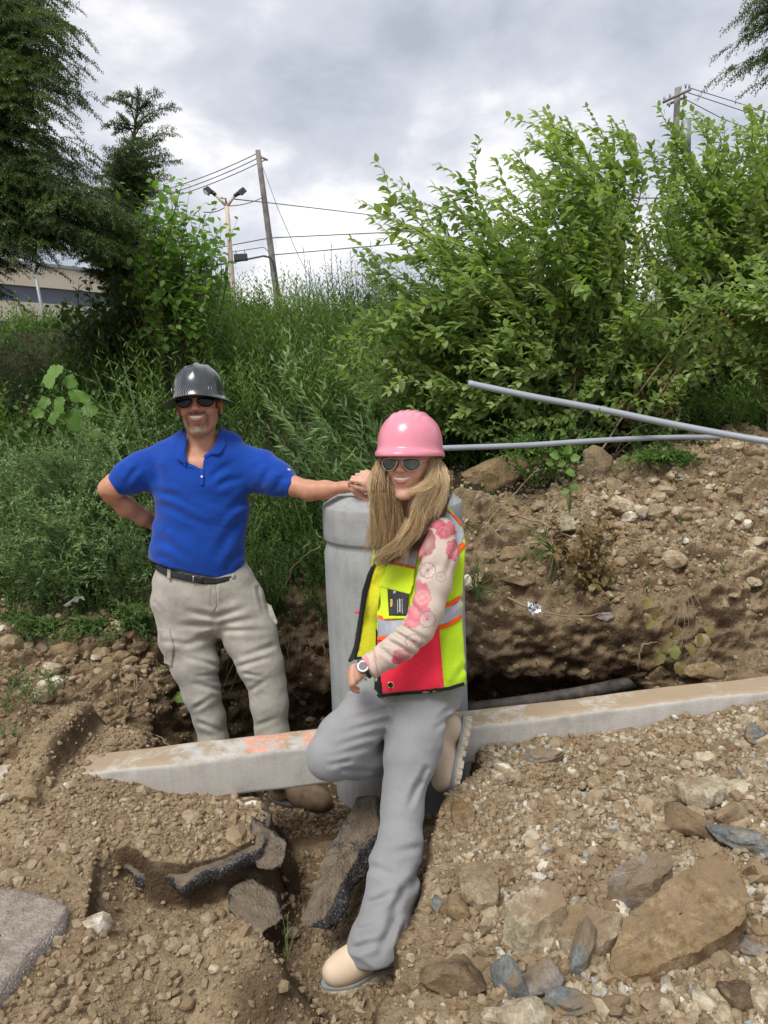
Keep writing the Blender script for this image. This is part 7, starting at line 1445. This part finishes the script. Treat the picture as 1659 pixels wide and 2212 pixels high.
pk = dv('pocket', [(822, 1262), (886, 1274), (880, 1336), (829, 1338), (824, 1320)], M_lime2, .011, .006)
dv('card_holder', [(837, 1272), (884, 1280), (880, 1330), (840, 1330)], simple('black_card', (.035, .034, .034), .3, var=.3, vs=40), .016, .0015)
M_txt = simple('pale_print', (.5, .5, .48), .6); M_ytx = simple('yellow_print', (.65, .42, .05), .6)
for p_, m_ in (([(858, 1295), (859.5, 1295), (860, 1325), (858.5, 1325)], M_txt), ([(862, 1293), (865, 1293), (865.5, 1322), (862.5, 1322)], M_txt), ([(868, 1294), (869.5, 1294), (870, 1326), (868.5, 1326)], M_txt), ([(843, 1294), (848, 1294), (848, 1311), (843, 1311)], M_ytx), ([(850, 1276), (856, 1277), (854, 1282), (849, 1282)], M_txt)): decal('card_print', p_, Vf, m_, pk, .0175, .0008, 2, 1.6, 3.2)
dv('pocket_flap', [(841, 1217), (896, 1229), (893, 1262), (886, 1284), (852, 1275), (817, 1266), (828, 1242)], M_lime2, .017, .004)
g0_ = surf(Vf, 844, 1478, 1.6, 3.2); mb = MB(); an = np.linspace(0, 2*PI, 21)[:-1]; ring = [g0_+np.array([.0105*math.cos(a), -.008, .0105*math.sin(a)]) for a in an]; ring.append(ring[0]); mb.add(*tube(ring, .0028, 8, False)); part(mb.build('grommet', simple('brass', (.75, .55, .35), .3, 1.0)), vest); disc(g0_-np.array([0, .007, 0]), (0, -1, 0), .008, .003, 'grommet_hole', M_belt, vest)
# armhole edging over the sleeve's shoulder
dv('armhole_edge', band([(905, 1200), (906, 1172), (914, 1150), (930, 1132), (945, 1124), (962, 1130), (978, 1150), (988, 1180), (988, 1200)], 3), M_refl, .008, .003)
# open front wing
wing = [(810, 1218), (800, 1240), (790, 1275), (783, 1310), (777, 1350), (770, 1395), (764, 1412), (757, 1426), (795, 1421), (812, 1416), (816, 1345), (818, 1300), (826, 1262), (838, 1225), (830, 1205)]
def wingf(poly, name, mat, off=0, th=.002):
    fl = Field((-.3, 2.1, .6), (.15, 2.75, 1.3), .006); fl.loft([(J(806, 1190, 2.55), SV, .10, .05), (J(800, 1300, 2.52), SV, .085, .05), (J(790, 1440, 2.52), SV, .085, .05)], .05); fl.disp(lambda P: creases([(800, 1260, 790, 1400, 7, .012), (815, 1250, 800, 1330, 6, .01)])(P), .03)
    return decal(name, poly, fl, mat, vest, off, th, 3.2, 1.6, 3.2)
wo_ = wingf(wing, 'open_front_lining', M_yel, .002, .003)
wingf([(806, 1216), (795, 1238), (783, 1275), (778, 1310), (772, 1350), (765, 1395), (759, 1412), (752, 1427), (756, 1431), (764, 1425), (800, 1424), (812, 1420), (812, 1416), (770, 1419), (776, 1395), (783, 1350), (789, 1312), (795, 1278), (803, 1245), (812, 1218)], 'zipper_edge', M_blk, .008, .004)
wingf([(765, 1321), (780, 1319), (779, 1324), (767, 1325)], 'red_tab', M_red, .006, .003)
wingf([(808, 1185), (814, 1190), (811, 1205), (804, 1225), (802, 1215)], 'lime_edge', M_lime2, .01, .003)
# watch and bracelet
ax = nrm(J(800, 1436, 2.215)-J(770, 1458, 2.20)); nv = nrm(np.array([-.3, -.85, .45])-ax*(np.array([-.3, -.85, .45])@ax)); sd_ = np.cross(ax, nv)
wrist = J(787, 1446, 2.21); mb = MB(); ring = [wrist+(nv*math.cos(a)*.024+sd_*math.sin(a)*.029) for a in np.linspace(0, 2*PI, 33)]; V_, F_ = tube(ring, .0055, 8, False); mb.add(V_, F_); wa = mb.build('watch_strap', M_belt); part(wa, wom); wa.name = 'wrist_watch'
cw = wrist+nv*.027; disc(cw, nv, .0195, .010, 'watch_case', M_belt, wa, 28); mb = MB(); ring = [cw+nv*.006+(ax*math.cos(a)+sd_*math.sin(a))*.0155 for a in np.linspace(0, 2*PI, 33)]; mb.add(*tube(ring, .003, 8, False)); part(mb.build('bezel', M_white), wa); disc(cw+nv*.0052, nv, .0135, .002, 'dial', M_dark, wa, 28)
mb = MB(); w2 = wrist-ax*.014
for a in np.linspace(0, 2*PI, 34)[:-1]: c_ = w2+(nv*math.cos(a)*.0225+sd_*math.sin(a)*.030); mb.add(*tube([c_-ax*.002, c_+ax*.002], .0026, 6))
br = mb.build('bracelet', M_metal); part(br, wom); br['kind'] = 'stuff'
# pink hard hat: dome with crown ribs, short peak to the front
M_pink = simple('pink_plastic', (.74, .26, .34), .25, var=.03, spec=.6)
def wprof(a):
    pr = [(math.sin(t)**.92, .118*math.cos(t)**.80) for t in np.linspace(.001, PI/2*.995, 30)]; fr = max(0, math.sin(a)); w = .045+.20*fr**4
    pr += [(1.01, -.004), (1.02, -.010)]; pr += [(1.02+w*t, -.011-.004*t-.010*t*t*fr) for t in (.3, .65, 1)]; pr += [(1.022+w, -.026-.009*fr), (1.012+w, -.027-.009*fr)]; return pr
def wrib(x, y, z):
    if z < .045: return 0
    m = min(1, (z-.045)/.03)*max(0, 1-abs(y+.05)**4*2.2); return m*sum(.0045*math.exp(-((x-c)/.055)**4) for c in (-.44, -.22, 0, .22, .44))
wh = hardhat('hard_hat', wom, WH, .29, (.104, .125), wprof, M_pink, 160, wrib, thick=.0028, cy=-.03)
mb = MB()
for x in (-.30, .30):
    c = WH.W(x, .17, .245); mb = MB(); mb.add(*boxv(c, (.030, .012, .010), WH.M@np.array(Matrix.Rotation(-x*2.2, 3, 'Z')))); o = mb.build('slot_cover', M_pink, False, .002); part(o, wh)
# aviators
M_mir = simple('mirror_lens', (.085, .083, .07), .10, .55, var=.35, vs=30, spec=.5); M_wire_ = simple('silver_rim', (.55, .50, .44), .25, 1.0); gl = MB()
lz = lambda e: smooth_poly([(e*.035, .085), (e*.12, .105), (e*.27, .098), (e*.305, .05), (e*.275, -.035), (e*.19, -.085), (e*.10, -.06), (e*.045, .01)], 3)
gy = lambda x: .455-.95*x*x
gm = MB()
for e in (-1, 1):
    p_ = lz(e); rg_ = [WH.W(x, gy(x)+.008, z) for x, z in p_]; rg_.append(rg_[0]); gm.add(*tube(rg_, .0016, 6, False)); gm.add(*tube([WH.W(e*.305, gy(.305), .07), WH.W(e*.34, .25, .07), WH.W(e*.345, .0, .06)], .0014, 6))
gm.add(*tube([WH.W(x, gy(x)+.015, .055+.01*(1-(x/.05)**2)) for x in np.linspace(-.045, .045, 6)], .0014, 6)); gm.add(*tube([WH.W(x, gy(x)+.012, .104) for x in np.linspace(-.10, .10, 6)], .0014, 6))
gw = gm.build('sunglasses', M_wire_); part(gw, wom)
for e in (-1, 1): lens_piece(WH, [tuple(q) for q in lz(e)], .462, .95, 'lens', M_mir, gw, .0015)
# hair: long strands along guide locks
def hairmat():
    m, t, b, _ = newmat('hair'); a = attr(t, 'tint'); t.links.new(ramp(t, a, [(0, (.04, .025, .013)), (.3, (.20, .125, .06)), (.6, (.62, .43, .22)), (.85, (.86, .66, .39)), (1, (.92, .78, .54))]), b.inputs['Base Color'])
    b.inputs['Roughness'].default_value = .42; b.inputs['Specular IOR Level'].default_value = .45; b.inputs['Anisotropic'].default_value = .5; return m
M_hair = hairmat()
HV, HF, HT = [], [], []; hn = 0
def lock(pts, n, r0, r1, t0, t1, sw=.00052, curl=.009, seed=0):
    """pts: (px, py, depth); n strands spread by radius r0..r1; tint t0..t1"""
    global hn; rs = np.random.RandomState(seed); P = np.array([J(*q) for q in pts]); m = 16; t = np.linspace(0, len(P)-1, m); i = np.minimum(t.astype(int), len(P)-2); f = (t-i)[:, None]
    p0, p1, p2, p3 = P[np.maximum(i-1, 0)], P[i], P[i+1], P[np.minimum(i+2, len(P)-1)]; C = .5*(2*p1+(p2-p0)*f+(2*p0-5*p1+4*p2-p3)*f**2+(3*p1-p0-3*p2+p3)*f**3)
    u = np.linspace(0, 1, m)
    for k in range(int(n*1.9)):
        o = rs.randn(3)*np.array([1, .7, .5]); o = o/max(1, np.linalg.norm(o)/1.15); off = o[None]*(r0+(r1-r0)*u[:, None]); ph = rs.rand(2)*6.3; w = curl*np.stack([np.sin(u*rs.uniform(4, 9)+ph[0]), np.cos(u*6+ph[1]), 0*u], 1)*u[:, None]*1.6
        o2 = rs.randn(3)*np.array([1, .6, .6]); w = w+o2[None]*.007*np.sin(u*rs.uniform(2, 4.5))[:, None]; L_ = rs.uniform(.72, 1.0); Q_ = C+off+w; Q_ = np.stack([np.interp(u*L_, u, Q_[:, c]) for c in range(3)], 1); V_, F_ = tube(Q_, sw*rs.uniform(.7, 1.4)*(1-.75*u**2), 3, False); F_ = np.array(F_)+hn
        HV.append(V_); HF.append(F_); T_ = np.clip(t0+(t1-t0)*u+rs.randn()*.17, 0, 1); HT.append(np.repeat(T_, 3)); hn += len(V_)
# left side of the face, falling to the chest
lock([(842, 978, 2.42), (828, 1012, 2.38), (822, 1050, 2.36), (826, 1100, 2.37), (830, 1150, 2.38), (826, 1200, 2.40)], 330, .018, .027, .74, .5, seed=1)
lock([(838, 980, 2.44), (818, 1020, 2.42), (815, 1060, 2.40), (822, 1110, 2.40), (812, 1160, 2.40), (805, 1192, 2.40)], 240, .013, .024, .66, .45, seed=2)
lock([(840, 1020, 2.38), (846, 1060, 2.36), (850, 1100, 2.36), (856, 1150, 2.36), (850, 1205, 2.36)], 170, .014, .024, .45, .5, seed=3)
lock([(845, 1080, 2.42), (842, 1120, 2.42), (836, 1170, 2.42), (826, 1215, 2.42)], 200, .026, .030, .25, .3, seed=13)
# right side: sweeps from the hat over the shoulder
lock([(934, 985, 2.43), (947, 1015, 2.38), (950, 1050, 2.35), (936, 1090, 2.34), (922, 1118, 2.34)], 330, .014, .022, .76, .78, seed=4)
lock([(928, 985, 2.40), (935, 1030, 2.34), (925, 1060, 2.33), (908, 1095, 2.33), (908, 1130, 2.33)], 260, .012, .022, .84, .80, seed=5)
lock([(940, 1000, 2.36), (928, 1040, 2.31), (905, 1058, 2.29), (885, 1062, 2.29)], 70, .010, .010, .75, .8, seed=7)
lock([(936, 1060, 2.34), (912, 1100, 2.33), (896, 1145, 2.33), (868, 1175, 2.34), (838, 1195, 2.35), (812, 1215, 2.37)], 230, .016, .020, .6, .45, seed=8)
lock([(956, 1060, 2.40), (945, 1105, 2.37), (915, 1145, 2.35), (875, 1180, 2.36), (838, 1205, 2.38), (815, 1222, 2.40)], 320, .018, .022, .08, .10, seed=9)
lock([(940, 1000, 2.46), (956, 1050, 2.44), (950, 1090, 2.41), (925, 1130, 2.38)], 200, .016, .022, .30, .15, seed=10)
lock([(885, 1120, 2.36), (875, 1150, 2.34), (872, 1180, 2.34), (868, 1225, 2.35)], 40, .012, .008, .7, .7, seed=11)
lock([(905, 1100, 2.33), (893, 1130, 2.33), (866, 1165, 2.34), (866, 1205, 2.33)], 60, .010, .014, .8, .65, seed=12)
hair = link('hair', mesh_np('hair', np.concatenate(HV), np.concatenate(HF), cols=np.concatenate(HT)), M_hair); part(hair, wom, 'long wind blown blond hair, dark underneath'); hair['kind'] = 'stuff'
